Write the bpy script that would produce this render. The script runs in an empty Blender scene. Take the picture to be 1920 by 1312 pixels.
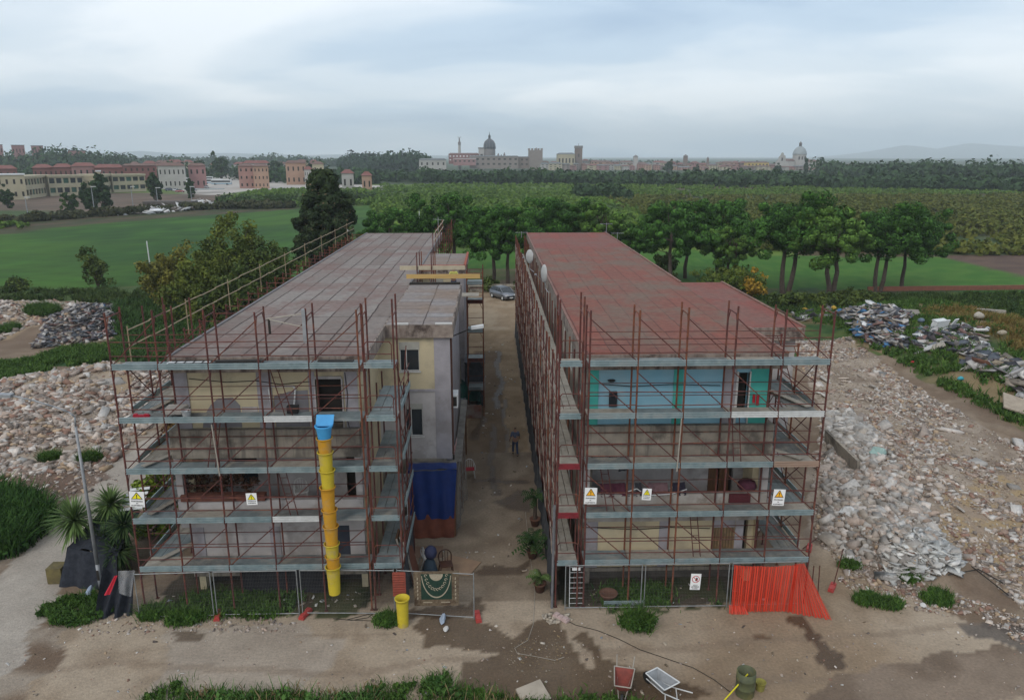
import bpy, math, random
import numpy as np
from mathutils import Vector, Matrix
rnd = random.Random(7)
RNG = np.random.default_rng(11)
S = bpy.context.scene
COL = S.collection
PI = math.pi
# ------------------------------------------------------------------ camera
F, PITCH, YAW, H = 1403., math.radians(14.5), math.radians(1.62), 17.2
cam = bpy.data.cameras.new('camera')
cam.sensor_width = 36.0
cam.lens = F / 1920 * 36
cam.clip_start = 0.5
cam.clip_end = 30000
co = bpy.data.objects.new('camera', cam)
COL.objects.link(co)
co.location = (0, 0, H)
co.rotation_euler = (PI / 2 - PITCH, 0, -YAW)
S.camera = co
# ------------------------------------------------------------------ world and sun
SUN_EL, SUN_AZ = math.radians(38), math.radians(-150)   # azimuth: from behind left of the camera
w = bpy.data.worlds.new('World'); S.world = w; w.use_nodes = True
nt = w.node_tree; N = nt.nodes; L = nt.links; N.clear()
def nd(tree, t, **k):
    n = tree.nodes.new(t)
    for a, b in k.items(): setattr(n, a, b)
    return n
out = nd(nt, 'ShaderNodeOutputWorld'); bg = nd(nt, 'ShaderNodeBackground')
sky = nd(nt, 'ShaderNodeTexSky', sky_type='NISHITA', sun_disc=False)
sky.sun_elevation = SUN_EL; sky.sun_rotation = SUN_AZ; sky.air_density = 1.0; sky.dust_density = 2.0
tc = nd(nt, 'ShaderNodeTexCoord')
sep = nd(nt, 'ShaderNodeSeparateXYZ'); L.new(tc.outputs['Generated'], sep.inputs[0])
zz = nd(nt, 'ShaderNodeMath', operation='ADD'); zz.inputs[1].default_value = 0.20
mx_ = nd(nt, 'ShaderNodeMath', operation='MAXIMUM'); mx_.inputs[1].default_value = 0.0
L.new(sep.outputs[2], mx_.inputs[0]); L.new(mx_.outputs[0], zz.inputs[0])
dx = nd(nt, 'ShaderNodeMath', operation='DIVIDE'); dy = nd(nt, 'ShaderNodeMath', operation='DIVIDE')
L.new(sep.outputs[0], dx.inputs[0]); L.new(zz.outputs[0], dx.inputs[1])
L.new(sep.outputs[1], dy.inputs[0]); L.new(zz.outputs[0], dy.inputs[1])
cmb = nd(nt, 'ShaderNodeCombineXYZ'); L.new(dx.outputs[0], cmb.inputs[0]); L.new(dy.outputs[0], cmb.inputs[1])
def cloudnoise(scale, det, rough, loc, dist=0.3, sc=(1, 1, 1), rot=0):
    mp = nd(nt, 'ShaderNodeMapping'); mp.inputs['Location'].default_value = loc; mp.inputs['Scale'].default_value = sc
    mp.inputs['Rotation'].default_value = (0, 0, rot)
    L.new(cmb.outputs[0], mp.inputs[0])
    n = nd(nt, 'ShaderNodeTexNoise'); n.inputs['Scale'].default_value = scale; n.inputs['Detail'].default_value = det
    n.inputs['Roughness'].default_value = rough; n.inputs['Distortion'].default_value = dist
    L.new(mp.outputs[0], n.inputs['Vector']); return n
def ramp(tree, src, stops, interp='EASE'):
    r = nd(tree, 'ShaderNodeValToRGB'); r.color_ramp.interpolation = interp
    e = r.color_ramp.elements
    while len(e) < len(stops): e.new(0.5)
    for i, (p, c) in enumerate(stops): e[i].position = p; e[i].color = (*c, 1) if len(c) == 3 else c
    tree.links.new(src, r.inputs[0]); return r
n1 = cloudnoise(0.62, 3, 0.45, (5.3, 0.2, 0), 0.6, (0.75, 1.0, 1), 0.35)
n2 = cloudnoise(1.7, 5, 0.5, (0.4, 5.2, 0), 0.6, (0.7, 1.1, 1), 0.2)
addn = nd(nt, 'ShaderNodeMath', operation='MULTIPLY_ADD'); addn.inputs[1].default_value = 0.40
L.new(n2.outputs[0], addn.inputs[0]); L.new(n1.outputs[0], addn.inputs[2])
CK = 7.6
cl = ramp(nt, addn.outputs[0], [(0.50, (0.28, 0.37, 0.49)), (0.62, (0.39, 0.48, 0.58)), (0.73, (0.54, 0.60, 0.66)), (0.86, (0.70, 0.73, 0.76))])
clm = nd(nt, 'ShaderNodeVectorMath', operation='SCALE'); clm.inputs['Scale'].default_value = CK
L.new(cl.outputs[0], clm.inputs[0])
mixs = nd(nt, 'ShaderNodeMixRGB'); mixs.inputs[0].default_value = 0.88
L.new(sky.outputs[0], mixs.inputs[1]); L.new(clm.outputs[0], mixs.inputs[2])
L.new(mixs.outputs[0], bg.inputs[0]); bg.inputs[1].default_value = 0.15
L.new(bg.outputs[0], out.inputs[0])
sd = bpy.data.lights.new('sun', 'SUN'); sd.energy = 0.7; sd.angle = math.radians(25); sd.color = (1, 0.95, 0.88)
so = bpy.data.objects.new('sun', sd); COL.objects.link(so)
sv = Vector((math.sin(SUN_AZ) * math.cos(SUN_EL), math.cos(SUN_AZ) * math.cos(SUN_EL), math.sin(SUN_EL)))
so.rotation_euler = sv.to_track_quat('Z', 'Y').to_euler()
S.view_settings.view_transform = 'Standard'; S.view_settings.look = 'None'
S.view_settings.exposure = 0.48; S.view_settings.gamma = 1
S.view_settings.use_curve_mapping = False
S.cycles.volume_bounces = 1
S.cycles.max_bounces = 6; S.cycles.diffuse_bounces = 3; S.cycles.glossy_bounces = 2; S.cycles.transparent_max_bounces = 12
# ------------------------------------------------------------------ surveying helpers: where a sight line of the photo meets the ground or a vertical plane
cp, sp, cyw, syw = math.cos(PITCH), math.sin(PITCH), math.cos(YAW), math.sin(YAW)
def ray(px, py):
    x = (px - 960) / F; y = -(py - 656) / F; f = cp + y * sp; z = -sp + y * cp
    return (x * cyw + f * syw, -x * syw + f * cyw, z)
def g(px, py, z=0.0):
    r = ray(px, py); t = (z - H) / r[2]; return (r[0] * t, r[1] * t, z)
def at(px, py, Y):
    r = ray(px, py); t = Y / r[1]; return (r[0] * t, Y, H + r[2] * t)
# ------------------------------------------------------------------ materials
MATS = {}
def mat(name, c, c2=None, scale=3.0, rough=0.85, bump=0.0, bscale=None, metal=0.0, stain=None, stain_amt=0.5, streak=None, detail=6, contrast=(0.35, 0.65), spec=0.3, alpha=None, attr=None, stretch=(1, 1, 1), emit=None, trans=0.0):
    if name in MATS: return MATS[name]
    m = bpy.data.materials.new(name); m.use_nodes = True; t = m.node_tree; t.nodes.clear()
    o = nd(t, 'ShaderNodeOutputMaterial'); b = nd(t, 'ShaderNodeBsdfPrincipled'); t.links.new(b.outputs[0], o.inputs[0])
    b.inputs['Roughness'].default_value = rough; b.inputs['Metallic'].default_value = metal
    b.inputs['Specular IOR Level'].default_value = spec
    tcn = nd(t, 'ShaderNodeTexCoord'); mp = nd(t, 'ShaderNodeMapping'); mp.inputs['Scale'].default_value = stretch
    t.links.new(tcn.outputs['Object'], mp.inputs[0])
    def noise(s, d=detail, r=0.6, vec=None):
        n = nd(t, 'ShaderNodeTexNoise'); n.inputs['Scale'].default_value = s; n.inputs['Detail'].default_value = d; n.inputs['Roughness'].default_value = r
        t.links.new((vec or mp.outputs[0]), n.inputs['Vector']); return n
    if attr:
        a = nd(t, 'ShaderNodeAttribute', attribute_name=attr); src = a.outputs['Color']
        if c2 is None: c2 = c
    n = noise(scale); r = ramp(t, n.outputs[0], [(contrast[0], c), (contrast[1], c2 or c)], 'LINEAR')
    src2 = r.outputs[0]
    if stain:
        n3 = noise(scale * 0.37 + 0.11, 8, 0.65); r3 = ramp(t, n3.outputs[0], [(0.5, (0, 0, 0)), (0.64, (1, 1, 1))], 'EASE')
        k = nd(t, 'ShaderNodeMath', operation='MULTIPLY'); k.inputs[1].default_value = stain_amt; t.links.new(r3.outputs[0], k.inputs[0])
        mx = nd(t, 'ShaderNodeMixRGB'); t.links.new(k.outputs[0], mx.inputs[0]); t.links.new(src2, mx.inputs[1]); mx.inputs[2].default_value = (*stain, 1); src2 = mx.outputs[0]
    if streak:
        mp2 = nd(t, 'ShaderNodeMapping'); mp2.inputs['Scale'].default_value = (4, 4, 0.35); t.links.new(tcn.outputs['Object'], mp2.inputs[0])
        n4 = noise(1.1, 5, 0.6, mp2.outputs[0]); r4 = ramp(t, n4.outputs[0], [(0.5, (0, 0, 0)), (0.68, (1, 1, 1))], 'EASE')
        k = nd(t, 'ShaderNodeMath', operation='MULTIPLY'); k.inputs[1].default_value = 0.6; t.links.new(r4.outputs[0], k.inputs[0])
        mx = nd(t, 'ShaderNodeMixRGB'); t.links.new(k.outputs[0], mx.inputs[0]); t.links.new(src2, mx.inputs[1]); mx.inputs[2].default_value = (*streak, 1); src2 = mx.outputs[0]
    if attr:
        mx = nd(t, 'ShaderNodeMixRGB', blend_type='MULTIPLY'); mx.inputs[0].default_value = 1; t.links.new(src, mx.inputs[1]); t.links.new(src2, mx.inputs[2]); src2 = mx.outputs[0]
    t.links.new(src2, b.inputs['Base Color'])
    if bump:
        nb = noise(bscale or scale * 4, 5); bp = nd(t, 'ShaderNodeBump'); bp.inputs['Strength'].default_value = bump; bp.inputs['Distance'].default_value = 0.05
        t.links.new(nb.outputs[0], bp.inputs['Height']); t.links.new(bp.outputs[0], b.inputs['Normal'])
    if alpha is not None: b.inputs['Alpha'].default_value = alpha
    if trans: b.inputs['Subsurface Weight'].default_value = 0
    if emit: b.inputs['Emission Color'].default_value = (*emit, 1); b.inputs['Emission Strength'].default_value = 1
    MATS[name] = m; return m
def meshnet(name, c, pitch, wire, rough=0.6):
    """wire or plastic netting: a grid of threads with real holes between them"""
    m = bpy.data.materials.new(name); m.use_nodes = True; t = m.node_tree; t.nodes.clear()
    o = nd(t, 'ShaderNodeOutputMaterial'); b = nd(t, 'ShaderNodeBsdfPrincipled'); b.inputs['Base Color'].default_value = (*c, 1); b.inputs['Roughness'].default_value = rough
    tr = nd(t, 'ShaderNodeBsdfTransparent'); mx = nd(t, 'ShaderNodeMixShader')
    uv = nd(t, 'ShaderNodeUVMap'); sp_ = nd(t, 'ShaderNodeSeparateXYZ'); t.links.new(uv.outputs[0], sp_.inputs[0])
    res = []
    for i in range(2):
        d = nd(t, 'ShaderNodeMath', operation='DIVIDE'); d.inputs[1].default_value = pitch[i]; t.links.new(sp_.outputs[i], d.inputs[0])
        f = nd(t, 'ShaderNodeMath', operation='FRACT'); t.links.new(d.outputs[0], f.inputs[0])
        l = nd(t, 'ShaderNodeMath', operation='LESS_THAN'); l.inputs[1].default_value = wire[i] / pitch[i]; t.links.new(f.outputs[0], l.inputs[0]); res.append(l)
    a = nd(t, 'ShaderNodeMath', operation='MAXIMUM'); t.links.new(res[0].outputs[0], a.inputs[0]); t.links.new(res[1].outputs[0], a.inputs[1])
    t.links.new(a.outputs[0], mx.inputs[0]); t.links.new(tr.outputs[0], mx.inputs[1]); t.links.new(b.outputs[0], mx.inputs[2]); t.links.new(mx.outputs[0], o.inputs[0])
    MATS[name] = m; return m
# ------------------------------------------------------------------ mesh builder
class MB:
    def __init__(s): s.v = []; s.f = []
    def add(s, vs, fs):
        n = len(s.v); s.v.extend(vs); s.f.extend([tuple(i + n for i in f) for f in fs]); return s
    def box(s, x0, x1, y0, y1, z0, z1):
        if x1 < x0: x0, x1 = x1, x0
        if y1 < y0: y0, y1 = y1, y0
        if z1 < z0: z0, z1 = z1, z0
        return s.add([(x0,y0,z0),(x1,y0,z0),(x1,y1,z0),(x0,y1,z0),(x0,y0,z1),(x1,y0,z1),(x1,y1,z1),(x0,y1,z1)],
                     [(0,3,2,1),(4,5,6,7),(0,1,5,4),(1,2,6,5),(2,3,7,6),(3,0,4,7)])
    def obox(s, c, size, rz=0, rx=0, ry=0):
        M = Matrix.Translation(c) @ Matrix.Rotation(rz, 4, 'Z') @ Matrix.Rotation(ry, 4, 'Y') @ Matrix.Rotation(rx, 4, 'X')
        a, b, d = [q / 2 for q in size]
        vs = [tuple(M @ Vector(p)) for p in [(-a,-b,-d),(a,-b,-d),(a,b,-d),(-a,b,-d),(-a,-b,d),(a,-b,d),(a,b,d),(-a,b,d)]]
        return s.add(vs, [(0,3,2,1),(4,5,6,7),(0,1,5,4),(1,2,6,5),(2,3,7,6),(3,0,4,7)])
    def tube(s, p, q, r, n=6, r2=None, cap=True):
        p = Vector(p); q = Vector(q); d = q - p
        if d.length < 1e-6: return s
        d.normalize(); a = d.orthogonal().normalized(); b = d.cross(a)
        r2 = r if r2 is None else r2
        vs = [tuple(p + (a * math.cos(2*PI*i/n) + b * math.sin(2*PI*i/n)) * r) for i in range(n)] + [tuple(q + (a * math.cos(2*PI*i/n) + b * math.sin(2*PI*i/n)) * r2) for i in range(n)]
        fs = [(i, (i+1) % n, n + (i+1) % n, n + i) for i in range(n)]
        if cap: fs += [tuple(reversed(range(n))), tuple(range(n, 2*n))]
        return s.add(vs, fs)
    def path(s, pts, r, n=6):
        for a, b in zip(pts[:-1], pts[1:]): s.tube(a, b, r, n)
        return s
    def lathe(s, c, prof, n=20, cap=True):
        vs = []; fs = []; m = len(prof)
        for r, z in prof:
            for i in range(n): vs.append((c[0] + r*math.cos(2*PI*i/n), c[1] + r*math.sin(2*PI*i/n), c[2] + z))
        for j in range(m - 1):
            for i in range(n): fs.append((j*n+i, j*n+(i+1) % n, (j+1)*n+(i+1) % n, (j+1)*n+i))
        if cap: fs.append(tuple(reversed(range(n)))); fs.append(tuple(range((m-1)*n, m*n)))
        return s.add(vs, fs)
    def quad(s, a, b, c, d): return s.add([a, b, c, d], [(0, 1, 2, 3)])
    def prism(s, poly, z0, z1):
        n = len(poly)
        return s.add([(x, y, z0) for x, y in poly] + [(x, y, z1) for x, y in poly],
                     [tuple(reversed(range(n))), tuple(range(n, 2*n))] + [(i, (i+1) % n, n + (i+1) % n, n + i) for i in range(n)])
    def yprism(s, poly, y0, y1):   # polygon in x,z extruded along y
        n = len(poly)
        return s.add([(x, y0, z) for x, z in poly] + [(x, y1, z) for x, z in poly],
                     [tuple(range(n)), tuple(reversed(range(n, 2*n)))] + [(i, n + i, n + (i+1) % n, (i+1) % n) for i in range(n)])
    def mesh(s, name, m, smooth=False):
        me = bpy.data.meshes.new(name); me.from_pydata(s.v, [], s.f); me.update()
        if m: me.materials.append(m)
        if smooth: me.polygons.foreach_set('use_smooth', [True] * len(me.polygons))
        return me
    def build(s, name, m, parent=None, smooth=False, loc=None, **k):
        return link(name, s.mesh(name, m, smooth), parent, loc, **k)
def link(name, me, parent=None, loc=None, label=None, cat=None, group=None, kind=None):
    o = bpy.data.objects.new(name, me); COL.objects.link(o)
    if parent: o.parent = parent
    if loc: o.location = loc
    tag(o, label, cat, group, kind); return o
def tag(o, label=None, cat=None, group=None, kind=None):
    if label: o['label'] = label
    if cat: o['category'] = cat
    if group: o['group'] = group
    if kind: o['kind'] = kind
    return o
def thing(name, label, cat, loc=(0, 0, 0), rz=0, group=None, kind=None):
    o = bpy.data.objects.new(name, None); COL.objects.link(o); o.location = loc; o.rotation_euler = (0, 0, rz); o.empty_display_size = 0.3
    return tag(o, label, cat, group, kind)
def dup(root, loc, rz=0, label=None, sc=None):
    kids = [(c, [d for d in c.children]) for c in root.children]
    r = root.copy(); COL.objects.link(r); r.location = loc; r.rotation_euler = (0, 0, rz)
    if sc: r.scale = sc
    if label: r['label'] = label
    for c, gs in kids:
        k = c.copy(); COL.objects.link(k); k.parent = r
        for d in gs:
            e = d.copy(); COL.objects.link(e); e.parent = k
    return r
def npmesh(name, V, Fq, m, colors=None, smooth=False):
    """V (n,3), Fq (k,4) or (k,3) arrays -> mesh; colours per vertex in attribute 'tint'"""
    V = np.asarray(V, np.float32); Fq = np.asarray(Fq, np.int32); me = bpy.data.meshes.new(name)
    k = Fq.shape[1]
    me.vertices.add(len(V)); me.vertices.foreach_set('co', V.ravel())
    me.loops.add(Fq.size); me.loops.foreach_set('vertex_index', Fq.ravel())
    me.polygons.add(len(Fq)); me.polygons.foreach_set('loop_start', np.arange(len(Fq), dtype=np.int32) * k); me.polygons.foreach_set('loop_total', np.full(len(Fq), k, np.int32))
    if smooth: me.polygons.foreach_set('use_smooth', np.ones(len(Fq), bool))
    me.update(calc_edges=True)
    if colors is not None:
        a = me.color_attributes.new('tint', 'FLOAT_COLOR', 'POINT'); cc = np.ones((len(V), 4), np.float32); cc[:, :3] = colors; a.data.foreach_set('color', cc.ravel())
    me.materials.append(m); return me
# ------------------------------------------------------------------ value noise
def _h(ix, iy, s):
    n = (ix * 374761393 + iy * 668265263 + s * 2147483647) & 0xffffffff
    n = ((n ^ (n >> 13)) * 1274126177) & 0xffffffff
    return ((n ^ (n >> 16)) & 0xffff) / 65535.0
def vn(x, y, s=0):
    xi = np.floor(x).astype(np.int64); yi = np.floor(y).astype(np.int64); fx = x - xi; fy = y - yi
    fx = fx*fx*(3-2*fx); fy = fy*fy*(3-2*fy)
    return (_h(xi, yi, s)*(1-fx) + _h(xi+1, yi, s)*fx)*(1-fy) + (_h(xi, yi+1, s)*(1-fx) + _h(xi+1, yi+1, s)*fx)*fy
def fbm(x, y, sc, s=0, o=4):
    x = np.asarray(x, float) / sc; y = np.asarray(y, float) / sc; r = 0; a = 0.5; t = 0
    for i in range(o): r = r + a * vn(x * 2**i + 17.3*i, y * 2**i - 9.1*i, s + i); t += a; a *= 0.5
    return r / t
def inpoly(x, y, poly):
    r = np.zeros(x.shape, bool); n = len(poly)
    for i in range(n):
        x0, y0 = poly[i][:2]; x1, y1 = poly[(i+1) % n][:2]
        if y0 == y1: continue
        c = ((y0 > y) != (y1 > y)) & (x < (x1-x0)*(y-y0)/(y1-y0) + x0); r ^= c
    return r
def dseg(x, y, pts):
    d = np.full(x.shape, 1e9)
    for (ax, ay), (bx, by) in zip([p[:2] for p in pts[:-1]], [p[:2] for p in pts[1:]]):
        L2 = (bx-ax)**2 + (by-ay)**2 + 1e-9; t = np.clip(((x-ax)*(bx-ax) + (y-ay)*(by-ay)) / L2, 0, 1)
        d = np.minimum(d, np.hypot(x - ax - t*(bx-ax), y - ay - t*(by-ay)))
    return d
def G(*pts): return [g(px, py)[:2] for px, py in pts]
# ================================================================== TERRAIN
# mounds of rubble: (x, y, rx, ry, height)
RUB_R = G((1530,850),(1540,760),(1480,640),(1590,640),(1700,720),(1830,810),(1925,850),(2050,900),(2100,1150),(1925,1150),(1860,1090),(1800,1050),(1720,1110),(1590,1080),(1530,1010),(1520,930))
RUB_L = G((-250,690),(0,720),(110,700),(200,680),(330,690),(330,760),(250,830),(200,880),(60,890),(-250,920))
RUB_L2 = G((-200,560),(60,560),(160,575),(220,600),(210,640),(120,650),(60,620),(0,640),(-200,650))
WASTE_R = G((1480,590),(1600,560),(1760,570),(1930,640),(2100,700),(2100,870),(1920,815),(1830,770),(1740,725),(1650,670),(1560,620))
def mound(x, y, cx, cy, rx, ry, h):
    d = ((x-cx)/rx)**2 + ((y-cy)/ry)**2
    return h * np.exp(-d * 1.4)
MOUNDS = []
def mnd(px, py, rx, ry, h): a = g(px, py); MOUNDS.append((a[0], a[1], rx, ry, h))
mnd(1640, 870, 4.5, 6, 1.1); mnd(1640, 950, 3, 3, 0.8); mnd(1700, 1050, 2.0, 1.8, 1.0); mnd(1800, 800, 6, 8, 0.5); mnd(1600, 1000, 2, 2, 0.5)
mnd(160, 620, 5.5, 4.0, 1.9); mnd(20, 590, 8, 5, 1.2); mnd(120, 740, 7, 5, 1.2); mnd(40, 800, 6, 4, 0.9); mnd(250, 720, 4, 3, 0.8)
mnd(1640, 625, 4.0, 6, 1.8); mnd(1760, 680, 5, 5, 1.5); mnd(1870, 730, 5, 4, 1.5); mnd(1850, 640, 10, 7, 2.0); mnd(1740, 590, 6, 4, 1.4)
def height(x, y):
    x = np.asarray(x, float); y = np.asarray(y, float)
    z = np.zeros(x.shape)
    for m in MOUNDS: z = z + mound(x, y, *m)
    z = z * (0.7 + 0.6 * fbm(x, y, 2.2, 5, 3))
    bl = np.clip((np.abs(x + 3.0*0) - 14.5) / 3.0, 0, 1)          # stays level round the buildings
    bl = np.where((y > 24) & (y < 76), bl, 1)
    z = z * bl
    z += 0.35 * np.clip((y - 100) / 60, 0, 1) * (fbm(x, y, 45, 9, 2) - 0.5)
    return z
def grow(a0, a1, step, outs, k, lim):
    c = list(np.arange(a0, a1 + 1e-6, step)); s = step; p = c[-1]
    while p < outs[1]: s = min(s * k, lim); p += s; c.append(p)
    s = step; p = c[0]; pre = []
    while p > outs[0]: s = min(s * k, lim); p -= s; pre.append(p)
    return np.array(pre[::-1] + c)
xs = grow(-30, 34, 0.16, (-6500, 6500), 1.045, 200); ys = grow(19, 60, 0.16, (-200, 12500), 1.03, 250)
GX, GY = np.meshgrid(xs, ys)
wx = GX + (fbm(GX, GY, 2.5, 21, 4) - 0.5) * 2.2; wy = GY + (fbm(GX, GY, 2.5, 33, 4) - 0.5) * 2.2
fx_ = GX + (fbm(GX, GY, 0.9, 41, 3) - 0.5) * 0.6; fy_ = GY + (fbm(GX, GY, 0.9, 43, 3) - 0.5) * 0.6
rut = (np.sin((GY - .06*GX + .5*fbm(GX, GX*0, 7, 51, 3)*4)*2.9) > .86) & (GY < 24.6) & (fbm(GX, GY, 5, 52, 3) > .46)
n_a = fbm(GX, GY, 6, 1, 5); n_b = fbm(GX, GY, 1.3, 2, 5); n_c = fbm(GX, GY, 0.45, 3, 3); n_d = fbm(GX, GY, 30, 4, 4); n_e = fbm(GX, GY, 90, 6, 4)
C = np.zeros(GX.shape + (3,)); RO = np.full(GX.shape, 0.92)
def mixc(a, b, t): t = np.clip(t, 0, 1)[..., None]; return np.asarray(a) * (1-t) + np.asarray(b) * t
def paint(mask, col, amt=1.0):
    global C
    C = np.where(mask[..., None], mixc(C, col, np.ones(GX.shape) * amt), C)
def sm(x, a, b): t = np.clip((x-a)/(b-a), 0, 1); return t*t*(3-2*t)
DIRT = mixc((0.165,0.118,0.083), (0.225,0.172,0.125), sm(n_b, .3, .7)); DIRT = mixc(DIRT, (0.13,0.09,0.065), sm(n_a, .55, .75) * .6)
GRASS = mixc((0.028,0.065,0.02), (0.075,0.105,0.03), sm(n_b, .3, .75)); GRASS = mixc(GRASS, (0.13,0.10,0.05), sm(n_a, .58, .72) * .7)
ORCH = mixc((0.065,0.12,0.020), (0.11,0.165,0.03), sm(n_d, .35, .65)); ORCH = mixc(ORCH, (0.035,0.06,0.02), sm(n_a, .5, .7) * .6)
FIELD = mixc((0.026,0.072,0.012), (0.048,0.112,0.014), sm(n_d, .35, .65)); FIELD = mixc(FIELD, (0.05,0.135,0.016), sm(n_a, .5, .75) * .6); FIELD = FIELD * (1 - .22*(np.sin((GX*.35 + GY)*1.1 + 2*n_d) > .72))[..., None]; FIELD = mixc(FIELD, (0.03,0.085,0.02), sm(n_b, .55, .75) * .35)
CONC = mixc((0.255,0.190,0.130), (0.345,0.280,0.212), sm(n_a, .35, .65)); CONC = mixc(CONC, (0.19,0.135,0.09), sm(n_b, .5, .75) * .45)
RUBC = mixc((0.31,0.255,0.205), (0.20,0.155,0.12), sm(n_b, .35, .7)); RUBC = mixc(RUBC, (0.31,0.225,0.13), sm(n_a, .55, .75) * .6)
PLOW = mixc((0.115,0.075,0.055), (0.085,0.055,0.045), sm(n_b, .3, .7))
C[:] = ORCH
# far right: darker orchard, brown strips
paint((GX > 55) & (GY > 130) , mixc((0.045,0.075,0.024), (0.085,0.065,0.038), sm(n_d, .42, .58)))
paint(inpoly(wx, wy, G((1560,430),(1925,400),(2300,410),(2300,455),(1925,440),(1650,445))), mixc((0.075,0.055,0.04), (0.045,0.06,0.025), sm(n_a, .4, .65)))
paint(inpoly(wx, wy, G((1280,398),(1925,380),(1925,372),(1270,392))), (0.06,0.045,0.035), .7)
# pale town floor far off
paint(GY > 480, (0.05, 0.07, 0.035))
# near meadow behind the buildings
NEARG = (GY < 118) & (GY > 20)
paint(NEARG, GRASS)
paint(inpoly(wx, wy, G((1430,540),(1925,548),(2200,560),(2200,520),(1925,522),(1760,482),(1420,480),(1300,470),(700,470),(700,540))), mixc((0.035,0.11,0.012), (0.06,0.135,0.018), sm(n_b, .3, .7)))
paint(inpoly(wx, wy, G((1755,478),(1925,522),(2300,620),(2300,480),(1925,478))), PLOW)
paint((GY < 62) & (np.abs(GX) > 14), DIRT); paint((GY < 34), DIRT)
# bright green field on the left
paint(inpoly(GX + (n_a-.5)*3, GY + (n_a-.5)*4, G((-400,420),(0,430),(200,415),(360,402),(560,388),(700,385),(760,470),(560,520),(300,535),(0,545),(-400,560))), FIELD)
paint(inpoly(GX, GY, G((-400,395),(120,399),(360,380),(560,375),(560,392),(360,405),(150,422),(0,440),(-400,470))), mixc((0.085,0.062,0.038), (0.04,0.05,0.02), sm(n_b, .35, .65)))
paint(inpoly(GX, GY, G((-500,362),(0,365),(280,362),(440,366),(460,374),(380,390),(240,396),(80,396),(-500,396))), mixc((0.15,0.105,0.08), (0.10,0.075,0.055), sm(n_b, .4, .6)))
paint(inpoly(GX, GY, G((-500,392),(140,396),(200,402),(60,410),(-500,412))), mixc((0.04,0.075,0.02), (0.06,0.09,0.03), n_b))
# lorry park
paint(inpoly(GX, GY, G((330,333),(440,330),(560,342),(720,348),(720,356),(560,354),(470,357),(400,366),(340,362))), mixc((0.46,0.43,0.40), (0.36,0.33,0.30), n_b))
# dirt lane behind rubble left, dirt behind
paint(inpoly(wx, wy, G((-300,570),(60,567),(200,562),(330,565),(330,580),(180,580),(60,585),(-300,590))), (0.30,0.26,0.21))
paint(inpoly(wx, wy, G((-300,630),(30,625),(110,600),(180,640),(60,670),(-300,690))), DIRT)
# waste ground on right
paint(inpoly(wx, wy, WASTE_R), mixc(GRASS, (0.20,0.15,0.085), sm(n_a, .38, .6)))
paint(inpoly(wx, wy, G((1730,600),(1850,590),(1930,620),(1930,690),(1840,640))), mixc((0.20,0.15,0.06), (0.11,0.10,0.04), sm(n_b, .35, .7)))
paint(inpoly(wx, wy, RUB_R), RUBC); paint(inpoly(wx, wy, RUB_L), RUBC); paint(inpoly(wx, wy, RUB_L2), RUBC)
ORANGE = inpoly(wx, wy, G((1750,930),(1925,880),(2050,950),(2050,1110),(1860,1080),(1760,1000)))
paint(ORANGE, mixc((0.33,0.24,0.135), (0.26,0.20,0.15), sm(n_c, .3, .65)))
# yard
YARD = inpoly(fx_, fy_, [(-60, 2), (60, 2), (60, 20), (26, 23.4), (18.6, 24.0), (15.6, 28.3), (13.9, 33), (13.6, 27.3), (-13.5, 27.3), (-15.2, 29), (-17.6, 27), (-19, 23.6), (-24, 22.6), (-60, 22)])
paint(YARD, CONC)
paint(inpoly(wx, wy, [(-11.8, 24.9), (-8, 25.2), (-6, 24), (-7, 20.6), (-12, 20.8)]) , mixc(CONC, (0.34,0.30,0.26), np.full(GX.shape, .55)))
paint(inpoly(wx, wy, [(9, 20), (40, 20), (40, 23.2), (22, 22.6), (12, 22.3)]), mixc((0.155,0.115,0.085), (0.22,0.17,0.13), sm(n_b, .3, .7)))
paint(inpoly(wx, wy, G((1800,1180),(1930,1170),(2100,1180),(2100,1240),(1925,1240),(1830,1215))), (0.085,0.075,0.07), .8)
paint(rut, (0.20,0.15,0.11), .45)
# dirt track running away on the left
TRK = [g(-60,1270)[:2], g(40,1110)[:2], g(130,990)[:2], g(250,880)[:2], g(300,830)[:2]]
dt = dseg(GX, GY, TRK)
paint((dt + (n_b-.5)*1.5) < 2.6, mixc(DIRT, (0.28,0.235,0.19), sm(n_b, .3, .7)))
paint((dt + (n_b-.5)*1.2) < 1.3, (0.36,0.325,0.285), .8)
paint(inpoly(wx, wy, G((0,890),(180,880),(210,900),(90,950),(0,930),(-200,940),(-200,890))), (0.13,0.085,0.065), .8)
# alley between the buildings
ALLEY = (GX + (n_b-.5)*.5 > -4.8) & (GX < 3.5) & (GY > 26.5) & (GY < 78)
paint(ALLEY, mixc((0.245,0.195,0.145), (0.17,0.13,0.095), sm(n_b, .3, .7)))
al2 = (GX > -3.5) & (GX + (n_c-.5)*.4 < 2.3) & (GY > 42) & (GY < 96)
paint(al2, mixc((0.22,0.155,0.095), (0.29,0.215,0.14), sm(n_b, .3, .7)))
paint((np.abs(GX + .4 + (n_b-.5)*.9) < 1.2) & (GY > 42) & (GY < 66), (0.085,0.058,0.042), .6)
paint(inpoly(wx, wy, [(-3.2, 74), (6, 74), (6, 96), (-4.5, 96)]), mixc((0.24,0.175,0.115), (0.30,0.235,0.165), sm(n_b, .3, .7)))
paint(inpoly(wx, wy, [(-4, 96), (8, 96), (8, 118), (-5, 118)]), mixc((0.16,0.12,0.075), (0.10,0.115,0.04), sm(n_a, .4, .6)))
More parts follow.
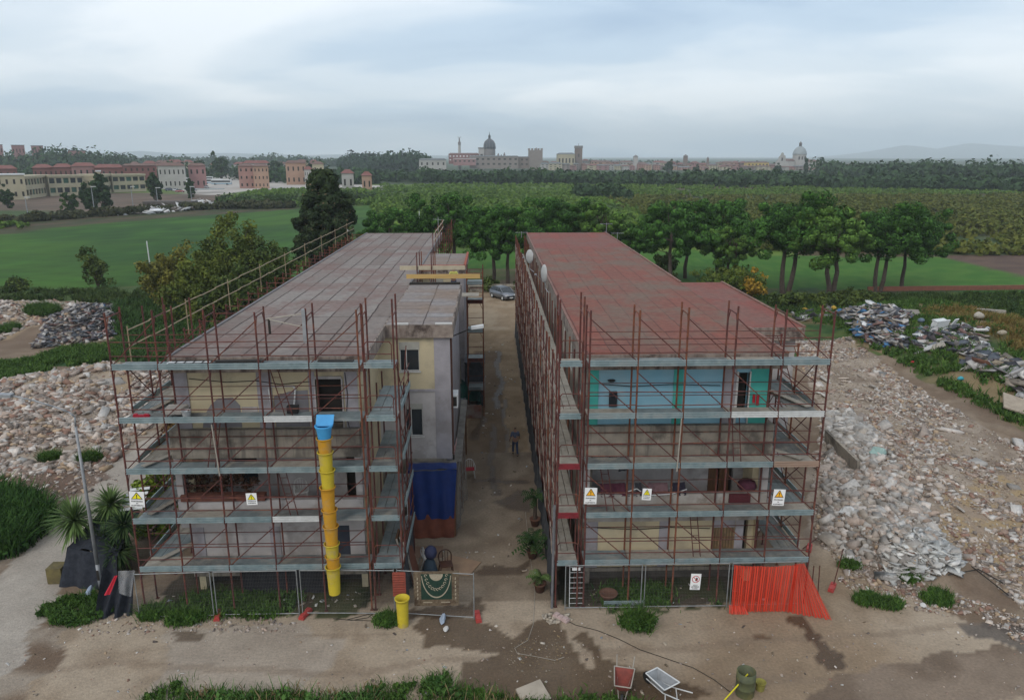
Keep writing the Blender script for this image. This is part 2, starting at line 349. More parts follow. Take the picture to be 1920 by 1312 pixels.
# shade under the front decks painted into the ground, then weeds round plinth
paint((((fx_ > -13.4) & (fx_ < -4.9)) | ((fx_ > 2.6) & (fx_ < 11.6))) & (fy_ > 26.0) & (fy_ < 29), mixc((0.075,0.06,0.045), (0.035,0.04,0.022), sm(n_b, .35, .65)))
for (x0, x1) in ((-12.5, -5.2), (4.6, 9.6)):
    paint((fx_ > x0) & (fx_ < x1) & (fy_ > 25.6) & (fy_ < 28) & (n_b > .38), mixc((0.03,0.055,0.02), (0.10,0.085,0.05), n_c))
# wet stains with real outlines
def wet(poly, amt=.62, r=.35):
    amt = min(.85, amt * 1.5)
    global C, RO
    mk = inpoly(fx_, fy_, poly); C[mk] = C[mk] * (1-amt) + np.array((0.062,0.037,0.020)) * amt; RO[mk] = r
wet(G((800,1150),(900,1165),(935,1180),(960,1200),(1010,1165),(1040,1160),(1065,1185),(1070,1215),(1080,1225),(1110,1260),(1120,1245),(1075,1195),(1090,1185),(1115,1200),(1130,1235),(1170,1250),(1240,1265),(1320,1290),(1330,1300),(1270,1325),(1100,1330),(850,1330),(870,1240),(940,1235),(870,1215),(790,1210),(770,1180)), .5)
wet(G((1480,1150),(1510,1150),(1520,1170),(1550,1205),(1585,1225),(1590,1250),(1560,1255),(1530,1235),(1535,1215),(1495,1175),(1470,1160)), .68, .25)
wet(G((905,1060),(960,1062),(995,1045),(985,1075),(920,1082),(895,1076)), .5); wet(G((930,940),(960,930),(975,915),(1000,925),(998,960),(950,955)), .45)
wet(G((870,1130),(890,1110),(905,1140),(900,1160),(760,1160),(700,1172),(720,1150)), .5); wet(G((885,897),(935,899),(985,899),(985,905),(940,905),(885,903)), .5)
for cx_, y0_, y1_, w__ in ((.1, 36, 47, .22), (1.0, 42, 52, .16), (-.9, 44, 58, .3), (.5, 50, 66, .25)):
    st_ = np.abs(GX - cx_ - 1.0*(fbm(GY, GY*0, 4, int(y0_), 3)-.5)) < w__ * (fbm(GX, GY, 1.6, 61, 3) + .35); mk_ = st_ & (GY > y0_) & (GY < y1_); C[mk_] = C[mk_]*.42 + np.array((0.05,0.03,0.017))*.5; RO[mk_] = .4
wet(G((1405,1185),(1440,1190),(1450,1197),(1415,1197)), .4); wet(G((1010,1070),(1030,1080),(1015,1100)), .3)
wet(G((330,1180),(390,1185),(380,1205),(335,1200)), .45, .8)
Cn = C * (0.86 + 0.28 * n_c)[..., None]
Z = height(GX, GY)
V = np.stack([GX, GY, Z], -1).reshape(-1, 3); ny, nx = GX.shape
ii = (np.arange(ny-1)[:, None] * nx + np.arange(nx-1)[None, :]).ravel()
Fg = np.stack([ii, ii+1, ii+nx+1, ii+nx], -1)
gm = mat('ground_surface', (0.80,0.80,0.80), (1.15,1.13,1.1), scale=9, rough=0.93, bump=0.6, bscale=14, attr='tint', detail=8, contrast=(.3, .7), spec=.15)
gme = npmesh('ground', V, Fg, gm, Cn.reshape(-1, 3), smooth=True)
ra = gme.attributes.new('wetness', 'FLOAT', 'POINT'); ra.data.foreach_set('value', RO.ravel().astype(np.float32))
t = gm.node_tree; at_ = nd(t, 'ShaderNodeAttribute', attribute_name='wetness'); t.links.new(at_.outputs['Fac'], [n for n in t.nodes if n.type == 'BSDF_PRINCIPLED'][0].inputs['Roughness'])
link('ground', gme, kind='structure')
def hz(x, y): return float(height(np.array([x]), np.array([y]))[0])
# ------------------------------------------------------------------ far mountains
def ridge(name, pts, Y, depth, m):
    xs_ = np.linspace(pts[0][0], pts[-1][0], 120); pz = np.interp(xs_, [p[0] for p in pts], [p[1] for p in pts])
    pz = pz * (1 + 0.10 * (fbm(xs_, xs_*0, 300, 3, 4) - .5)) ; rows = []
    for k, (f, dyy) in enumerate([(0, -1), (.35, -.55), (.75, -.2), (1, 0), (.6, .5), (0, 1)]):
        rows.append(np.stack([xs_, Y + depth*dyy + 250*fbm(xs_, xs_*0+k, 500, 8, 2), pz*f*(0.85 + .3*fbm(xs_, xs_*0+k*7, 350, 13, 3)) if 0 < f < 1 else pz*f - 2*(f == 0)], -1))
    V = np.concatenate(rows); n = len(xs_); Fm = [(r*n+i, r*n+i+1, (r+1)*n+i+1, (r+1)*n+i) for r in range(5) for i in range(n-1)]
    link(name, npmesh(name, V, np.array(Fm), m, None, True), kind='structure')
mm = mat('mountain_slope', (0.05,0.07,0.05), (0.10,0.10,0.08), scale=0.01, rough=1)
def mp_(px, py, Y): p = at(px, py, Y); return (p[0], max(p[2], 1))
ridge('mountains', [mp_(*p, 9500) for p in [(1560,294),(1640,284),(1700,272),(1730,274),(1770,280),(1800,274),(1840,268),(1880,272),(1940,276),(2050,262),(2200,285)]], 9500, 1200, mm)
ridge('hills', [mp_(*p, 8000) for p in [(-200,292),(0,290),(180,287),(260,283),(330,288),(420,287),(560,291),(700,289),(840,292)]], 8000, 900, mm)
# ================================================================== THE TWO BLOCKS OF FLATS
M_yel = mat('render_yellow', (0.54,0.46,0.30), (0.47,0.40,0.27), scale=1.2, rough=.9, bump=.15, stain=(0.27,0.235,0.18), stain_amt=.5)
M_lil = mat('render_grey', (0.34,0.32,0.34), (0.27,0.255,0.27), scale=1.5, rough=.9, bump=.15, stain=(0.20,0.18,0.17), stain_amt=.5)
M_white = mat('render_white', (0.46,0.43,0.42), (0.36,0.335,0.325), scale=1.3, rough=.9, bump=.15, stain=(0.22,0.20,0.18), stain_amt=.6)
M_blue = mat('render_blue', (0.20,0.40,0.50), (0.24,0.43,0.52), scale=1.0, rough=.85, bump=.1, stain=(0.30,0.42,0.46), stain_amt=.5)
M_green = mat('render_green', (0.05,0.33,0.29), (0.07,0.38,0.32), scale=1.5, rough=.85, bump=.1)
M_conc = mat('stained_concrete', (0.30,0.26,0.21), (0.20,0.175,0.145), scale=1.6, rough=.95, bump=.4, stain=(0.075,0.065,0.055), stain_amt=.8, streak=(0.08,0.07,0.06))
M_fasc = mat('roof_edge_concrete', (0.30,0.25,0.21), (0.17,0.13,0.11), scale=2.5, rough=.95, bump=.4, stain=(0.05,0.035,0.03), stain_amt=.9, streak=(0.045,0.032,0.03))
M_dark = mat('dark_interior', (0.02,0.018,0.016), (0.035,0.03,0.026), scale=2, rough=.9)
M_grypatch = mat('grey_patch_paint', (0.17,0.165,0.18), (0.22,0.21,0.215), scale=2, rough=.9, stain=(0.30,0.27,0.22), stain_amt=.5)
M_wood = mat('brown_wood', (0.17,0.085,0.04), (0.10,0.05,0.028), scale=3, stretch=(6,6,.6), rough=.6)
M_glass = mat('dark_glass', (0.02,0.025,0.03), rough=.12, spec=.6)
M_frame = mat('white_frame', (0.55,0.54,0.52), (0.45,0.44,0.42), scale=4, rough=.5)
M_shut = mat('roller_shutter', (0.36,0.35,0.31), (0.30,0.29,0.26), scale=3, rough=.6)
def roofmat(name, ca, cb, mortar, bias, c_extra, c_extra_amt, w=0.93, lenr=8.6, ms=0.012):
    m = bpy.data.materials.new(name); m.use_nodes = True; t = m.node_tree; t.nodes.clear()
    o = nd(t, 'ShaderNodeOutputMaterial'); b = nd(t, 'ShaderNodeBsdfPrincipled'); t.links.new(b.outputs[0], o.inputs[0]); b.inputs['Roughness'].default_value = .8
    b.inputs['Specular IOR Level'].default_value = .25
    tcn = nd(t, 'ShaderNodeTexCoord'); mp = nd(t, 'ShaderNodeMapping'); mp.inputs['Rotation'].default_value = (0, 0, PI/2); t.links.new(tcn.outputs['Object'], mp.inputs[0])
    nz = nd(t, 'ShaderNodeTexNoise'); nz.inputs['Scale'].default_value = .8; t.links.new(tcn.outputs['Object'], nz.inputs['Vector'])
    wob = nd(t, 'ShaderNodeVectorMath', operation='MULTIPLY_ADD'); wob.inputs[1].default_value = (.12, .12, 0); t.links.new(nz.outputs['Color'], wob.inputs[0]); t.links.new(mp.outputs[0], wob.inputs[2])
    br = nd(t, 'ShaderNodeTexBrick'); br.offset = 0; br.inputs['Scale'].default_value = 1; br.inputs['Mortar Size'].default_value = ms; br.inputs['Mortar Smooth'].default_value = .8
    br.inputs['Brick Width'].default_value = lenr; br.inputs['Row Height'].default_value = w; br.inputs['Bias'].default_value = bias
    br.inputs['Color1'].default_value = (*ca, 1); br.inputs['Color2'].default_value = (*cb, 1); br.inputs['Mortar'].default_value = (*mortar, 1); t.links.new(wob.outputs[0], br.inputs['Vector'])
    n = nd(t, 'ShaderNodeTexNoise'); n.inputs['Scale'].default_value = .35; n.inputs['Detail'].default_value = 8; n.inputs['Roughness'].default_value = .65; t.links.new(tcn.outputs['Object'], n.inputs['Vector'])
    r = ramp(t, n.outputs[0], [(.44, (0,0,0)), (.62, (1,1,1))]); k = nd(t, 'ShaderNodeMath', operation='MULTIPLY'); k.inputs[1].default_value = c_extra_amt; t.links.new(r.outputs[0], k.inputs[0])
    mx = nd(t, 'ShaderNodeMixRGB'); t.links.new(k.outputs[0], mx.inputs[0]); t.links.new(br.outputs[0], mx.inputs[1]); mx.inputs[2].default_value = (*c_extra, 1)
    n2_ = nd(t, 'ShaderNodeTexNoise'); n2_.inputs['Scale'].default_value = 3.5; n2_.inputs['Detail'].default_value = 9; n2_.inputs['Roughness'].default_value = .7; t.links.new(tcn.outputs['Object'], n2_.inputs['Vector'])
    r2 = ramp(t, n2_.outputs[0], [(.3, (.72,.72,.72)), (.7, (1.2,1.2,1.2))], 'LINEAR'); m2 = nd(t, 'ShaderNodeMixRGB', blend_type='MULTIPLY'); m2.inputs[0].default_value = 1
    t.links.new(mx.outputs[0], m2.inputs[1]); t.links.new(r2.outputs[0], m2.inputs[2]); t.links.new(m2.outputs[0], b.inputs['Base Color'])
    bp = nd(t, 'ShaderNodeBump'); bp.inputs['Strength'].default_value = .5; bp.inputs['Distance'].default_value = .03; t.links.new(br.outputs['Fac'], bp.inputs['Height']); t.links.new(bp.outputs[0], b.inputs['Normal'])
    return m
M_roofL = roofmat('bitumen_grey', (0.225,0.197,0.178), (0.165,0.132,0.115), (0.036,0.020,0.017), .0, (0.165,0.10,0.085), .75, ms=.055)
M_roofLc = roofmat('bitumen_grey_bay', (0.235,0.225,0.225), (0.20,0.155,0.13), (0.05,0.035,0.032), .1, (0.20,0.14,0.10), .6, w=3.0, lenr=.95, ms=.045)
M_roofR = roofmat('bitumen_red', (0.205,0.062,0.042), (0.172,0.070,0.050), (0.095,0.038,0.028), .0, (0.145,0.105,0.078), .85, ms=.035)
M_roofRc = roofmat('bitumen_red_bright', (0.22,0.060,0.045), (0.19,0.062,0.048), (0.09,0.03,0.026), .1, (0.16,0.095,0.075), .6)
def wallx(mb, x0, x1, z0, z1, y0, y1, holes):      # wall running in x, openings are (x0,x1,z0,z1)
    X = sorted({x0, x1, *[h[i] for h in holes for i in (0, 1)]}); Zs = sorted({z0, z1, *[h[i] for h in holes for i in (2, 3)]})
    for a, b in zip(X[:-1], X[1:]):
        run = None
        for c, d in zip(Zs[:-1], Zs[1:]):
            hole = any(h[0] <= (a+b)/2 <= h[1] and h[2] <= (c+d)/2 <= h[3] for h in holes)
            if hole:
                if run: mb.box(a, b, y0, y1, *run); run = None
            else: run = (run[0], d) if run else (c, d)
        if run: mb.box(a, b, y0, y1, *run)
def wally(mb, y0, y1, z0, z1, x0, x1, holes):
    Y = sorted({y0, y1, *[h[i] for h in holes for i in (0, 1)]}); Zs = sorted({z0, z1, *[h[i] for h in holes for i in (2, 3)]})
    for a, b in zip(Y[:-1], Y[1:]):
        run = None
        for c, d in zip(Zs[:-1], Zs[1:]):
            hole = any(h[0] <= (a+b)/2 <= h[1] and h[2] <= (c+d)/2 <= h[3] for h in holes)
            if hole:
                if run: mb.box(x0, x1, a, b, *run); run = None
            else: run = (run[0], d) if run else (c, d)
        if run: mb.box(x0, x1, a, b, *run)
def window_x(parent, x0, x1, z0, z1, y, shutter=.3, mframe=M_frame):
    fr = MB(); t = .035
    fr.box(x0, x0+t, y+.05, y+.12, z0, z1); fr.box(x1-t, x1, y+.05, y+.12, z0, z1); fr.box(x0+t, x1-t, y+.05, y+.12, z0, z0+t); fr.box(x0+t, x1-t, y+.05, y+.12, z1-t, z1)
    fr.box(x0+(x1-x0)*.32, x0+(x1-x0)*.32+.035, y+.045, y+.115, z0+t, z1-t)
    w_ = fr.build('window', mframe, parent); MB().box(x0+t, x1-t, y+.08, y+.10, z0+t, z1-t).build('pane', M_glass, w_)
    MB().box(x0-.06, x1+.06, y-.06, y+.04, z0-.06, z0).build('sill', M_frame, w_)
    if shutter: MB().box(x0-.02, x1+.02, y-.02, y+.04, z1-.02, z1+shutter).build('shutter_box', M_shut, w_)
    return w_
def window_y(parent, y0, y1, z0, z1, x, s, closed=False):
    """s = +1: outside is +x"""
    fr = MB(); t = .06; a, b = (x-.12*s, x-.05*s)
    fr.box(a, b, y0, y0+t, z0, z1); fr.box(a, b, y1-t, y1, z0, z1); fr.box(a, b, y0+t, y1-t, z0, z0+t); fr.box(a, b, y0+t, y1-t, z1-t, z1)
    w_ = fr.build('window', M_frame, parent); MB().box(x-.10*s, x-.08*s, y0+t, y1-t, z0+t, z1-t).build('pane', M_shut if closed else M_glass, w_)
    return w_
RZ = 9.95
# ---------------- left block
BL = thing('apartment_building', 'cream three storey block under a grey strip roof, yellow rubble chute down its front', 'building', (-8.4, 27.4, 0))
def P(mb, name, m, parent=BL, **k):
    if name in ('pilaster', 'pier', 'door', 'post') and len(mb.v) > 8 and len(mb.v) % 8 == 0:
        for i in range(0, len(mb.v), 8): q = MB(); q.v = mb.v[i:i+8]; q.f = [tuple(a - i for a in f) for f in mb.f[i//8*6:i//8*6+6]]; P(q, name, m, parent, **k)
        return
    ob = mb.build(name, m, parent, **k); ob.location = Vector(ob.location) - Vector(parent.location) if parent.parent is None else ob.location; return ob
XL0, XL1 = -12.0, -5.15
mb = MB(); wallx(mb, XL0, XL1, 7.1, 9.35, 27.4, 27.65, [(-6.7, -5.72, 7.1, 9.04)]); P(mb, 'upper_wall', M_yel)
mb = MB(); mb.box(XL0-.04, -11.48, 27.36, 27.4, 7.1, 9.35); mb.box(-8.9, -8.35, 27.36, 27.4, 7.1, 9.35); mb.box(-5.6, XL1+.04, 27.36, 27.4, 7.1, 9.35); mb.box(-6.95, -6.72, 27.36, 27.4, 7.1, 9.35); P(mb, 'pilaster', M_lil)
mb = MB(); mb.yprism([(-11.1,7.12),(-9.6,7.12),(-9.6,8.0),(-9.85,8.32),(-10.4,8.3),(-10.7,8.05),(-11.0,7.6)], 27.385, 27.398); P(mb, 'old_paint_patch', M_grypatch); mb = MB(); mb.yprism([(-8.3,7.12),(-7.0,7.12),(-7.0,8.6),(-7.7,8.55),(-8.3,8.35)], 27.38, 27.398); P(mb, 'old_paint_patch', M_grypatch)
P(MB().box(-9.55, -8.95, 27.37, 27.396, 7.4, 7.95), 'old_paint_patch', M_white)
P(MB().box(-6.72, -5.7, 27.34, 27.42, 9.04, 9.14).box(-6.76, -6.70, 27.34, 27.5, 7.1, 9.04).box(-5.72, -5.66, 27.34, 27.5, 7.1, 9.04), 'door_frame', M_white)
P(MB().box(-6.7, -5.72, 27.9, 27.95, 7.1, 9.04), 'door', M_dark)
mb = MB(); mb.box(XL0-.3, XL1+.05, 27.15, 28.9, 5.95, 7.1); P(mb, 'concrete_band', M_conc)
for i in range(9): mb = MB(); 
mb = MB(); wallx(mb, XL0, XL1, 3.2, 5.95, 28.7, 28.9, [(-6.0, -5.6, 3.3, 5.5), (-10.6, -9.6, 4.2, 5.5)]); P(mb, 'loggia_wall', M_white)
P(MB().box(-6.0, -5.6, 28.95, 29.0, 3.3, 5.5), 'door', M_dark); P(MB().box(-10.6, -9.6, 28.95, 29, 4.2, 5.5), 'window', M_glass)
P(MB().box(XL0-.3, XL1+.05, 27.25, 28.7, 3.0, 3.2).box(XL0-.3, XL1+.05, 27.2, 27.4, 3.2, 4.15), 'balcony_parapet', M_white)
P(MB().box(XL0-.15, -8.9, 27.12, 27.45, 4.16, 4.42), 'planter_rail', mat('rusty_planter', (0.16,0.06,0.04), (0.10,0.04,0.03), scale=4, rough=.9, stain=(0.05,0.03,0.02)))
P(MB().box(XL0-.3, XL0-.05, 27.25, 28.7, 4.15, 5.95).box(XL1-.2, XL1+.05, 27.25, 28.7, 4.15, 5.95), 'pier', M_white)
mb = MB(); wallx(mb, XL0, XL1, .95, 3.0, 27.4, 27.65, [(-6.35, -5.74, 1.15, 2.95)]); P(mb, 'lower_wall', M_white)
mb = MB(); mb.box(XL0-.04, -11.5, 27.36, 27.4, .95, 3.0); mb.box(-8.9, -8.5, 27.36, 27.4, .95, 3.0); P(mb, 'pilaster', M_lil)
P(MB().box(-6.35, -5.74, 27.5, 27.55, 1.15, 2.95), 'door', mat('dark_blue_door', (0.045,0.055,0.075), (0.03,0.035,0.05), scale=3, rough=.5))
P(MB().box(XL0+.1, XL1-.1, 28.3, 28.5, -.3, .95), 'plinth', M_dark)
P(MB().box(XL0-.05, XL1+.05, 27.3, 28.2, .8, .95), 'floor_slab', M_conc)
hs = [(30+3.4*i, 31.2+3.4*i, z, z+1.4) for i in range(12) for z in (1.9, 4.7, 7.5)]
mb = MB(); wally(mb, 27.65, 73.6, 0, 9.35, XL0, XL0+.25, hs); P(mb, 'side_wall', M_yel)
for i in range(12):
    for z in (1.9, 4.7, 7.5): ww = window_y(BL, 30+3.4*i, 31.2+3.4*i, z, z+1.4, XL0, -1, (i*7+int(z)) % 3 == 0); ww.location = -Vector(BL.location)
hs = [(29+3.6*i, 30.1+3.6*i, z, z+1.4) for i in range(12) for z in (1.9, 4.7, 7.5) if not (32.5 < 29+3.6*i < 43.5 or 50 < 29+3.6*i < 58)]
mb = MB(); wally(mb, 27.65, 73.6, 0, 9.35, XL1-.25, XL1, hs); P(mb, 'alley_wall', M_yel)
for h in hs: ww = window_y(BL, *h, XL1, 1, rnd.random() < .3); ww.location = -Vector(BL.location)
P(MB().box(XL0, XL1, 73.6, 73.85, 0, 9.35), 'rear_wall', M_yel)
P(MB().box(-12.1, -4.72, 27.25, 73.9, 9.35, RZ-.012), 'roof_slab', M_fasc)
P(MB().box(-12.0, -4.78, 27.33, 73.8, RZ-.012, RZ), 'roof', M_roofL)
P(MB().box(-12.13, -12.0, 27.3, 73.9, RZ-.012, RZ+.05).box(-4.80, -4.70, 43.4, 73.9, RZ+.0, RZ+.05), 'roof_flashing', mat('flashing', (0.16,0.15,0.15), (0.10,0.09,0.09), rough=.6))
def annexL(y0, y1):
    x0, x1 = -5.15, -1.9
    hs = [(-4.15, -3.27, 7.76, 8.78), (-4.0, -3.2, 4.62, 5.96)]
    mb = MB(); wallx(mb, x0, x1, 6.9, 9.35, y0, y0+.25, [hs[0]]); P(mb, 'bay_wall', M_yel)
    mb = MB(); wallx(mb, x0, x1, 3.5, 6.9, y0, y0+.25, [hs[1]]); P(mb, 'bay_wall', M_white)
    for h, s in zip(hs, (.34, .25)): ww = window_x(BL, *h, y0, s); ww.location = -Vector(BL.location)
    mb = MB(); mb.box(-2.6, x1+.03, y0-.03, y0, 3.5, 9.35); mb.box(x0, x1+.03, y0-.04, y0, 6.78, 6.9); P(mb, 'pilaster', M_lil)
    mb = MB(); mb.box(x1-.25, x1, y0+.25, y1, 0, 9.35); mb.box(x0, x1, y1-.25, y1, 0, 9.35); P(mb, 'bay_side_wall', M_lil)
    P(MB().box(x0, x1-.25, y0, y0+.25, 0, 3.5), 'bay_base', M_conc)
    P(MB().box(-4.72, -1.72, y0-.2, y1+.1, 9.35, RZ-.014), 'roof_slab', M_fasc)
    P(MB().box(-4.7, -1.8, y0-.12, y1+.02, RZ-.014, RZ-.004), 'roof', M_roofLc)
    P(MB().box(-4.3, -3.7, y0-.2, y0-.08, RZ, RZ+.07).box(-2.5, -1.75, y0-.2, y0-.08, RZ, RZ+.07), 'coping_strip', M_frame)
annexL(32.8, 43.3); annexL(50.7, 57.8)
P(MB().box(-4.8, -1.75, 50.5, 50.75, RZ, RZ+.12).box(-1.85, -1.7, 50.5, 57.8, RZ, RZ+.12), 'red_coping', mat('red_brick_coping', (0.35,0.09,0.05), (0.22,0.06,0.04), scale=5, rough=.9))
P(MB().box(-4.75, -1.8, 43.35, 43.55, RZ-.02, RZ+.12), 'dark_coping', M_dark)
# ---------------- right block
BR = thing('apartment_building', 'three storey block under a red felt roof, blue and green painted top storey', 'building', (7.4, 27.4, 0))
def Q(mb, name, m, **k): return P(mb, name, m, BR, **k)
XR0, XR1 = 3.75, 10.72
mb = MB(); wallx(mb, XR0, XR1, 7.1, 9.35, 27.4, 27.65, [(9.5, 9.93, 7.3, 9.15)]); Q(mb, 'upper_wall', M_blue)
mb = MB(); mb.box(XR0-.03, 4.1, 27.36, 27.4, 7.1, 9.35); mb.box(7.0, 7.36, 27.36, 27.4, 7.1, 9.35); mb.box(9.98, XR1+.03, 27.36, 27.4, 7.1, 9.35); Q(mb, 'pilaster', M_green)
Q(MB().box(8.95, 9.42, 27.37, 27.4, 7.1, 9.35), 'door_surround', M_lil)
Q(MB().box(9.42, 9.5, 27.33, 27.5, 7.1, 9.2).box(9.93, 9.98, 27.33, 27.5, 7.1, 9.2), 'door_frame', M_frame)
Q(MB().box(9.5, 9.93, 27.8, 27.85, 7.3, 9.15), 'door', M_dark)
mb = MB(); mb.box(XR0-.15, XR1+.25, 27.15, 28.9, 5.85, 7.1); Q(mb, 'concrete_band', M_conc)
mb = MB(); wallx(mb, XR0, XR1, 3.2, 5.85, 28.7, 28.9, [(9.0, 10.05, 3.4, 5.7)]); Q(mb, 'loggia_wall', M_white)
Q(MB().box(9.0, 9.36, 28.78, 28.84, 3.4, 5.7).box(9.5, 9.9, 28.78, 28.84, 3.4, 5.7), 'door', M_wood); Q(MB().box(9.36, 9.5, 28.9, 28.95, 3.4, 5.7).box(9.9, 10.05, 28.9, 28.95, 3.4, 5.7), 'door_glass', M_dark)
Q(MB().box(XR0-.15, XR1+.25, 27.25, 28.7, 3.0, 3.2).box(XR0-.15, XR1+.25, 27.2, 27.4, 3.2, 4.2), 'balcony_parapet', mat('render_worn', (0.40,0.37,0.34), (0.28,0.25,0.22), scale=1.5, rough=.95, bump=.2, stain=(0.17,0.14,0.11), stain_amt=.8))
Q(MB().box(XR0-.15, XR0+.1, 27.25, 28.7, 4.2, 5.85).box(XR1, XR1+.25, 27.25, 28.7, 4.2, 5.85), 'pier', M_white)
hs = [(8.92, 9.85, 1.55, 2.95), (10.2, 10.7, 1.0, 2.95)]
mb = MB(); wallx(mb, XR0, XR1, .9, 3.0, 27.4, 27.65, hs); Q(mb, 'lower_wall', M_yel)
mb = MB(); mb.box(XR0-.03, 4.25, 27.36, 27.4, .9, 3.0); mb.box(6.75, 7.15, 27.36, 27.4, .9, 3.0); mb.box(9.86, 10.19, 27.36, 27.4, .9, 3.0); Q(mb, 'pilaster', M_lil)
Q(MB().box(10.2, 10.7, 27.9, 27.95, 1.0, 2.95), 'door', M_dark)
mb = MB()
for i in range(8): mb.box(8.96+i*.118, 9.02+i*.118, 27.42, 27.46, 1.57, 2.62)
Q(mb, 'window_grille', mat('grille_brown', (0.26,0.17,0.09), (0.15,0.10,0.06), scale=4, rough=.6)); Q(MB().box(8.93, 9.84, 27.5, 27.54, 1.56, 2.6), 'window_shutter', mat('shutter_ochre', (0.27,0.20,0.11), (0.20,0.15,0.09), scale=4)); Q(MB().box(8.93, 9.84, 27.38, 27.52, 2.62, 2.95), 'shutter_box', M_lil)
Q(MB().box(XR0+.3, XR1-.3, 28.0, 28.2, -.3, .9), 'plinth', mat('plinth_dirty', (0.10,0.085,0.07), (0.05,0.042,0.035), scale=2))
Q(MB().box(XR0-.05, XR1+.05, 27.3, 28.2, .75, .9), 'floor_slab', M_conc)
hs = [(30+3.5*i, 31.2+3.5*i, z, z+1.4) for i in range(12) for z in (1.9, 4.7, 7.3)]
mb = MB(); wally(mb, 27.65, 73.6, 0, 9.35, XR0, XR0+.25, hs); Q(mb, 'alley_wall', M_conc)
for h in hs: ww = window_y(BR, *h, XR0, -1, rnd.random() < .3); ww.location = -Vector(BR.location)
hs = [(y, y+.9, z, z+1.4) for y in (29, 46, 50, 54, 58, 62, 66, 70) for z in (1.9, 4.7, 7.3)]
mb = MB(); wally(mb, 27.65, 73.6, 0, 9.35, XR1-.25, XR1, hs); Q(mb, 'outer_wall', M_yel)
for h in hs: ww = window_y(BR, *h, XR1, 1); ww.location = -Vector(BR.location)
Q(MB().box(XR0, XR1, 73.6, 73.85, 0, 9.35), 'rear_wall', M_yel)
mb = MB(); mb.box(XR1, 13.5, 31.9, 32.15, 0, 9.35); mb.box(13.25, 13.5, 32.15, 43.6, 0, 9.35); mb.box(XR1, 13.5, 43.4, 43.6, 0, 9.35); Q(mb, 'bay_wall', M_white)
Q(MB().box(3.52, 11.3, 27.2, 73.9, 9.35, RZ-.012), 'roof_slab', M_fasc)
Q(MB().box(3.6, 11.22, 27.27, 61, RZ-.012, RZ), 'roof', M_roofR); Q(MB().box(3.6, 11.22, 61, 73.8, RZ-.011, RZ+.001), 'roof', M_roofRc)
Q(MB().box(11.3, 13.75, 31.6, 43.8, 9.35, RZ-.014), 'roof_slab', M_fasc); Q(MB().box(11.22, 13.68, 31.68, 43.72, RZ-.014, RZ-.003), 'roof', M_roofRc)
M_edge = mat('roof_trim', (0.24,0.12,0.09), (0.14,0.08,0.06), scale=2, rough=.7)
Q(MB().box(11.2, 11.32, 27.2, 31.6, RZ-.01, RZ+.06).box(11.2, 11.32, 43.8, 73.9, RZ-.01, RZ+.06).box(13.66, 13.78, 31.6, 43.8, RZ-.01, RZ+.06).box(3.48, 3.58, 27.2, 73.9, RZ-.01, RZ+.05), 'roof_trim', M_edge)
# ================================================================== SCAFFOLDING
M_rust = mat('rusty_red_steel', (0.12,0.033,0.027), (0.06,0.028,0.025), scale=5, rough=.75, stain=(0.20,0.075,0.04), stain_amt=.6, spec=.3)
M_rust2 = mat('orange_rust_steel', (0.20,0.072,0.038), (0.11,0.045,0.03), scale=5, rough=.85, stain=(0.06,0.03,0.025), stain_amt=.6, spec=.2)
M_galv3 = mat('dirty_deck', (0.20,0.205,0.195), (0.13,0.135,0.13), scale=2.6, rough=.7, metal=.15, stain=(0.32,0.29,0.24), stain_amt=.7)
M_red = mat('red_painted_steel', (0.24,0.025,0.035), (0.16,0.025,0.03), scale=5, rough=.6)
M_galv = mat('galvanised_deck', (0.255,0.29,0.29), (0.165,0.195,0.20), scale=2.2, rough=.55, metal=.25, stain=(0.36,0.34,0.31), stain_amt=.6, stretch=(1,1,1))
M_galv2 = mat('galvanised_toe', (0.28,0.345,0.355), (0.18,0.24,0.25), scale=3, rough=.5, metal=.25, stain=(0.33,0.34,0.33), stain_amt=.5)
M_plank = mat('weathered_plank', (0.36,0.33,0.28), (0.27,0.24,0.20), scale=3, rough=.85, stain=(0.20,0.18,0.15))
M_galvw = mat('new_zinc', (0.62,0.63,0.62), (0.50,0.51,0.50), scale=4, rough=.45, metal=.2)
M_pipe = mat('yellowed_pipe', (0.33,0.25,0.15), (0.20,0.15,0.10), scale=3, rough=.6)
LV = [1.87, 3.88, 5.88, 7.87, 9.87]
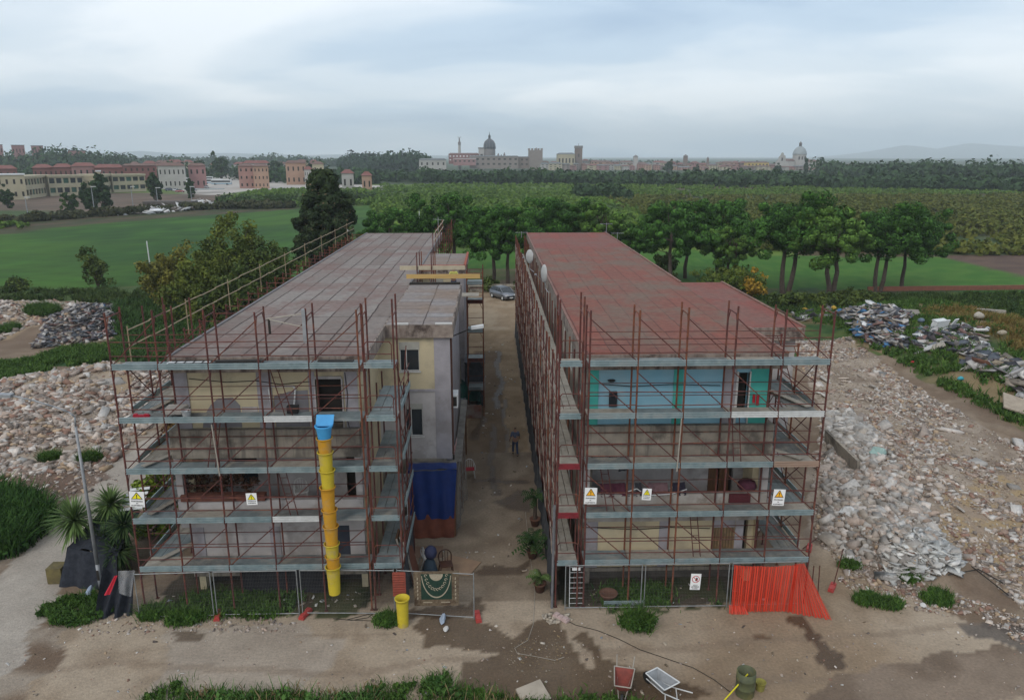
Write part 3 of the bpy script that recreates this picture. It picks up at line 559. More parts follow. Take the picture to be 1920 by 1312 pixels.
class Scaf:
    def __init__(s, label, loc): s.items = {}; s.root = thing('scaffold', label, 'scaffold', loc); s.loc = Vector(loc)
    def put(s, kind, mb, m, pos): s.items.setdefault(kind, []).append((math.dist(pos, (0, 0, H)), mb, m))
    def frame(s, a, b, ztop, zarch=None, z0=0.0):
        """a outer foot (x,y), b inner foot (x,y)"""
        mb = MB(); r = .036; j = lambda: rnd.uniform(-.012, .012)
        for p in (a, b):
            mb.tube((p[0]+j(), p[1]+j(), z0), (p[0]+j(), p[1]+j(), ztop if p is a else ztop - rnd.choice([0, .0, .02])), r, 6)
            mb.box(p[0]-.07, p[0]+.07, p[1]-.07, p[1]+.07, z0, z0+.012)
        m = ((a[0]+b[0])/2, (a[1]+b[1])/2)
        for z in LV + [zarch or 11.72]:
            if z > ztop: continue
            zt = z - .06 if z in LV else z
            if z != 9.87 or ztop < 11: pass
            mb.tube((a[0], a[1], zt), (b[0], b[1], zt), .026, 5)
            for p in (a, b):     # knee braces of the portal
                q = (p[0]*.62 + m[0]*.38, p[1]*.62 + m[1]*.38)
                mb.tube((p[0], p[1], zt-.42), (q[0], q[1], zt), .017, 4, cap=False)
        for z in [l + h for l in LV for h in (.0,)]:
            if z < ztop: mb.tube((a[0], a[1], z-.09), (a[0], a[1], z+.03), .052, 6)
        s.put('upright_frame', mb, rnd.choice([M_rust, M_rust, M_rust2]), (a[0], a[1], 8))
    def bay(s, a0, a1, b0, b1, z, toe=True, rails=2, brace=0, deck=True, toem=None, rearrail=False, railm=None, deckm=None, ends=()):
        """a0,a1 outer line, b0,b1 inner line"""
        A0, A1, B0, B1 = [Vector((*p, 0)) for p in (a0, a1, b0, b1)]
        u = (A1 - A0); L_ = u.length; u.normalize(); v = (B0 - A0); wd = v.length; v.normalize(); ang = math.atan2(u.y, u.x)
        mid = (A0 + A1 + B0 + B1) / 4
        if deck:
            mb = MB(); n = 3; pw = (wd - .06) / n
            for i in range(n):
                c = A0 + u * L_/2 + v * (.03 + pw * (i+.5)); zz_ = z + rnd.uniform(-.006, .006)
                mb.obox((c.x, c.y, zz_-.025), (L_-.03, pw-.03, .05), ang)
                for k in range(3):
                    c2 = c + v * (pw * (.28*(k-1))); mb.obox((c2.x, c2.y, zz_+.004), (L_-.1, .02, .012), ang)
            s.put('platform', mb, deckm or rnd.choice([M_galv, M_galv, M_galv3, M_galv3, M_plank]), (mid.x, mid.y, z))
        if toe:
            mb = MB(); c = A0 + u*L_/2 - v * .045
            mb.obox((c.x, c.y, z+.09), (L_-.05, .012, .22), ang)
            for dz in (-.015, .075, .165): c3 = c - v * .022; mb.obox((c3.x, c3.y, z+dz+.012), (L_-.05, .036, .03), ang)
            s.put('toe_board', mb, toem or M_galv2, (mid.x, mid.y, z))
        if rails:
            mb = MB(); o = -v * .045
            for h in (.48, .98)[:rails]:
                p = A0 + o; q = A1 + o; zz_ = z + h; m_ = (p + q) / 2
                e1, e2 = rnd.uniform(-.02, .02), rnd.uniform(-.02, .02)
                mb.tube((p.x, p.y, zz_+e1), (q.x, q.y, zz_+e2), .02 if not railm else .027, 5)
            s.put('guard_rail', mb, railm or M_rust, (mid.x, mid.y, z))
            if rearrail:
                mb = MB()
                for h in (.5, 1.0): mb.tube((B0.x, B0.y, z+h), (B1.x, B1.y, z+h), .017, 4)
                s.put('inner_rail', mb, railm or M_rust, (mid.x, mid.y, z))
        if brace:
            mb = MB(); o = v * .05; p, q = (A0 + o, A1 + o) if brace > 0 else (A1 + o, A0 + o)
            mb.tube((p.x, p.y, z+.12), (q.x, q.y, z+1.72), .021, 5); s.put('brace', mb, M_rust, (mid.x, mid.y, z))
    def done(s):
        for kind, lst in s.items.items():
            lst.sort(key=lambda t: t[0])
            for d, mb, m in lst[:98]: o = mb.build(kind, m, s.root); o.location = -s.loc
            if len(lst) > 98:
                allb = MB(); bym = {}
                for d, mb, m in lst[98:]: bym.setdefault(m.name, MB()).add(mb.v, mb.f)
                ms = list(bym); 
                for k in ms: allb.add(bym[k].v, bym[k].f)
                me = allb.mesh(kind, MATS[ms[0]])
                for k in ms[1:]: me.materials.append(MATS[k])
                idx = []; 
                for i, k in enumerate(ms): idx += [i] * len(bym[k].f)
                me.polygons.foreach_set('material_index', idx)
                o = link(kind, me, s.root, kind='stuff'); o.location = -s.loc
def endrail(sc, x0, x1, y, z):
    mb = MB(); r = .02
    for h in (.95, .5):
        mb.path([(x0+.02, y, z+.1), (x0+.02, y, z+h-.1), (x0+.1, y, z+h), (x1-.1, y, z+h), (x1-.02, y, z+h-.1), (x1-.02, y, z+.1)] if h > .6 else [(x0+.02, y, z+h), (x1-.02, y, z+h)], r, 5)
    sc.put('end_rail', mb, M_rust, (x0, y, z))
# ---- left block
SL = Scaf('rusty scaffold with steel decks wrapped round the grey roofed block', (-8.5, 26, 0))
FX = [-13.5, -11.87, -10.09, -8.31, -6.53, -4.75]
TOPL = 11.95
for i, x in enumerate(FX): SL.frame((x, 26.0), (x, 27.05), TOPL + rnd.uniform(-.05, .1))
for i in range(5):
    a0, a1, b0, b1 = (FX[i], 26), (FX[i+1], 26), (FX[i], 27.05), (FX[i+1], 27.05)
    for k, z in enumerate(LV):
        chute = i == 4
        SL.bay(a0, a1, b0, b1, z, toe=not (chute and k in (1, 3)), brace=1 if (k % 2 == 0 or i > 0) else 0, rearrail=True, toem=M_galvw if (i == 3 and k in (1, 3)) else None)
SL.frame((-3.5, 26.0), (-3.5, 27.05), 12.35); SL.frame((-4.6, 26.0), (-4.6, 27.05), 12.2)
for z in LV:
    SL.bay((-4.6, 26), (-3.5, 26), (-4.6, 27.05), (-3.5, 27.05), z, rails=0); endrail(SL, -4.55, -3.55, 25.95, z)
ys_ = [27.05 + 1.6*i for i in range(4)]
for i in range(2):
    for z in LV[:4]: SL.bay((-3.5, ys_[i]), (-3.5, ys_[i+1]), (-4.6, ys_[i]), (-4.6, ys_[i+1]), z, brace=1 if i % 2 else -1)
    SL.frame((-3.5, ys_[i+1]), (-4.6, ys_[i+1]), 8.5)
yl = [27.05 + 1.8*i for i in range(27)]
for i in range(26):
    for k, z in enumerate(LV[:4]): SL.bay((-13.5, yl[i]), (-13.5, yl[i+1]), (-12.42, yl[i]), (-12.42, yl[i+1]), z, brace=(1 if i % 2 else -1) if k % 2 else 0)
    SL.frame((-13.5, yl[i+1]), (-12.42, yl[i+1]), 9.9 if i > 1 else 11.6)
    mb = MB()
    for h in (10.42, 11.05): mb.tube((-13.3, yl[i], h + rnd.uniform(-.03, .03)), (-13.3, yl[i+1], h + rnd.uniform(-.03, .03)), .025, 5)
    if i % 3 == 0: mb.tube((-13.3, yl[i], 9.6), (-13.3, yl[i], 11.2), .022, 5)
    SL.put('guard_rail', mb, M_pipe, (-13.3, yl[i], 11))
# rails along the rest of the alley edge and the back of the roof
for y in (46.5, 48.2, 49.6, 60, 63, 66, 69, 72): SL.frame((-3.7, y), (-4.6, y), rnd.uniform(10.8, 11.5))
for y0, y1 in ((44.2, 46.5), (46.5, 48.2), (48.2, 49.6), (60, 63), (63, 66), (66, 69), (69, 72)):
    for z in LV[:4]: SL.bay((-3.7, y0), (-3.7, y1), (-4.6, y0), (-4.6, y1), z)
mb = MB()
for y in (60, 63, 66, 69): mb.tube((-4.5, y, 10.7), (-4.5, y+3, 10.75), .04, 5); mb.tube((-4.5, y, 11.2), (-4.5, y+3, 11.3), .04, 5)
SL.put('guard_rail', mb, M_pipe, (-4.5, 66, 11))
SL.done()
# ---- right block
SR = Scaf('rusty scaffold with steel decks wrapped round the red roofed block', (7.5, 26, 0))
FR = [3.54, 5.3, 7.06, 8.83, 10.6, 12.35]
for x in FR: SR.frame((x, 26.0), (x, 27.05), TOPL - .03 * (x > 9) * (x - 9) + rnd.uniform(-.05, .1))
M_ply = mat('wood_toe', (0.36,0.25,0.19), (0.28,0.20,0.15), scale=3, stretch=(.5,3,3))
for i in range(5):
    a0, a1, b0, b1 = (FR[i], 26), (FR[i+1], 26), (FR[i], 27.05), (FR[i+1], 27.05)
    for k, z in enumerate(LV): SR.bay(a0, a1, b0, b1, z, brace=-1, rearrail=True, toem=M_galvw if (i >= 3 and k == 3) else (M_ply if (i == 4 and k == 2) else None))
SR.frame((2.45, 26.0), (2.45, 27.05), 12.3); SR.frame((3.3, 26.0), (3.3, 27.05), 12.4)
for k, z in enumerate(LV):
    SR.bay((2.45, 26), (3.3, 26), (2.45, 27.05), (3.3, 27.05), z, rails=0, toem=M_red if k in (1, 2) else None, deckm=M_plank); endrail(SR, 2.47, 3.28, 25.95, z)
yr = [27.05 + 1.8*i for i in range(27)]
for i in range(26):
    for k, z in enumerate(LV[:4]): SR.bay((2.45, yr[i]), (2.45, yr[i+1]), (3.3, yr[i]), (3.3, yr[i+1]), z, brace=(1 if (i+k) % 2 else -1), toe=False, deckm=M_plank, railm=None)
    SR.frame((2.45, yr[i+1]), (3.3, yr[i+1]), 9.72 + rnd.uniform(-.12, .15))
    mb = MB(); z = 1.5
    for k in range(4):
        if (i + k) % 2: continue
        mb = MB(); mb.tube((2.4, yr[i]+.3, LV[k]-.3), (2.4, yr[i]+rnd.uniform(.8, 1.6), LV[k]+rnd.uniform(.6, 1.2)), .03, 5)
        SR.put('loose_tube', mb, mat('pale_tube', (0.30,0.25,0.21), (0.18,0.13,0.11), scale=3), (2.4, yr[i], 5))
yo = [27.05, 28.85, 30.65]
for i in range(2):
    for k, z in enumerate(LV[:4]): SR.bay((12.35, yo[i]), (12.35, yo[i+1]), (11.35, yo[i]), (11.35, yo[i+1]), z, brace=1 if i % 2 else -1)
    SR.frame((12.35, yo[i+1]), (11.35, yo[i+1]), 9.9)
SR.done()
# ---- small tower between the two bays on the alley
ST = Scaf('rust brown scaffold tower standing in the alley beside the grey roofed block', (-1.1, 48.6, 0))
for y in (48.6, 50.4): ST.frame((-.55, y), (-1.6, y), 9.9 + rnd.uniform(0, .3)); 
for k, z in enumerate((1.87, 3.88, 5.88, 7.87, 9.1)): ST.bay((-1.6, 48.6), (-.55, 48.6), (-1.6, 50.4), (-.55, 50.4), z, toem=M_rust if k % 2 else M_galv, deckm=M_galv, rails=2, brace=0)
ST.done()
# ================================================================== VEGETATION
M_leaf = mat('foliage', (0.8,0.8,0.8), (1.2,1.2,1.15), scale=1.5, rough=.75, attr='tint', spec=.15)
M_bark = mat('bark', (0.10,0.075,0.06), (0.055,0.042,0.035), scale=4, stretch=(3,3,.6), rough=.95, bump=.6)
def clumps(cent, rad, per, size, col1, col2, squash=1.0, aspect=1.0, seed=1, out=0.5, shell=0.35, bright=None):
    """leaf quads in clumps: cent (n,3), rad (n,)"""
    r = np.random.default_rng(seed); cent = np.asarray(cent, float); n = len(cent); rad = np.broadcast_to(np.asarray(rad, float), (n,))
    d = r.normal(size=(n, per, 3)); d /= np.linalg.norm(d, axis=-1, keepdims=True) + 1e-9
    rr = (shell + (1-shell) * r.random((n, per, 1))) * rad[:, None, None]
    p = cent[:, None, :] + d * rr * np.array([1, 1, squash])
    nrm = d * out + r.normal(size=d.shape) * (1 - out) * .8; nrm /= np.linalg.norm(nrm, axis=-1, keepdims=True) + 1e-9
    t = np.cross(nrm, r.normal(size=d.shape)); t /= np.linalg.norm(t, axis=-1, keepdims=True) + 1e-9; b = np.cross(nrm, t)
    s = size * (0.6 + .8 * r.random((n, per, 1))); t = t * s * aspect; b = b * s
    V = np.stack([p-t-b*.5, p+t*.3-b, p+t+b*.5, p-t*.2+b], 2).reshape(-1, 3)
    Fq = np.arange(len(V)).reshape(-1, 4)
    k = r.random((n, 1, 1)) * .6 + r.random((n, per, 1)) * .4
    col = np.asarray(col1) * (1-k) + np.asarray(col2) * k
    col = np.repeat(col.reshape(-1, 3), 4, 0); return V, Fq, col
def merge(parts):
    V = []; Fq = []; Cc = []; o = 0
    for v, f, c in parts: V.append(v); Fq.append(f + o); Cc.append(c); o += len(v)
    return np.concatenate(V), np.concatenate(Fq), np.concatenate(Cc)
def limb_mb(paths):
    mb = MB()
    for pts in paths:
        for (p, r1), (q, r2) in zip(pts[:-1], pts[1:]): mb.tube(p, q, r1, 7, r2)
    return mb
def pine_variant(seed, h=10., cw=3.6, ch=3.4, lean=0.0, col1=(0.012,0.040,0.008), col2=(0.045,0.112,0.018), n=95, low=.36, trunks=1, flat=1.0):
    r = np.random.default_rng(seed); cz = h - ch
    d = r.normal(size=(n, 3)); d[:, 2] = d[:, 2] * .9 + .25; d /= np.linalg.norm(d, axis=1, keepdims=True)
    k = .35 + .65 * r.random((n, 1))**.6; lob = 1 + .30*np.sin(d[:, :1]*3.1 + seed) + .22*np.sin(d[:, 1:2]*4.3 + seed*2) + .14*np.sin(d[:, 2:]*6 + seed)
    c = d * k * lob * np.array([cw, cw, ch * flat]) + np.array([lean, 0, cz]); c[:, 2] = cz + (c[:, 2] - cz) * (h - .75 - cz) / (c[:, 2].max() - cz); c[:, :2] *= np.array([cw, cw]) / np.abs(c[:, :2]).max(0); c = c[c[:, 2] > h * low]
    rad = r.uniform(.42, 1.0, len(c)) * cw / 4.6
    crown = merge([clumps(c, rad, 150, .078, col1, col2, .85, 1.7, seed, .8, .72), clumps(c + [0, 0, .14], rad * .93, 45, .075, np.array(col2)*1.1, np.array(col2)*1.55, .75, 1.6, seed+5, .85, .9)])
    pths = []
    for tr in range(trunks):
        ox = (tr - (trunks-1)/2) * 1.1; b0 = (ox*.4, 0, -.3); pts = [(b0, .26)]
        for i in range(1, 6): f = i/5; pts.append(((ox*(.4+.9*f) + lean*f + r.normal()*.12, r.normal()*.12, cz*1.12*f), .26 - .15*f))
        pths.append(pts); top = Vector(pts[-2][0])
        for q in c[r.choice(len(c), 13, False)]:
            m_ = (top + Vector(q)) / 2 + Vector((0, 0, -.35)); pths.append([(tuple(top), .085), (tuple(m_), .055), (tuple(q), .025)])
        for q in range(3):
            a = r.uniform(0, 2*PI); z = cz * r.uniform(.5, .8); b = Vector((ox*.9 + lean*.5, 0, z)); pths.append([(tuple(b), .05), (tuple(b + Vector((math.cos(a)*1.3, math.sin(a)*1.3, .35))), .02)])
    return crown, limb_mb(pths)
def tree(kind, label, cat, loc, crown, limbs, group=None, rz=0, sc=1):
    o = thing(kind, label, cat, loc, rz, group); o.scale = (sc, sc, sc)
    link('crown', npmesh('crown', *crown[:2], M_leaf, crown[2]), o); limbs.build('trunk', M_bark, o); return o
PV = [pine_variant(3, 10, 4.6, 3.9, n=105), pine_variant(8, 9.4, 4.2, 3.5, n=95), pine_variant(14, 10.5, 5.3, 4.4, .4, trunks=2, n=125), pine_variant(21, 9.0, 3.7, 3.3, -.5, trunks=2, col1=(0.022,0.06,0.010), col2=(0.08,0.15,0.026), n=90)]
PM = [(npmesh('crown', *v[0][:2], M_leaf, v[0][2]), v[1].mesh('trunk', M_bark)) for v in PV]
# px of trunk, py of foot, variant, px/py of crown top -> scale from height
PINES = [(735, 520, 1, 392, 'small dark pine just beyond the back left corner of the grey roof'),
 (800, 512, 1, 400, 'low pine crown half hidden by the back edge of the grey roof'),
 (853, 515, 0, 363, 'tall rounded pine above the right end of the grey roof, beside the pipe rail'),
 (925, 533, 1, 388, 'pine with a bare slim trunk standing behind the silver car, left of its pair'),
 (952, 536, 0, 386, 'pine with the thicker bare trunk rising right behind the silver car'),
 (1022, 520, 0, 372, 'pine showing just above the left corner of the red roof'),
 (1064, 512, 1, 388, 'bushy pine over the back edge of the red roof, left of the bright green one'),
 (1135, 515, 3, 378, 'bright green rounded pine behind the back right corner of the red roof'),
 (1180, 515, 1, 420, 'low dark pine tucked beside the back right corner of the red roof'),
 (1253, 540, 1, 384, 'dark pine nearest the jog in the red roof, its slim trunk left of a stump'),
 (1285, 522, 0, 376, 'dark pine with forked trunk behind the jog of the red roof'),
 (1345, 520, 1, 374, 'broad pine crown between the roof jog and the tallest pine'),
 (1372, 540, 3, 425, 'low pale pine crown above the yellowing bush'),
 (1472, 550, 2, 358, 'tallest pine of the right hand row, on two straight trunks'),
 (1558, 560, 3, 385, 'yellow green pine on two trunks, the right one leaning'),
 (1645, 548, 2, 378, 'wide pine on crossed trunks second from the right end of the row'),
 (1690, 540, 0, 392, 'rightmost dark pine of the row, one bough drooping low')]
for i, (px, py, v, top, lab) in enumerate(PINES):
    x, y, _ = g(px, py); h = at(px, top, y)[2]; base = [10., 9.4, 10.5, 9.0][v]; s = 1.07 * h / (base + .35)
    o = thing('pine_tree', lab, 'pine tree', (x, y, 0), rnd.uniform(0, 6.28) if v < 2 else rnd.uniform(-.4, .4), 'pines in the row behind the two blocks'); o.scale = (s*rnd.uniform(1.0, 1.1), s, s)
    link('crown', PM[v][0], o); link('trunk', PM[v][1], o)
# generic broadleaf
def broad(seed, w, h, col1, col2, n=45, per=60, size=.12, low=.15, rad=(.5, .9), dense=.5, stemmy=True):
    r = np.random.default_rng(seed); d = r.normal(size=(n, 3)); d /= np.linalg.norm(d, axis=1, keepdims=True); k = r.random((n, 1))**.45
    lob = 1 + .22*np.sin(d[:, :1]*4 + seed) + .2*np.sin(d[:, 1:2]*5 + seed*3)
    c = d * k * lob * np.array([w, w, h*(1-low)/2]) + np.array([0, 0, h*(1+low)/2]); c[:, 2] = np.maximum(c[:, 2] * (h - rad[0]*.7) / c[:, 2].max(), .25)
    rr = r.uniform(*rad, n); cr = clumps(c, rr, per, size, col1, col2, .85, 1.3, seed, dense, .3)
    pths = []
    for q in c[r.choice(n, min(12, n), False)]:
        m_ = Vector((q[0]*.35, q[1]*.35, q[2]*.5)); pths.append([((0, 0, -.2), .10*h/6), (tuple(m_), .07*h/6), (tuple(q), .02)])
    return cr, limb_mb(pths)
# big dark evergreen left of the grey roof
r = np.random.default_rng(5); n = 620; zt = r.random(n)**.75
x0, y0, _ = g(618, 545); HT = at(600, 314, y0)[2]
prof = np.interp(zt, [0, .12, .35, .5, .62, .78, .84, .93, 1], [3.2, 4.3, 4.4, 3.9, 4.4, 3.7, 2.2, 2.1, 1.2]) * y0 / 95. * .74
a = r.random(n) * 2*PI; rr = prof * (.35 + .65 * r.random(n)**.5) * (1 + .24*np.sin(a*3 + zt*9) + .12*np.sin(a*5 - zt*14))
c = np.stack([np.cos(a)*rr, np.sin(a)*rr, .6 + zt*(HT-1.2)], -1)
cr = merge([clumps(c, .62, 90, .12, (0.012,0.026,0.010), (0.042,0.062,0.022), .8, 1.5, 5, .7, .5), clumps(c[::5], .9, 12, .10, (0.10,0.075,0.04), (0.14,0.11,0.06), 1, 1.2, 9)])
tree('evergreen_tree', 'very tall dark evergreen tree left of the grey roof, brown cones in its crown', 'tree', (x0, y0, 0), cr, limb_mb([[((0, 0, -.2), .45), ((0.2, 0, HT*.5), .28), ((0, 0, HT*.97), .05)]] + [[((0,0,q[2]-.6), .10), (tuple(q), .03)] for q in c[::26]]))
# left cluster of half turned trees
OL = [((0.035,0.06,0.013), (0.15,0.175,0.03)), ((0.05,0.06,0.015), (0.18,0.165,0.03)), ((0.026,0.05,0.014), (0.10,0.13,0.026))]
def put_tree(kind, lab, cat, px, py, w, h, cols, seed, **k):
    gp = k.pop('group', None); x, y, _ = g(px, py); cr, lb = broad(seed, w, h, *cols, **k); tree(kind, lab, cat, (x, y, hz(x, y)), cr, lb, gp); return x, y
put_tree('leafy_tree', 'tree turning yellow beside the white post at the edge of the green field', 'tree', 325, 575, 3.3, 7.2, OL[1], 31, n=95, per=110, low=.0, size=.11, rad=(.6, 1.15), group='trees left of the grey roofed block')
put_tree('leafy_tree', 'tallest of the loose green trees left of the grey roof, round top against the field', 'tree', 440, 575, 4.6, 11.0, OL[0], 32, n=170, per=110, low=.0, size=.11, rad=(.6, 1.15), group='trees left of the grey roofed block')
put_tree('leafy_tree', 'olive green tree between the yellowing tree and the tallest loose one', 'tree', 380, 600, 4.0, 7.6, OL[0], 33, n=140, per=110, low=.0, size=.11, rad=(.6, 1.15), group='trees left of the grey roofed block')
put_tree('leafy_tree', 'dark green tree close against the scaffold rails beside the dark evergreen', 'tree', 508, 585, 4.3, 8.4, OL[2], 34, n=130, per=110, low=.0, size=.11, rad=(.6, 1.15), group='trees left of the grey roofed block')
put_tree('leafy_tree', 'dark low tree under the pipe rails, nearest the front of the left cluster', 'tree', 455, 620, 3.0, 5.6, OL[2], 35, n=70, per=70, low=.02, group='trees left of the grey roofed block')
put_tree('slender_tree', 'slim upright feathery tree alone in front of the bright green field', 'tree', 185, 540, 1.6, 5.6, OL[2], 36, n=46, per=80, low=.02, size=.10)
put_tree('yellowing_bush', 'green and yellow bush at the foot of the pines by the red roof jog', 'bush', 1370, 552, 4.2, 3.6, ((0.05,0.09,0.02), (0.16,0.19,0.03)), 37, n=80, per=70, low=0)
put_tree('orange_bush', 'orange leaved young tree beside the yellow green bush under the pines', 'bush', 1412, 556, 1.5, 3.6, ((0.22,0.13,0.02), (0.38,0.24,0.03)), 38, n=26, per=60, low=0)
for i, (px, py, w_, h_, lab) in enumerate([(650, 440, 2.2, 3, 'dark shrub right of the tall evergreen, above the roof back corner'), (30, 545, 1.6, 1.8, 'small dark shrub at the left edge below the green field'),
    (1390, 585, 2.2, 1.6, 'dark shrub behind the red roof bay under the pines'), (1480, 575, 3.0, 1.8, 'dark undergrowth clump at the foot of the tallest pine'), (1620, 565, 3.0, 1.4, 'dark undergrowth clump under the crossed pine trunks'), (1560, 575, 2.8, 1.6, 'dark undergrowth clump under the yellow green pine'),
    (1240, 520, 2.4, 3.5, 'dark shrub between pine trunks behind the red roof'), (912, 545, 1.5, 1.8, 'small dark shrub left of the silver car'), (978, 545, 1.5, 1.6, 'small dark shrub right of the silver car')]):
    put_tree('shrub', lab, 'shrub', px, py, w_, h_, OL[2], 50+i, n=30, per=60, low=0)
# green brambles left of the scaffold
x, y = -15.6, 30.5
for i, (bx, by, w_, h_, cols, lab, kd) in enumerate([(-15.75, 32.4, 1.35, 3.9, ((0.10,0.15,0.02),(0.22,0.28,0.03)), 'bright lime green bush pressed against the left end of the scaffold, behind the warning sign', 'bush'),
    (-14.9, 37.5, 1.5, 2.4, ((0.09,0.13,0.02),(0.18,0.22,0.03)), 'lime green bush behind the scaffold, by the burnt brown thicket', 'bush'),
    (-18.2, 41.5, 1.6, 2.6, ((0.10,0.055,0.02),(0.20,0.12,0.04)), 'orange brown dead bush at the edge of the left rubble', 'bush'),
    (-16.6, 39.8, 1.7, 2.2, ((0.025,0.02,0.015),(0.05,0.038,0.026)), 'blackish dry thicket between the dead orange bush and the scaffold', 'thicket'),
    (-14.9, 47.5, 1.4, 1.8, OL[0], 'mid green bush further back along the scaffold', 'bush')]):
    cr, lb = broad(70+i, w_, h_, *cols, n=36, per=80, low=0, size=.085, rad=(.3, .6)); tree('bush', lab, kd, (bx, by, 0), cr, lb)
# grass and weeds --------------------------------------------------
def blades(xy, hgt, col1, col2, w=.02, seed=1, per=14, spread=.25, z=None, lean=.45):
    r = np.random.default_rng(seed); n = len(xy); P_ = np.repeat(np.asarray(xy), per, 0) + r.normal(size=(n*per, 2)) * spread
    zz_ = height(P_[:, 0], P_[:, 1]); h = np.repeat(np.broadcast_to(hgt, (n,)), per) * r.uniform(.4, 1.1, n*per); a = r.random(n*per) * 2*PI; L_ = r.normal(size=(n*per, 2)) * lean * h[:, None]
    dx_ = np.stack([np.cos(a), np.sin(a)], -1) * w * r.uniform(.6, 1.6, (n*per, 1)); b = np.column_stack([P_, zz_ - .03]); m_ = np.column_stack([P_ + L_*.4, zz_ + h*.6]); t_ = np.column_stack([P_ + L_, zz_ + h])
    D = np.column_stack([dx_, np.zeros(n*per)]); V = np.stack([b-D, b+D, m_+D*.8, m_-D*.8, t_+D*.25, t_-D*.25], 1).reshape(-1, 3); i = np.arange(n*per)[:, None]*6
    Fq = np.concatenate([i + [0, 1, 2, 3], i + [3, 2, 4, 5]]); k = r.random((n*per, 1)); c = np.repeat(np.asarray(col1)*(1-k) + np.asarray(col2)*k, 6, 0); return V, Fq, c
def scatter(poly, n, seed=1, thr=None, sc=1.5, s2=7):
    r = np.random.default_rng(seed); p = np.array([q[:2] for q in poly]); lo, hi = p.min(0), p.max(0); q = r.random((n*6, 2)) * (hi-lo) + lo
    m = inpoly(q[:, 0], q[:, 1], poly)
    if thr is not None: m &= fbm(q[:, 0], q[:, 1], sc, s2, 3) > thr
    return q[m][:n]
WG1, WG2 = (0.022,0.06,0.012), (0.09,0.16,0.03)
def weedpatch(name, lab, poly, n, h, seed, thr=None, leafy=True, c1=WG1, c2=WG2, w=.018, per=14, size=.05):
    xy = scatter(poly, n, seed, thr); parts = [blades(xy, h, c1, c2, w, seed, per, .2)]
    if leafy:
        q = xy[::2]; z = height(q[:, 0], q[:, 1]); parts.append(clumps(np.column_stack([q, z + h*.35]), h*.55, 26, size, c1, c2, .8, 1.2, seed+3, .3, .1))
    link(name, npmesh(name, *(lambda t: (t[0], t[1], M_leaf, t[2]))(merge(parts))), label=lab, cat='weeds', kind='stuff')
weedpatch('weeds', 'strip of green weeds along the near edge of the yard', [(-14.0, 20.2), (-12.6, 21.15), (-11.4, 21.3), (-10.6, 21.9), (-10.2, 21.35), (-7.0, 21.4), (-5.2, 21.1), (-3.9, 21.6), (-2.5, 21.7), (-1.6, 22.1), (-1.2, 21.5), (-.6, 21.3), (.6, 20.9), (1.4, 20.6), (2, 18.5), (-14, 18.5)], 1500, .23, 1, .34, size=.05, w=.012)
weedpatch('tall_weeds', 'taller leafy weeds standing up out of the near weed strip', [(-13.5, 20.0), (-10.8, 21.6), (-10.3, 21.3), (-4.5, 21.0), (-1.9, 21.9), (-1.2, 21.0), (0, 20), (-13, 19.5)], 90, .55, 14, .55, size=.06, w=.016, c1=(0.03,0.08,0.018), c2=(0.10,0.19,0.045), per=10)
weedpatch('dry_weeds', 'dry brown stalks mixed into the near weed strip', [(-14.0, 20.2), (-12, 21.2), (-3, 21.2), (1, 20.7), (2, 18.5), (-14, 18.5)], 260, .38, 15, .5, leafy=False, c1=(.12,.08,.04), c2=(.26,.19,.10), per=9)
weedpatch('weeds', 'sparse weeds at the bottom edge behind the wheelbarrows', [(1, 20.6), (3.2, 20.9), (5, 20.5), (5, 19), (1, 19)], 160, .25, 2)
weedpatch('bramble_patch', 'large dark green thicket of tall weeds beside the dirt track at the left edge', G((-160,930),(0,930),(60,945),(100,980),(70,1010),(20,1045),(-100,1060)), 900, 1.15, 3, None, size=.09, c1=(0.014,0.045,0.010), c2=(0.05,0.11,0.02), w=.03, per=18)
for i, (px, py, rr_, hh, lab) in enumerate([(1195, 1175, .55, .75, 'green weed clump at the foot of the mesh fence, right of the grey steel sheet'), (1630, 1128, .55, .4, 'low round green weed, left of a touching pair on the bare yard'), (1668, 1135, .42, .35, 'low round green weed, right of a touching pair on the bare yard'), (1757, 1125, .6, .4, 'green weed mat by the tip of the white tile heap'), (1592, 1062, .4, .3, 'small green weed beside the grey rubble by the fence post'),
    (150, 1145, 1.4, .4, 'grass clump in front of the black netting shed'), (1705, 1092, .35, .3, 'tiny weed at the foot of the rubble pile'),
    (285, 1155, .5, .5, 'weed clump by the torn netting, left of its twin'), (345, 1165, .6, .5, 'weed clump at the left end of the mesh fence'), (730, 1165, .5, .35, 'weeds behind the yellow standing tube'),
    (95, 862, .5, .6, 'weed growing out of the left rubble near the track'), (170, 865, .6, .7, 'bushy weed right beside the lamp post on the rubble'), (85, 597, 1.8, 1.2, 'green bush on the far rubble left of the clothing heap'), (10, 625, 1.5, .9, 'green weed on the rubble at the left edge')]):
    x, y, _ = g(px, py); a = np.random.default_rng(90+i); n_ = int(80*rr_)+20; th = a.random(n_)*2*PI; q = np.column_stack([x + np.cos(th)*rr_*a.random(n_)**.5, y + np.sin(th)*rr_*.75*a.random(n_)**.5])
    z = height(q[:, 0], q[:, 1]); tr_ = merge([clumps(np.column_stack([q, z + hh*.4]), hh*.35, 26, .045 + .02*(rr_ > 1), WG1, (0.07,0.135,0.025), .9, 1.3, 90+i, .4, .2), blades(q, hh, WG1, WG2, .014, 90+i, 12, .1)])
    link('weed_clump', npmesh('weed_clump', tr_[0], tr_[1], M_leaf, tr_[2]), label=lab, cat='weed', group='weed clumps on the bare ground')
weedpatch('grass', 'rough dark grass and nettles between the rubble and the green field', G((-300,535),(0,545),(100,548),(330,545),(420,560),(420,600),(240,600),(215,572),(60,566),(-300,570)), 1300, .8, 4, .42, size=.13, w=.05, per=14, c1=(0.02,0.045,0.012), c2=(0.07,0.10,0.025))
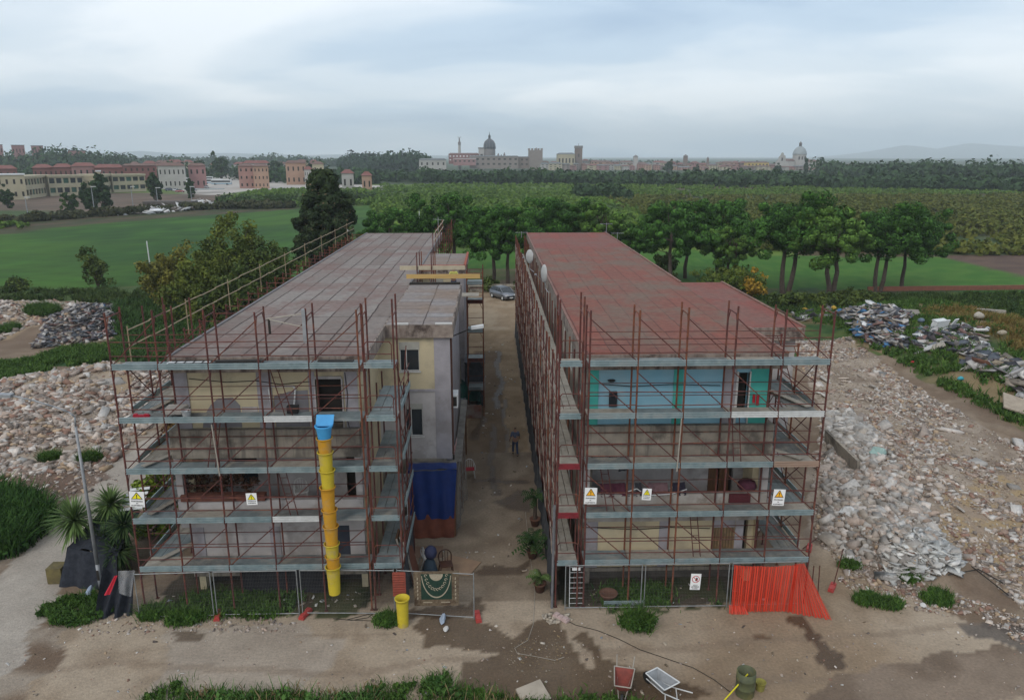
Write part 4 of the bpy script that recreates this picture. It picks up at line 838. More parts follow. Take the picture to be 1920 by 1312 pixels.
weedpatch('grass', 'tall grass behind the heap of rags, left of the scaffold', G((215,570),(320,570),(400,590),(400,660),(330,690),(240,680),(215,620)), 800, .9, 5, None, size=.10, w=.04, per=16, c1=(0.02,0.05,0.012), c2=(0.06,0.12,0.03))
weedpatch('grass', 'strip of grass across the left rubble in front of the rag heap', G((-100,680),(30,680),(120,655),(215,640),(300,650),(310,675),(230,672),(120,690),(0,722),(-100,730)), 1100, .5, 6, .38, size=.08, w=.03, per=16)
weedpatch('grass', 'green weeds over the tipped waste on the right', WASTE_R, 2600, .55, 7, .40, size=.10, w=.04, per=12)
weedpatch('dry_grass', 'dry yellow brown grass on the bank of waste at the right', G((1720,600),(1850,590),(1930,620),(1960,690),(1840,655),(1760,625)), 900, .6, 8, .35, size=.09, w=.035, per=14, c1=(0.10,0.07,0.02), c2=(0.25,0.18,0.06))
weedpatch('grass', 'long dark grass under the pines and along the low wall', G((1420,560),(1925,552),(2150,560),(2150,640),(1930,640),(1800,575),(1600,565),(1480,592)), 1500, .7, 9, .4, size=.13, w=.05, per=14, c1=(0.015,0.04,0.010), c2=(0.06,0.095,0.02))
weedpatch('weeds', 'weeds growing in the shade under the left scaffold', [(-12.5, 25.7), (-8, 25.7), (-7.8, 27.2), (-12.5, 27.2)], 230, .3, 10, .35)
weedpatch('weeds', 'weeds growing in the shade under the right scaffold', [(4.4, 25.9), (9.4, 25.9), (9.4, 27.4), (4.4, 27.4)], 150, .28, 11, .35)
# orchard beyond: rows nobody could count
def farcrowns(cx, cy, w_, h_, col1, col2, per, size, seed, z0=0.):
    n = len(cx); r = np.random.default_rng(seed); k = 3
    base = np.stack([cx, cy, z0 + h_*.55], -1); off = r.normal(size=(n, k, 3)) * np.stack([w_*.4, w_*.4, h_*.16], -1)[:, None, :]
    c = (base[:, None, :] + off).reshape(-1, 3); rad = np.repeat(h_*.42, k); return clumps(c, rad, per, size, col1, col2, .95, 1.2, seed, .7, .6)
r = np.random.default_rng(77); yy = 118 * np.exp(r.random(26000) * math.log(470/118)); xx = (r.random(26000)-.5) * 2 * (yy*.85 + 20)
inF = inpoly(xx, yy, G((-400,420),(0,430),(200,415),(360,402),(560,388),(700,385),(760,470),(560,520),(300,535),(0,545),(-400,560))) | inpoly(xx, yy, G((-500,355),(0,360),(330,335),(720,346),(720,357),(560,356),(470,360),(420,382),(560,392),(360,408),(150,425),(-500,420))) | inpoly(xx, yy, G((1430,560),(1925,560),(2300,600),(2300,480),(1760,478),(1430,470),(1300,465),(640,465),(640,560))) | ((yy < 125))
xx, yy = xx[~inF], yy[~inF]; keep = fbm(xx, yy, 14, 3, 3) > .34; xx, yy = xx[keep], yy[keep]; xx = np.round(xx/4.5)*4.5 + r.normal(size=len(xx))*.5
hh = .9 + 1.0*fbm(xx, yy, 25, 8, 3) + r.random(len(xx))*.4; right = xx > 40
tk = farcrowns(xx, yy, np.full(len(xx), 2.4), hh, (0.05,0.11,0.015), (0.125,0.195,0.03), 10, .36, 12)
kk = np.repeat((xx > 45) & (yy < 330), 3*10*4); tk[2][kk] = tk[2][kk] * np.array([1.0, .66, .8])
link('orchard', npmesh('orchard', tk[0], tk[1], M_leaf, tk[2]), label='wide green orchard rows stretching from the pines to the dark tree belt', cat='orchard', kind='stuff')
# hedge belts and woods far off
def belt(name, lab, pts, n, hr, depth, cols, seed, size=1.0, per=16, z0=0, dens=None):
    r = np.random.default_rng(seed); t_ = r.random(n) * (len(pts)-1); i = np.minimum(t_.astype(int), len(pts)-2); f = t_ - i; P_ = np.array([g(*p)[:2] for p in pts])
    c = P_[i]*(1-f[:, None]) + P_[i+1]*f[:, None]; c[:, 1] += r.random(n) * depth; h = r.uniform(*hr, n) * (.7 + .6*fbm(c[:, 0], c[:, 1], 40, seed, 2))
    tk = farcrowns(c[:, 0], c[:, 1], h*.55, h, *cols, per, size, seed, z0); link(name, npmesh(name, tk[0], tk[1], M_leaf, tk[2]), label=lab, cat='wood', kind='stuff')
DK = ((0.018,0.042,0.018), (0.045,0.085,0.028))
belt('tree_belt', 'dark belt of trees between the orchard and the old town', [(620,338),(800,344),(1000,347),(1200,350),(1400,352),(1700,358),(2100,368)], 1000, (4.6, 8.0), 70, DK, 61, .9)
belt('tree_belt', 'hedge of dark trees crossing the orchard in the middle', [(1085,372),(1120,376),(1200,380)], 60, (4, 6.5), 25, DK, 62, .6, 24)
belt('tree_belt', 'trees standing between the suburb houses behind the school', [(-50,338),(60,340),(180,338),(300,340),(420,336),(560,340)], 110, (7, 12), 60, DK, 74, .9)
belt('wooded_hill', 'wooded rise on the right horizon below the pale mountains', [(1650,340),(1760,341),(1950,345),(2200,350)], 650, (8.5, 12.0), 110, DK, 63, 1.0)
belt('tree_belt', 'trees closing the lorry park and lining the suburb', [(440,337),(520,344),(600,347),(700,346)], 130, (6, 12), 30, DK, 64, 1.0)
belt('umbrella_pine_wood', 'dense dark umbrella pine wood on the skyline left of the old town', [(640,322),(700,324),(790,326)], 330, (12.5, 20), 90, ((0.014,0.036,0.018), (0.03,0.06,0.025)), 65, 1.4)
belt('tree_belt', 'far skyline trees behind the suburb roofs', [(-50,312),(150,314),(300,314),(450,313),(640,314)], 420, (9, 17), 160, DK, 66, 1.8)
belt('tree_belt', 'wood on the rise at the left edge between the flats', [(-100,330),(60,330),(120,330),(210,328)], 260, (15, 25), 40, DK, 67, 1.2)
belt('hedge', 'dark brown hedge dividing the green field from the ploughed ground', [(-300,428),(0,420),(120,412),(330,396),(430,392),(545,391)], 330, (1.2, 2.6), 8, ((0.03,0.035,0.018), (0.075,0.075,0.03)), 68, .35, 20)
belt('hedge', 'green hedge line at the far side of the bright field', [(410,386),(480,388),(560,384),(690,378)], 130, (2, 4), 14, ((0.03,0.06,0.02), (0.07,0.11,0.03)), 69, .4, 20)
belt('tree_belt', 'trees scattered among the old town roofs', [(1100,306),(1300,312),(1500,316),(1640,318)], 60, (7, 10), 60, DK, 70, 1.2)
for i, (px, py, w_, h_, lab) in enumerate([(15, 390, 6, 8, 'round dark tree at the left edge in front of the cream school'), (293, 378, 6.5, 11, 'round dark tree right of the school, beside a lamp post'), (359, 372, 4.5, 8, 'dark round tree at the entrance of the lorry park'), (135, 402, 5.5, 6.5, 'light green bush clump left of the dark roadside trees'),
    (172, 400, 5.5, 9, 'dark roadside tree left of its taller neighbour below the school'), (195, 396, 6, 11.5, 'tallest dark roadside tree below the school'), (55, 346, 7, 9, 'round tree in front of the red roofed houses, left of the school stair'), (212, 345, 12, 11, 'wide umbrella pine in front of the red terrace'),
    (342, 340, 8, 13, 'dark round tree by the white coaches'), (415, 338, 12, 20, 'tallest round green tree behind the coaches'), (375, 338, 9, 14, 'brownish tree left of the tallest one behind the coaches'), (520, 338, 13, 14, 'reddish brown trees right of the peach house'), (1254, 328, 10, 14, 'dark cypress like tree rising before the old town'), (1304, 328, 9, 10, 'round dark tree before the old town houses'), (1458, 330, 9, 11, 'round dark tree left of the white church front'), (1510, 330, 2.6, 15, 'thin dark cypress in front of the domed church')]):
    x, y, _ = g(px, py); cr, lb = broad(120+i, w_*.42, h_, (0.016,0.038,0.016), (0.045,0.08,0.026) if i != 3 else (0.07,0.12,0.03), n=50, per=50, low=.08, size=h_*.035, rad=(h_*.06, h_*.11)); tree('far_tree', lab, 'tree', (x, y, 0), cr, lb)
# ================================================================== RUBBLE AND WASTE
M_rub = mat('rubble_piece', (0.85,0.85,0.85), (1.15,1.13,1.1), scale=6, rough=.95, bump=.3, attr='tint', spec=.1)
def rocks(pts, size, cols, seed, flat=.65, sink=.25, zadd=None, jitter=.28, elong=1.5):
    r = np.random.default_rng(seed); n = len(pts); B = np.array([(-1,-1,-1),(1,-1,-1),(1,1,-1),(-1,1,-1),(-1,-1,1),(1,-1,1),(1,1,1),(-1,1,1)], float) * .5
    s = np.asarray(size)[:, None] * np.stack([r.uniform(.8, elong, n), r.uniform(.6, 1.1, n), r.uniform(.35, 1.0, n) * flat], -1)
    v = B[None] * s[:, None, :] * (1 + r.uniform(-jitter, jitter, (n, 8, 3))); a = r.random(n)*2*PI; tx = r.normal(size=n)*.35; ty = r.normal(size=n)*.35
    ca, sa = np.cos(a), np.sin(a); cx, sx = np.cos(tx), np.sin(tx); cy_, sy_ = np.cos(ty), np.sin(ty)
    x, y, z = v[..., 0], v[..., 1], v[..., 2]
    y, z = y*cx[:, None] - z*sx[:, None], y*sx[:, None] + z*cx[:, None]; x, z = x*cy_[:, None] + z*sy_[:, None], -x*sy_[:, None] + z*cy_[:, None]
    x, y = x*ca[:, None] - y*sa[:, None], x*sa[:, None] + y*ca[:, None]
    gz = height(pts[:, 0], pts[:, 1]) + s[:, 2]*(.5 - sink) + (0 if zadd is None else zadd)
    V = np.stack([x + pts[:, :1], y + pts[:, 1:2], z + gz[:, None]], -1).reshape(-1, 3)
    Fq = (np.arange(n)[:, None, None]*8 + np.array([(0,3,2,1),(4,5,6,7),(0,1,5,4),(1,2,6,5),(2,3,7,6),(3,0,4,7)])[None]).reshape(-1, 4)
    ci = r.integers(0, len(cols), n); c = np.asarray(cols)[ci] * r.uniform(.75, 1.2, (n, 1)); return V, Fq, np.repeat(c, 8, 0)
RC = [(.44,.375,.325), (.37,.31,.27), (.50,.45,.41), (.38,.30,.25), (.22,.185,.16), (.39,.29,.20), (.28,.205,.165), (.50,.47,.44), (.25,.155,.12), (.35,.30,.265), (.18,.155,.14)]
GC = [(.37,.345,.32), (.43,.405,.375), (.28,.26,.24), (.33,.29,.25), (.48,.455,.43)]
def szs(n, seed, a, b, p=3.): r = np.random.default_rng(seed); return a + (b-a) * r.random(n)**p
def rubble(name, lab, poly, n, a, b, seed, cols=RC, p=3., thr=None, **k):
    q = scatter(poly, n, seed, thr, 3.2, 19); t_ = rocks(q, szs(len(q), seed, a, b, p), cols, seed, **k); link(name, npmesh(name, t_[0], t_[1], M_rub, t_[2]), label=lab, cat='rubble', kind='stuff')
rubble('rubble', 'broken stone and plaster spread over the right hand demolition ground', RUB_R, 16000, .05, .26, 201, p=4., thr=.40)
rubble('rubble', 'broken stone and plaster covering the left hand demolition ground', RUB_L, 17000, .06, .46, 202, p=3.6, thr=.36)
rubble('rubble', 'further field of broken masonry behind the rag heap on the left', RUB_L2, 8000, .08, .5, 203)
rubble('rubble', 'tumbled grey boulders and blocks beside the right end of the scaffold', G((1545,880),(1580,790),(1650,860),(1700,930),(1750,985),(1760,1040),(1690,1080),(1600,1060),(1545,1000)), 2600, .10, .40, 204, GC+RC[:4], p=2.2, flat=.9)
rubble('rubble', 'grey boulders crowded behind the scaffold corner on the right', G((1545,850),(1550,780),(1590,770),(1640,840),(1620,880)), 420, .2, .55, 214, GC, p=1.8, flat=.9)
rubble('rubble', 'small chips scattered round the foot of the rubble at the yard edge', G((1560,1080),(1700,1090),(1850,1130),(1925,1160),(1925,1215),(1830,1150),(1740,1150),(1600,1110)), 900, .04, .16, 205)
rubble('rubble', 'small pale chips strewn along the left track edge', G((0,880),(200,870),(230,900),(60,960),(0,950)), 450, .05, .22, 206)
rubble('rubble', 'loose plaster chips on the bare yard by the torn netting', G((140,1160),(230,1150),(400,1150),(560,1165),(560,1185),(300,1185),(160,1200)), 420, .03, .11, 207)
rubble('rubble', 'pebbles and chips scattered thinly across the near yard', [(-17, 21.5), (19, 20.5), (19, 25), (10, 25.2), (-17, 25.2)], 650, .02, .065, 208, p=2)
rubble('rubble', 'yellow gravel spilled in the wet patch at the middle of the yard', G((960,1200),(1060,1190),(1075,1230),(1040,1270),(950,1260)), 260, .015, .06, 209, [(.24,.18,.11), (.20,.15,.10), (.27,.23,.18)])
rubble('rubble', 'broken plaster at the corner post between the alley and the right scaffold', G((1012,1150),(1060,1148),(1075,1163),(1030,1170)), 90, .05, .16, 210, [(.42,.38,.32), (.36,.31,.25)])
rubble('gravel', 'fine gravel and plaster crumbs between the right hand stones', RUB_R, 9000, .03, .11, 215, [(.33,.27,.20), (.28,.22,.16), (.38,.33,.27), (.24,.19,.15), (.42,.38,.33)], p=1.5)
rubble('gravel', 'fine crumbs between the left hand stones', RUB_L, 6000, .04, .13, 216, p=1.5)
rubble('slabs', 'larger broken slabs lying in the right hand rubble', RUB_R, 70, .4, .85, 217, GC + RC[:3], p=2.5, flat=.25)
rubble('slabs', 'larger broken slabs lying in the left hand rubble', RUB_L, 110, .45, .95, 218, GC + RC[:3], p=2.2, flat=.3)
# heap of broken white tiles
tq = scatter(G((1650,1060),(1690,1010),(1760,1010),(1800,1060),(1790,1085),(1720,1095),(1660,1090)), 900, 221)
t_ = rocks(tq, szs(len(tq), 221, .10, .36, 2), [(.50,.50,.48), (.42,.42,.41), (.56,.55,.53), (.34,.32,.30)], 221, .22, 0, .15*np.random.default_rng(3).random(len(tq)), elong=2.4); link('tile_heap', npmesh('tile_heap', t_[0], t_[1], M_rub, t_[2]), label='heap of broken white tiles at the foot of the right rubble', cat='tile heap', kind='stuff')
def ragheap(name, lab, poly, n, seed, cols, hgt, size=(.15, .55)):
    q = scatter(poly, n, seed); r = np.random.default_rng(seed); t_ = rocks(q, r.uniform(*size, len(q)), cols, seed, .3, -.1, r.random(len(q))*hgt, .45, 2.0); link(name, npmesh(name, t_[0], t_[1], M_rub, t_[2]), label=lab, cat='waste heap', kind='stuff')
RAG = [(.10,.09,.10), (.17,.16,.165), (.05,.05,.055), (.25,.24,.24), (.34,.33,.33), (.08,.085,.10), (.18,.11,.10), (.13,.145,.17), (.42,.40,.38), (.22,.19,.16), (.27,.23,.19)]
ragheap('rag_heap', 'heap of tipped clothes and rags on the left, mostly dark and grey', G((60,655),(95,620),(150,580),(215,575),(222,610),(215,635),(160,645),(110,650)), 3200, 231, RAG, .35, (.12, .42))
ragheap('waste_heap', 'nearer tip of bags, rags and panels on the right by the rubble edge', G((1560,600),(1600,590),(1660,600),(1700,625),(1690,650),(1700,680),(1640,660),(1600,640)), 1700, 232, RAG+[(.40,.37,.33), (.52,.52,.52), (.08,.20,.38)], .5)
ragheap('waste_heap', 'middle tip of white scraps and sacks on the right bank', G((1715,650),(1750,640),(1830,650),(1860,680),(1800,700),(1770,690),(1720,690)), 380, 233, RAG+[(.5,.5,.5), (.6,.6,.6), (.42,.38,.33)], .3, (.2, .7))
ragheap('waste_heap', 'right hand tip of boards and sacks at the edge of the photo', G((1840,690),(1925,700),(1980,740),(1980,790),(1870,740),(1800,720)), 420, 234, RAG+[(.55,.53,.5), (.14,.07,.05), (.42,.36,.28)], .3, (.25, .9))
ragheap('waste_heap', 'far tip of white scraps beyond the green field on the left', G((270,398),(300,388),(390,381),(402,385),(380,393),(300,400),(200,405)), 420, 235, [(.7,.7,.7), (.55,.55,.55), (.25,.22,.2), (.6,.6,.62)], 1.0, (.6, 1.8))
ragheap('waste_heap', 'scattered litter in the grass behind the red roof bay', G((1480,590),(1560,575),(1600,590),(1570,605),(1500,605)), 90, 236, RAG+[(.6,.6,.6), (.45,.28,.05)], .1, (.25, .8))
M_wp = mat('white_plastic', (0.62,0.63,0.62), (0.52,0.53,0.53), scale=4, rough=.5)
def plastic(name, c, rough=.5): return mat(name, c, tuple(q*.8 for q in c), scale=5, rough=rough)
def onground(px, py): x, y, _ = g(px, py); return x, y, hz(x, y)
# recognisable pieces in the tips
x, y, z = onground(1762, 650); t = thing('broken_fridge', 'white open fridge shell lying on the right hand waste bank', 'fridge', (x, y, z+.4), .4)
MB().obox((0,0,.35), (1.5,.12,.7), 0, .3).obox((0,.3,.6), (1.5,.6,.1), 0, .3).obox((-.7,.3,.35), (.1,.6,.6), 0, .3).obox((.7,.3,.35), (.1,.6,.6), 0, .3).obox((0,.28,.1), (1.5,.6,.1), 0, .3).build('shell', M_wp, t); MB().obox((1.35,-.1,.3), (.7,.1,1.0), .2, .5).build('door', M_wp, t)
for i, (px, py, c, w_, lab) in enumerate([(1722, 640, (.12,.16,.22), .55, 'blue grey rubbish bag in the green weeds left of the fridge shell'), (1722, 652, (.10,.25,.26), .4, 'small teal rubbish bag below the blue grey one'), (1867, 693, (.02,.14,.42), .4, 'bright blue bag on the right hand tip'), (1797, 735, (.05,.33,.40), .4, 'turquoise bag on the slope above the right rubble'),
    (1826, 642, (.40,.36,.30), .9, 'beige upholstered armchair wreck on the right bank'), (1685, 634, (.05,.04,.30), .3, 'small violet bag at the right end of the nearer tip'), (1629, 613, (.03,.25,.45), .4, 'light blue bag on top of the nearer tip'), (1709, 697, (.45,.02,.03), .22, 'red scrap lying at the edge of the right rubble'), (1873, 660, (.35,.30,.22), .6, 'tan sack at the top of the right hand tip'),
    (1880, 712, (.22,.20,.17), .8, 'grey brown rolled carpet on the right hand tip'), (1845, 655, (.36,.36,.38), .5, 'pale grey sack beside the armchair wreck'), (1562, 585, (.45,.28,.04), .7, 'yellow crumpled sheet in the litter behind the scaffold top'), (193, 582, (.06,.22,.55), .5, 'bright blue bag on the top of the rag heap')]):
    x, y, z = onground(px, py); me = MB().lathe((0,0,0), [(w_*.5,0),(w_*.62,w_*.18),(w_*.55,w_*.42),(w_*.28,w_*.6),(w_*.1,w_*.66)], 9)
    me.v = [(a*(1+.3*math.sin(3*b+i)), b*.7*(1+.25*math.cos(4*a+i)), c_) for a, b, c_ in me.v]; me.build('rubbish_bag' if 'bag' in lab else 'discarded_item', plastic('waste_%d' % i, c, .6), None, True, (x, y, z+.25), label=lab, cat='rubbish' if 'armchair' not in lab else 'armchair')
x, y, z = onground(1690, 614); MB().obox((0,0,.5), (3.2,1.6,.08), -.25, .35).build('panel', mat('grey_panel', (.22,.20,.17), (.16,.15,.13), scale=2), None, False, (x, y, z+.2), label='grey sheet panel lying on top of the nearer tip', cat='panel')
x, y, z = onground(1910, 785); MB().obox((0,0,.35), (3.0,2.2,.10), -.5, .2, .25).build('tan_board', mat('tan_board', (.36,.30,.23), (.27,.22,.17), scale=2), None, False, (x+.5, y, z+.2), label='large tan board dumped at the right edge of the photo', cat='board')
x, y, z = onground(1832, 594); MB().obox((0,0,.2), (5.2,.5,.45), -.45).build('concrete_beam', M_plank, None, False, (x, y, z), label='long pale concrete beam lying in the grass at the right', cat='beam')
x, y, z = onground(1562, 872); a = Vector(onground(1545, 848)); b = Vector(onground(1606, 912)); d = b - a; MB().obox((0,0,.35), (d.length,.16,.9), math.atan2(d.y, d.x), .1).build('concrete_wall_slab', M_conc, None, False, tuple((a+b)/2), label='fallen concrete wall slab standing on edge at the right scaffold', cat='wall slab')
for i, (px, py, w_, lab) in enumerate([(1588, 985, .7, 'crumpled white sheet on the grey boulders'), (1788, 1058, .42, 'square white basin lying beside the tile heap'), (1640, 884, .8, 'pale green tile slab on the right rubble'), (1730, 1137, .22, 'round white stone alone on the yard edge'), (165, 1118, .7, 'blue and white rag on the grass by the lamp post'), (830, 1165, .45, 'white and blue bag on the wet yard in front of the fence'), (836, 1182, .25, 'small white wrapper on the wet yard'),
    (183, 695, .9, 'big pale stone block at the top of the left rubble'), (130, 545, .5, 'white scrap beyond the lane at the left')]):
    x, y, z = onground(px, py); mb = MB(); r = random.Random(i)
    mb.lathe((0,0,0), [(w_*.4,0),(w_*.5,w_*.12),(w_*.35,w_*.3),(w_*.1,w_*.36)], 7); mb.v = [(a*(1+.5*math.sin(5*b+i)), b*(1+.4*math.cos(6*a)), c_*(1+.6*math.sin(9*a+4*b))) for a, b, c_ in mb.v]
    mb.build('white_litter', plastic('litter_%d' % i, (.30,.42,.38) if i == 2 else ((.35,.42,.52) if i in (4, 5) else (.58,.57,.55)), .6), None, False, (x, y, z+.05), label=lab, cat='litter')
# rebar lying on the ground
mb = MB()
for (a, b) in (((1775,1092),(1832,1075)), ((1820,1072),(1890,1120)), ((1832,1075),(1880,1098))): A, B = onground(*a), onground(*b); mb.tube((A[0],A[1],A[2]+.15), (B[0],B[1],B[2]+.12), .025, 5)
mb.build('steel_bars', M_dark, label='dark bent steel bars lying on the chips at the right', cat='steel bars')
# ================================================================== YARD OBJECTS
M_alu = mat('fence_zinc', (0.30,0.31,0.31), (0.20,0.21,0.21), scale=6, rough=.5, metal=.3)
M_mesh = meshnet('fence_wire', (0.13,0.13,0.13), (.06, .15), (.0028, .0028))
M_block = mat('red_plastic_block', (0.42,0.06,0.05), (0.32,0.05,0.045), scale=5, rough=.6)
def uvquad(name, m, parent, a, b, c, d, uvw, uvh, **k):
    me = bpy.data.meshes.new(name); me.from_pydata([a, b, c, d], [], [(0,1,2,3)]); uv = me.uv_layers.new(name='UVMap')
    for i, q in enumerate([(0,0),(uvw,0),(uvw,uvh),(0,uvh)]): uv.data[i].uv = q
    me.materials.append(m); return link(name, me, parent, **k)
def panel(x0, y0, x1, y1, h, lab, mesh=True):
    t = thing('mesh_fence', lab, 'fence panel', (x0, y0, 0), 0, 'mesh fence panels along the yard'); dx_, dy_ = x1-x0, y1-y0; r = .022; mb = MB()
    mb.tube((0,0,.02), (0,0,h), .019, 6).tube((dx_,dy_,.02), (dx_,dy_,h), r, 6).tube((0,0,.12), (dx_,dy_,.10), .018, 6).tube((0,0,h-.05), (dx_,dy_,h-.05), .018, 6)
    mb.build('frame', M_alu, t)
    if mesh: uvquad('wire_mesh', M_mesh, t, (0,0,.12), (dx_,dy_,.12), (dx_,dy_,h-.05), (0,0,h-.05), math.hypot(dx_, dy_), h-.17)
    return t
FP = [(-13.6, 25.6), (-10.68, 25.68), (-7.42, 25.7), (-3.72, 25.6), (-.66, 25.25)]
labs = ['fence panel at the left end, torn netting at its edge', 'fence panel between the two left red feet', 'fence panel behind the end of the yellow chute', 'fence panel carrying the patterned carpet']
for i in range(4): panel(FP[i][0]+.05, FP[i][1], FP[i+1][0]-.08, FP[i+1][1], 2.0, labs[i])
FQ = [(2.75, 25.75), (5.85, 25.75), (9.25, 25.75), (12.1, 25.8)]
labs = ['fence panel in front of the white wire rack, nearest the alley on the right', 'fence panel carrying the red and white prohibition sign', 'fence panel behind the orange safety netting']
for i in range(3): panel(FQ[i][0]+.05, FQ[i][1], FQ[i+1][0]-.08, FQ[i+1][1], 2.0, labs[i])
for px, py, rz, lab in ((410, 1155, .1, 'red fence foot in front of the left scaffold, leftmost'), (573, 1153, -.3, 'red fence foot near the chute with a white scrap on it'), (896, 1158, .15, 'red fence foot at the right end of the carpet panel'), (1560, 1103, -.6, 'red fence foot at the corner of the right scaffold'), (1517, 1029, -.5, 'small red fence foot against the side of the right scaffold'), (1052, 1160, .8, 'pale pinkish fence foot at the alley corner')):
    x, y, _ = g(px, py); mb = MB().box(-.11,.11,-.34,.34,0,.09).box(-.09,.09,-.30,-.12,.09,.15).box(-.09,.09,.12,.30,.09,.15).box(-.08,.08,-.08,.08,.09,.13)
    mb.build('fence_block', M_block if 'pale' not in lab else mat('pale_block', (.50,.38,.36), (.4,.3,.28)), None, False, (x, y, .01), label=lab, cat='fence foot', group='fence feet').rotation_euler = (0, 0, rz)
x, y, _ = g(1538, 1058); mb = MB()
for a, b in (((1562,1100),(1581,1028)), ((1505,1030),(1560,1100)), ((1533,1118),(1537,1060)), ((1522,1100),(1526,1060))):
    A = g(*a); B = at(*b, A[1] + (2.5 if a[0] == 1505 else 0)); mb.tube((A[0], A[1], 0.05), (B[0], B[1], max(B[2], .1)), .022, 5)
mb.build('fence_posts', M_rust, label='bare bent fence posts leaning at the right end of the netting', cat='fence posts')
# orange safety net: folded sheet of plastic mesh
def sheet(name, P00, P10, P11, P01, nu, nv, m, parent=None, amp=.04, waves=14, seed=1, uvs=None, sag=0., **k):
    """rippled sheet between four corners (bottom left, bottom right, top right, top left)"""
    A, B, C_, D = [Vector(p) for p in (P00, P10, P11, P01)]; nrm = ((B-A).cross(D-A)).normalized(); vs = []; fs = []; r = random.Random(seed); ph = [r.random()*6 for _ in range(4)]
    for j in range(nv+1):
        for i in range(nu+1):
            u, v = i/nu, j/nv; p = (A*(1-u)+B*u)*(1-v) + (D*(1-u)+C_*u)*v
            o = amp*(math.sin(u*waves*2*PI/2+ph[0]+.6*math.sin(v*3+ph[1])) + .5*math.sin(u*waves*1.7+ph[2]+v*2))*(1.15-v*.5); p = p + nrm*o; p.z -= sag*math.sin(u*PI)*v + sag*.5*abs(math.sin(u*PI*2.5))*v
            vs.append(tuple(p))
    for j in range(nv):
        for i in range(nu): a = j*(nu+1)+i; fs.append((a, a+1, a+nu+2, a+nu+1))
    me = bpy.data.meshes.new(name); me.from_pydata(vs, [], fs); uv = me.uv_layers.new(name='UVMap'); W, Hh = (uvs or ((B-A).length, (D-A).length))
    for p in me.polygons:
        for li in p.loop_indices: vi = me.loops[li].vertex_index; uv.data[li].uv = ((vi % (nu+1))/nu*W, (vi // (nu+1))/nv*Hh)
    me.materials.append(m); me.polygons.foreach_set('use_smooth', [True]*len(me.polygons)); return link(name, me, parent, **k)
M_net = meshnet('orange_net', (0.55,0.040,0.014), (.085, .05), (.042, .022))
A, B = g(1372, 1148), g(1480, 1147); Cc_, D = (11.75, 25.7, 1.9), (9.28, 25.68, 1.95)
t = thing('safety_net', 'orange red plastic safety netting hung over the fence at the right', 'safety net', (9.3, 25.6, 0))
def shp(p, o): return (p[0]-o[0], p[1]-o[1], p[2]-o[2])
O = (9.3, 25.6, 0)
sheet('net_sheet', shp((9.25, 25.45, .02), O), shp((11.6, 25.4, .03), O), shp((11.85, 25.7, 1.88), O), shp((9.32, 25.66, 1.93), O), 130, 8, M_net, t, .035, 36, 3, sag=.06)
sheet('net_tail', shp((11.45, 25.35, .03), O), shp((12.95, 24.8, .03), O), shp((12.1, 25.75, 1.9), O), shp((11.7, 25.72, 1.9), O), 50, 8, M_net, t, .06, 16, 4, (1.2, 1.9))
sheet('net_hem', shp((9.15, 25.3, .02), O), shp((9.9, 25.25, .02), O), shp((9.8, 25.45, .25), O), shp((9.2, 25.5, .3), O), 20, 3, M_net, t, .05, 8, 5)
# ---- signs
def text(body, size, m, parent, loc, name='lettering', align='CENTER', bold=0.0):
    cu = bpy.data.curves.new(name, 'FONT'); cu.body = body; cu.size = size; cu.align_x = align; cu.extrude = .0015; cu.offset = bold; cu.materials.append(m)
    tmp = bpy.data.objects.new('tmp', cu); COL.objects.link(tmp); dg = bpy.context.evaluated_depsgraph_get(); me = bpy.data.meshes.new_from_object(tmp.evaluated_get(dg)); bpy.data.objects.remove(tmp)
    if not me.materials: me.materials.append(m)
    o = link(name, me, parent, loc); o.rotation_euler = (PI/2, 0, 0); return o
M_sw = mat('sign_white', (.78,.78,.77), (.72,.72,.71), scale=3, rough=.5); M_blk = mat('sign_black', (.02,.02,.02), rough=.6); M_sy = mat('sign_yellow', (.78,.68,.02), rough=.5); M_so = mat('sign_orange', (.85,.42,.02), rough=.5); M_sr = mat('sign_red', (.45,.02,.03), rough=.5)
def sign(px0, px1, py0, py1, Y, lab, tri, lines, tilt=0, small=False):
    a = at(px0, py1, Y); b = at(px1, py0, Y); w_, h_ = b[0]-a[0], b[2]-a[2]; t = thing('warning_sign', lab, 'sign', (a[0]+w_/2, Y, a[2]), 0, 'warning signs'); t.rotation_euler = (0, tilt, 0)
    MB().box(-w_/2, w_/2, -.004, .006, 0, h_).build('board', M_sw, t)
    s = w_*.40; cz = h_*(.50 if not small else .42); hh = h_*(.44 if not small else .50)
    MB().yprism([(-s, cz), (s, cz), (s*.08, cz+hh), (-s*.08, cz+hh)], -.007, -.0045).build('triangle_border', M_blk, t)
    MB().yprism([(-s*.80, cz+.10*hh), (s*.80, cz+.10*hh), (0, cz+hh*.90)], -.010, -.0072).build('triangle', tri, t)
    MB().yprism([(-s*.10, cz+hh*.68), (-s*.055, cz+hh*.30), (s*.055, cz+hh*.30), (s*.10, cz+hh*.68)], -.013, -.0102).build('exclamation_bar', M_blk, t); MB().yprism([(s*.10*math.cos(k*PI/4), cz+hh*.19+s*.09*math.sin(k*PI/4)) for k in range(8)], -.0131, -.0103).build('exclamation_dot', M_blk, t)
    for k, (tx, sz, zf) in enumerate(lines): text(tx, sz*w_, M_blk, t, (0, -.0065, h_*zf), bold=.002)
    return t
BIGT = [('PONTEGGIO', .135, .33), ('IN', .12, .20), ('ALLESTIMENTO', .118, .06)]
sign(244, 268, 921, 950, 25.9, 'white board with yellow warning triangle at the left end of the left scaffold', M_sy, BIGT, .05)
sign(463, 481, 924, 946, 25.9, 'small white board with yellow triangle in the middle of the left scaffold', M_sy, [('PONTEGGIO IN', .11, .27), ('ALLESTIMENTO', .11, .12)], -.02, True)
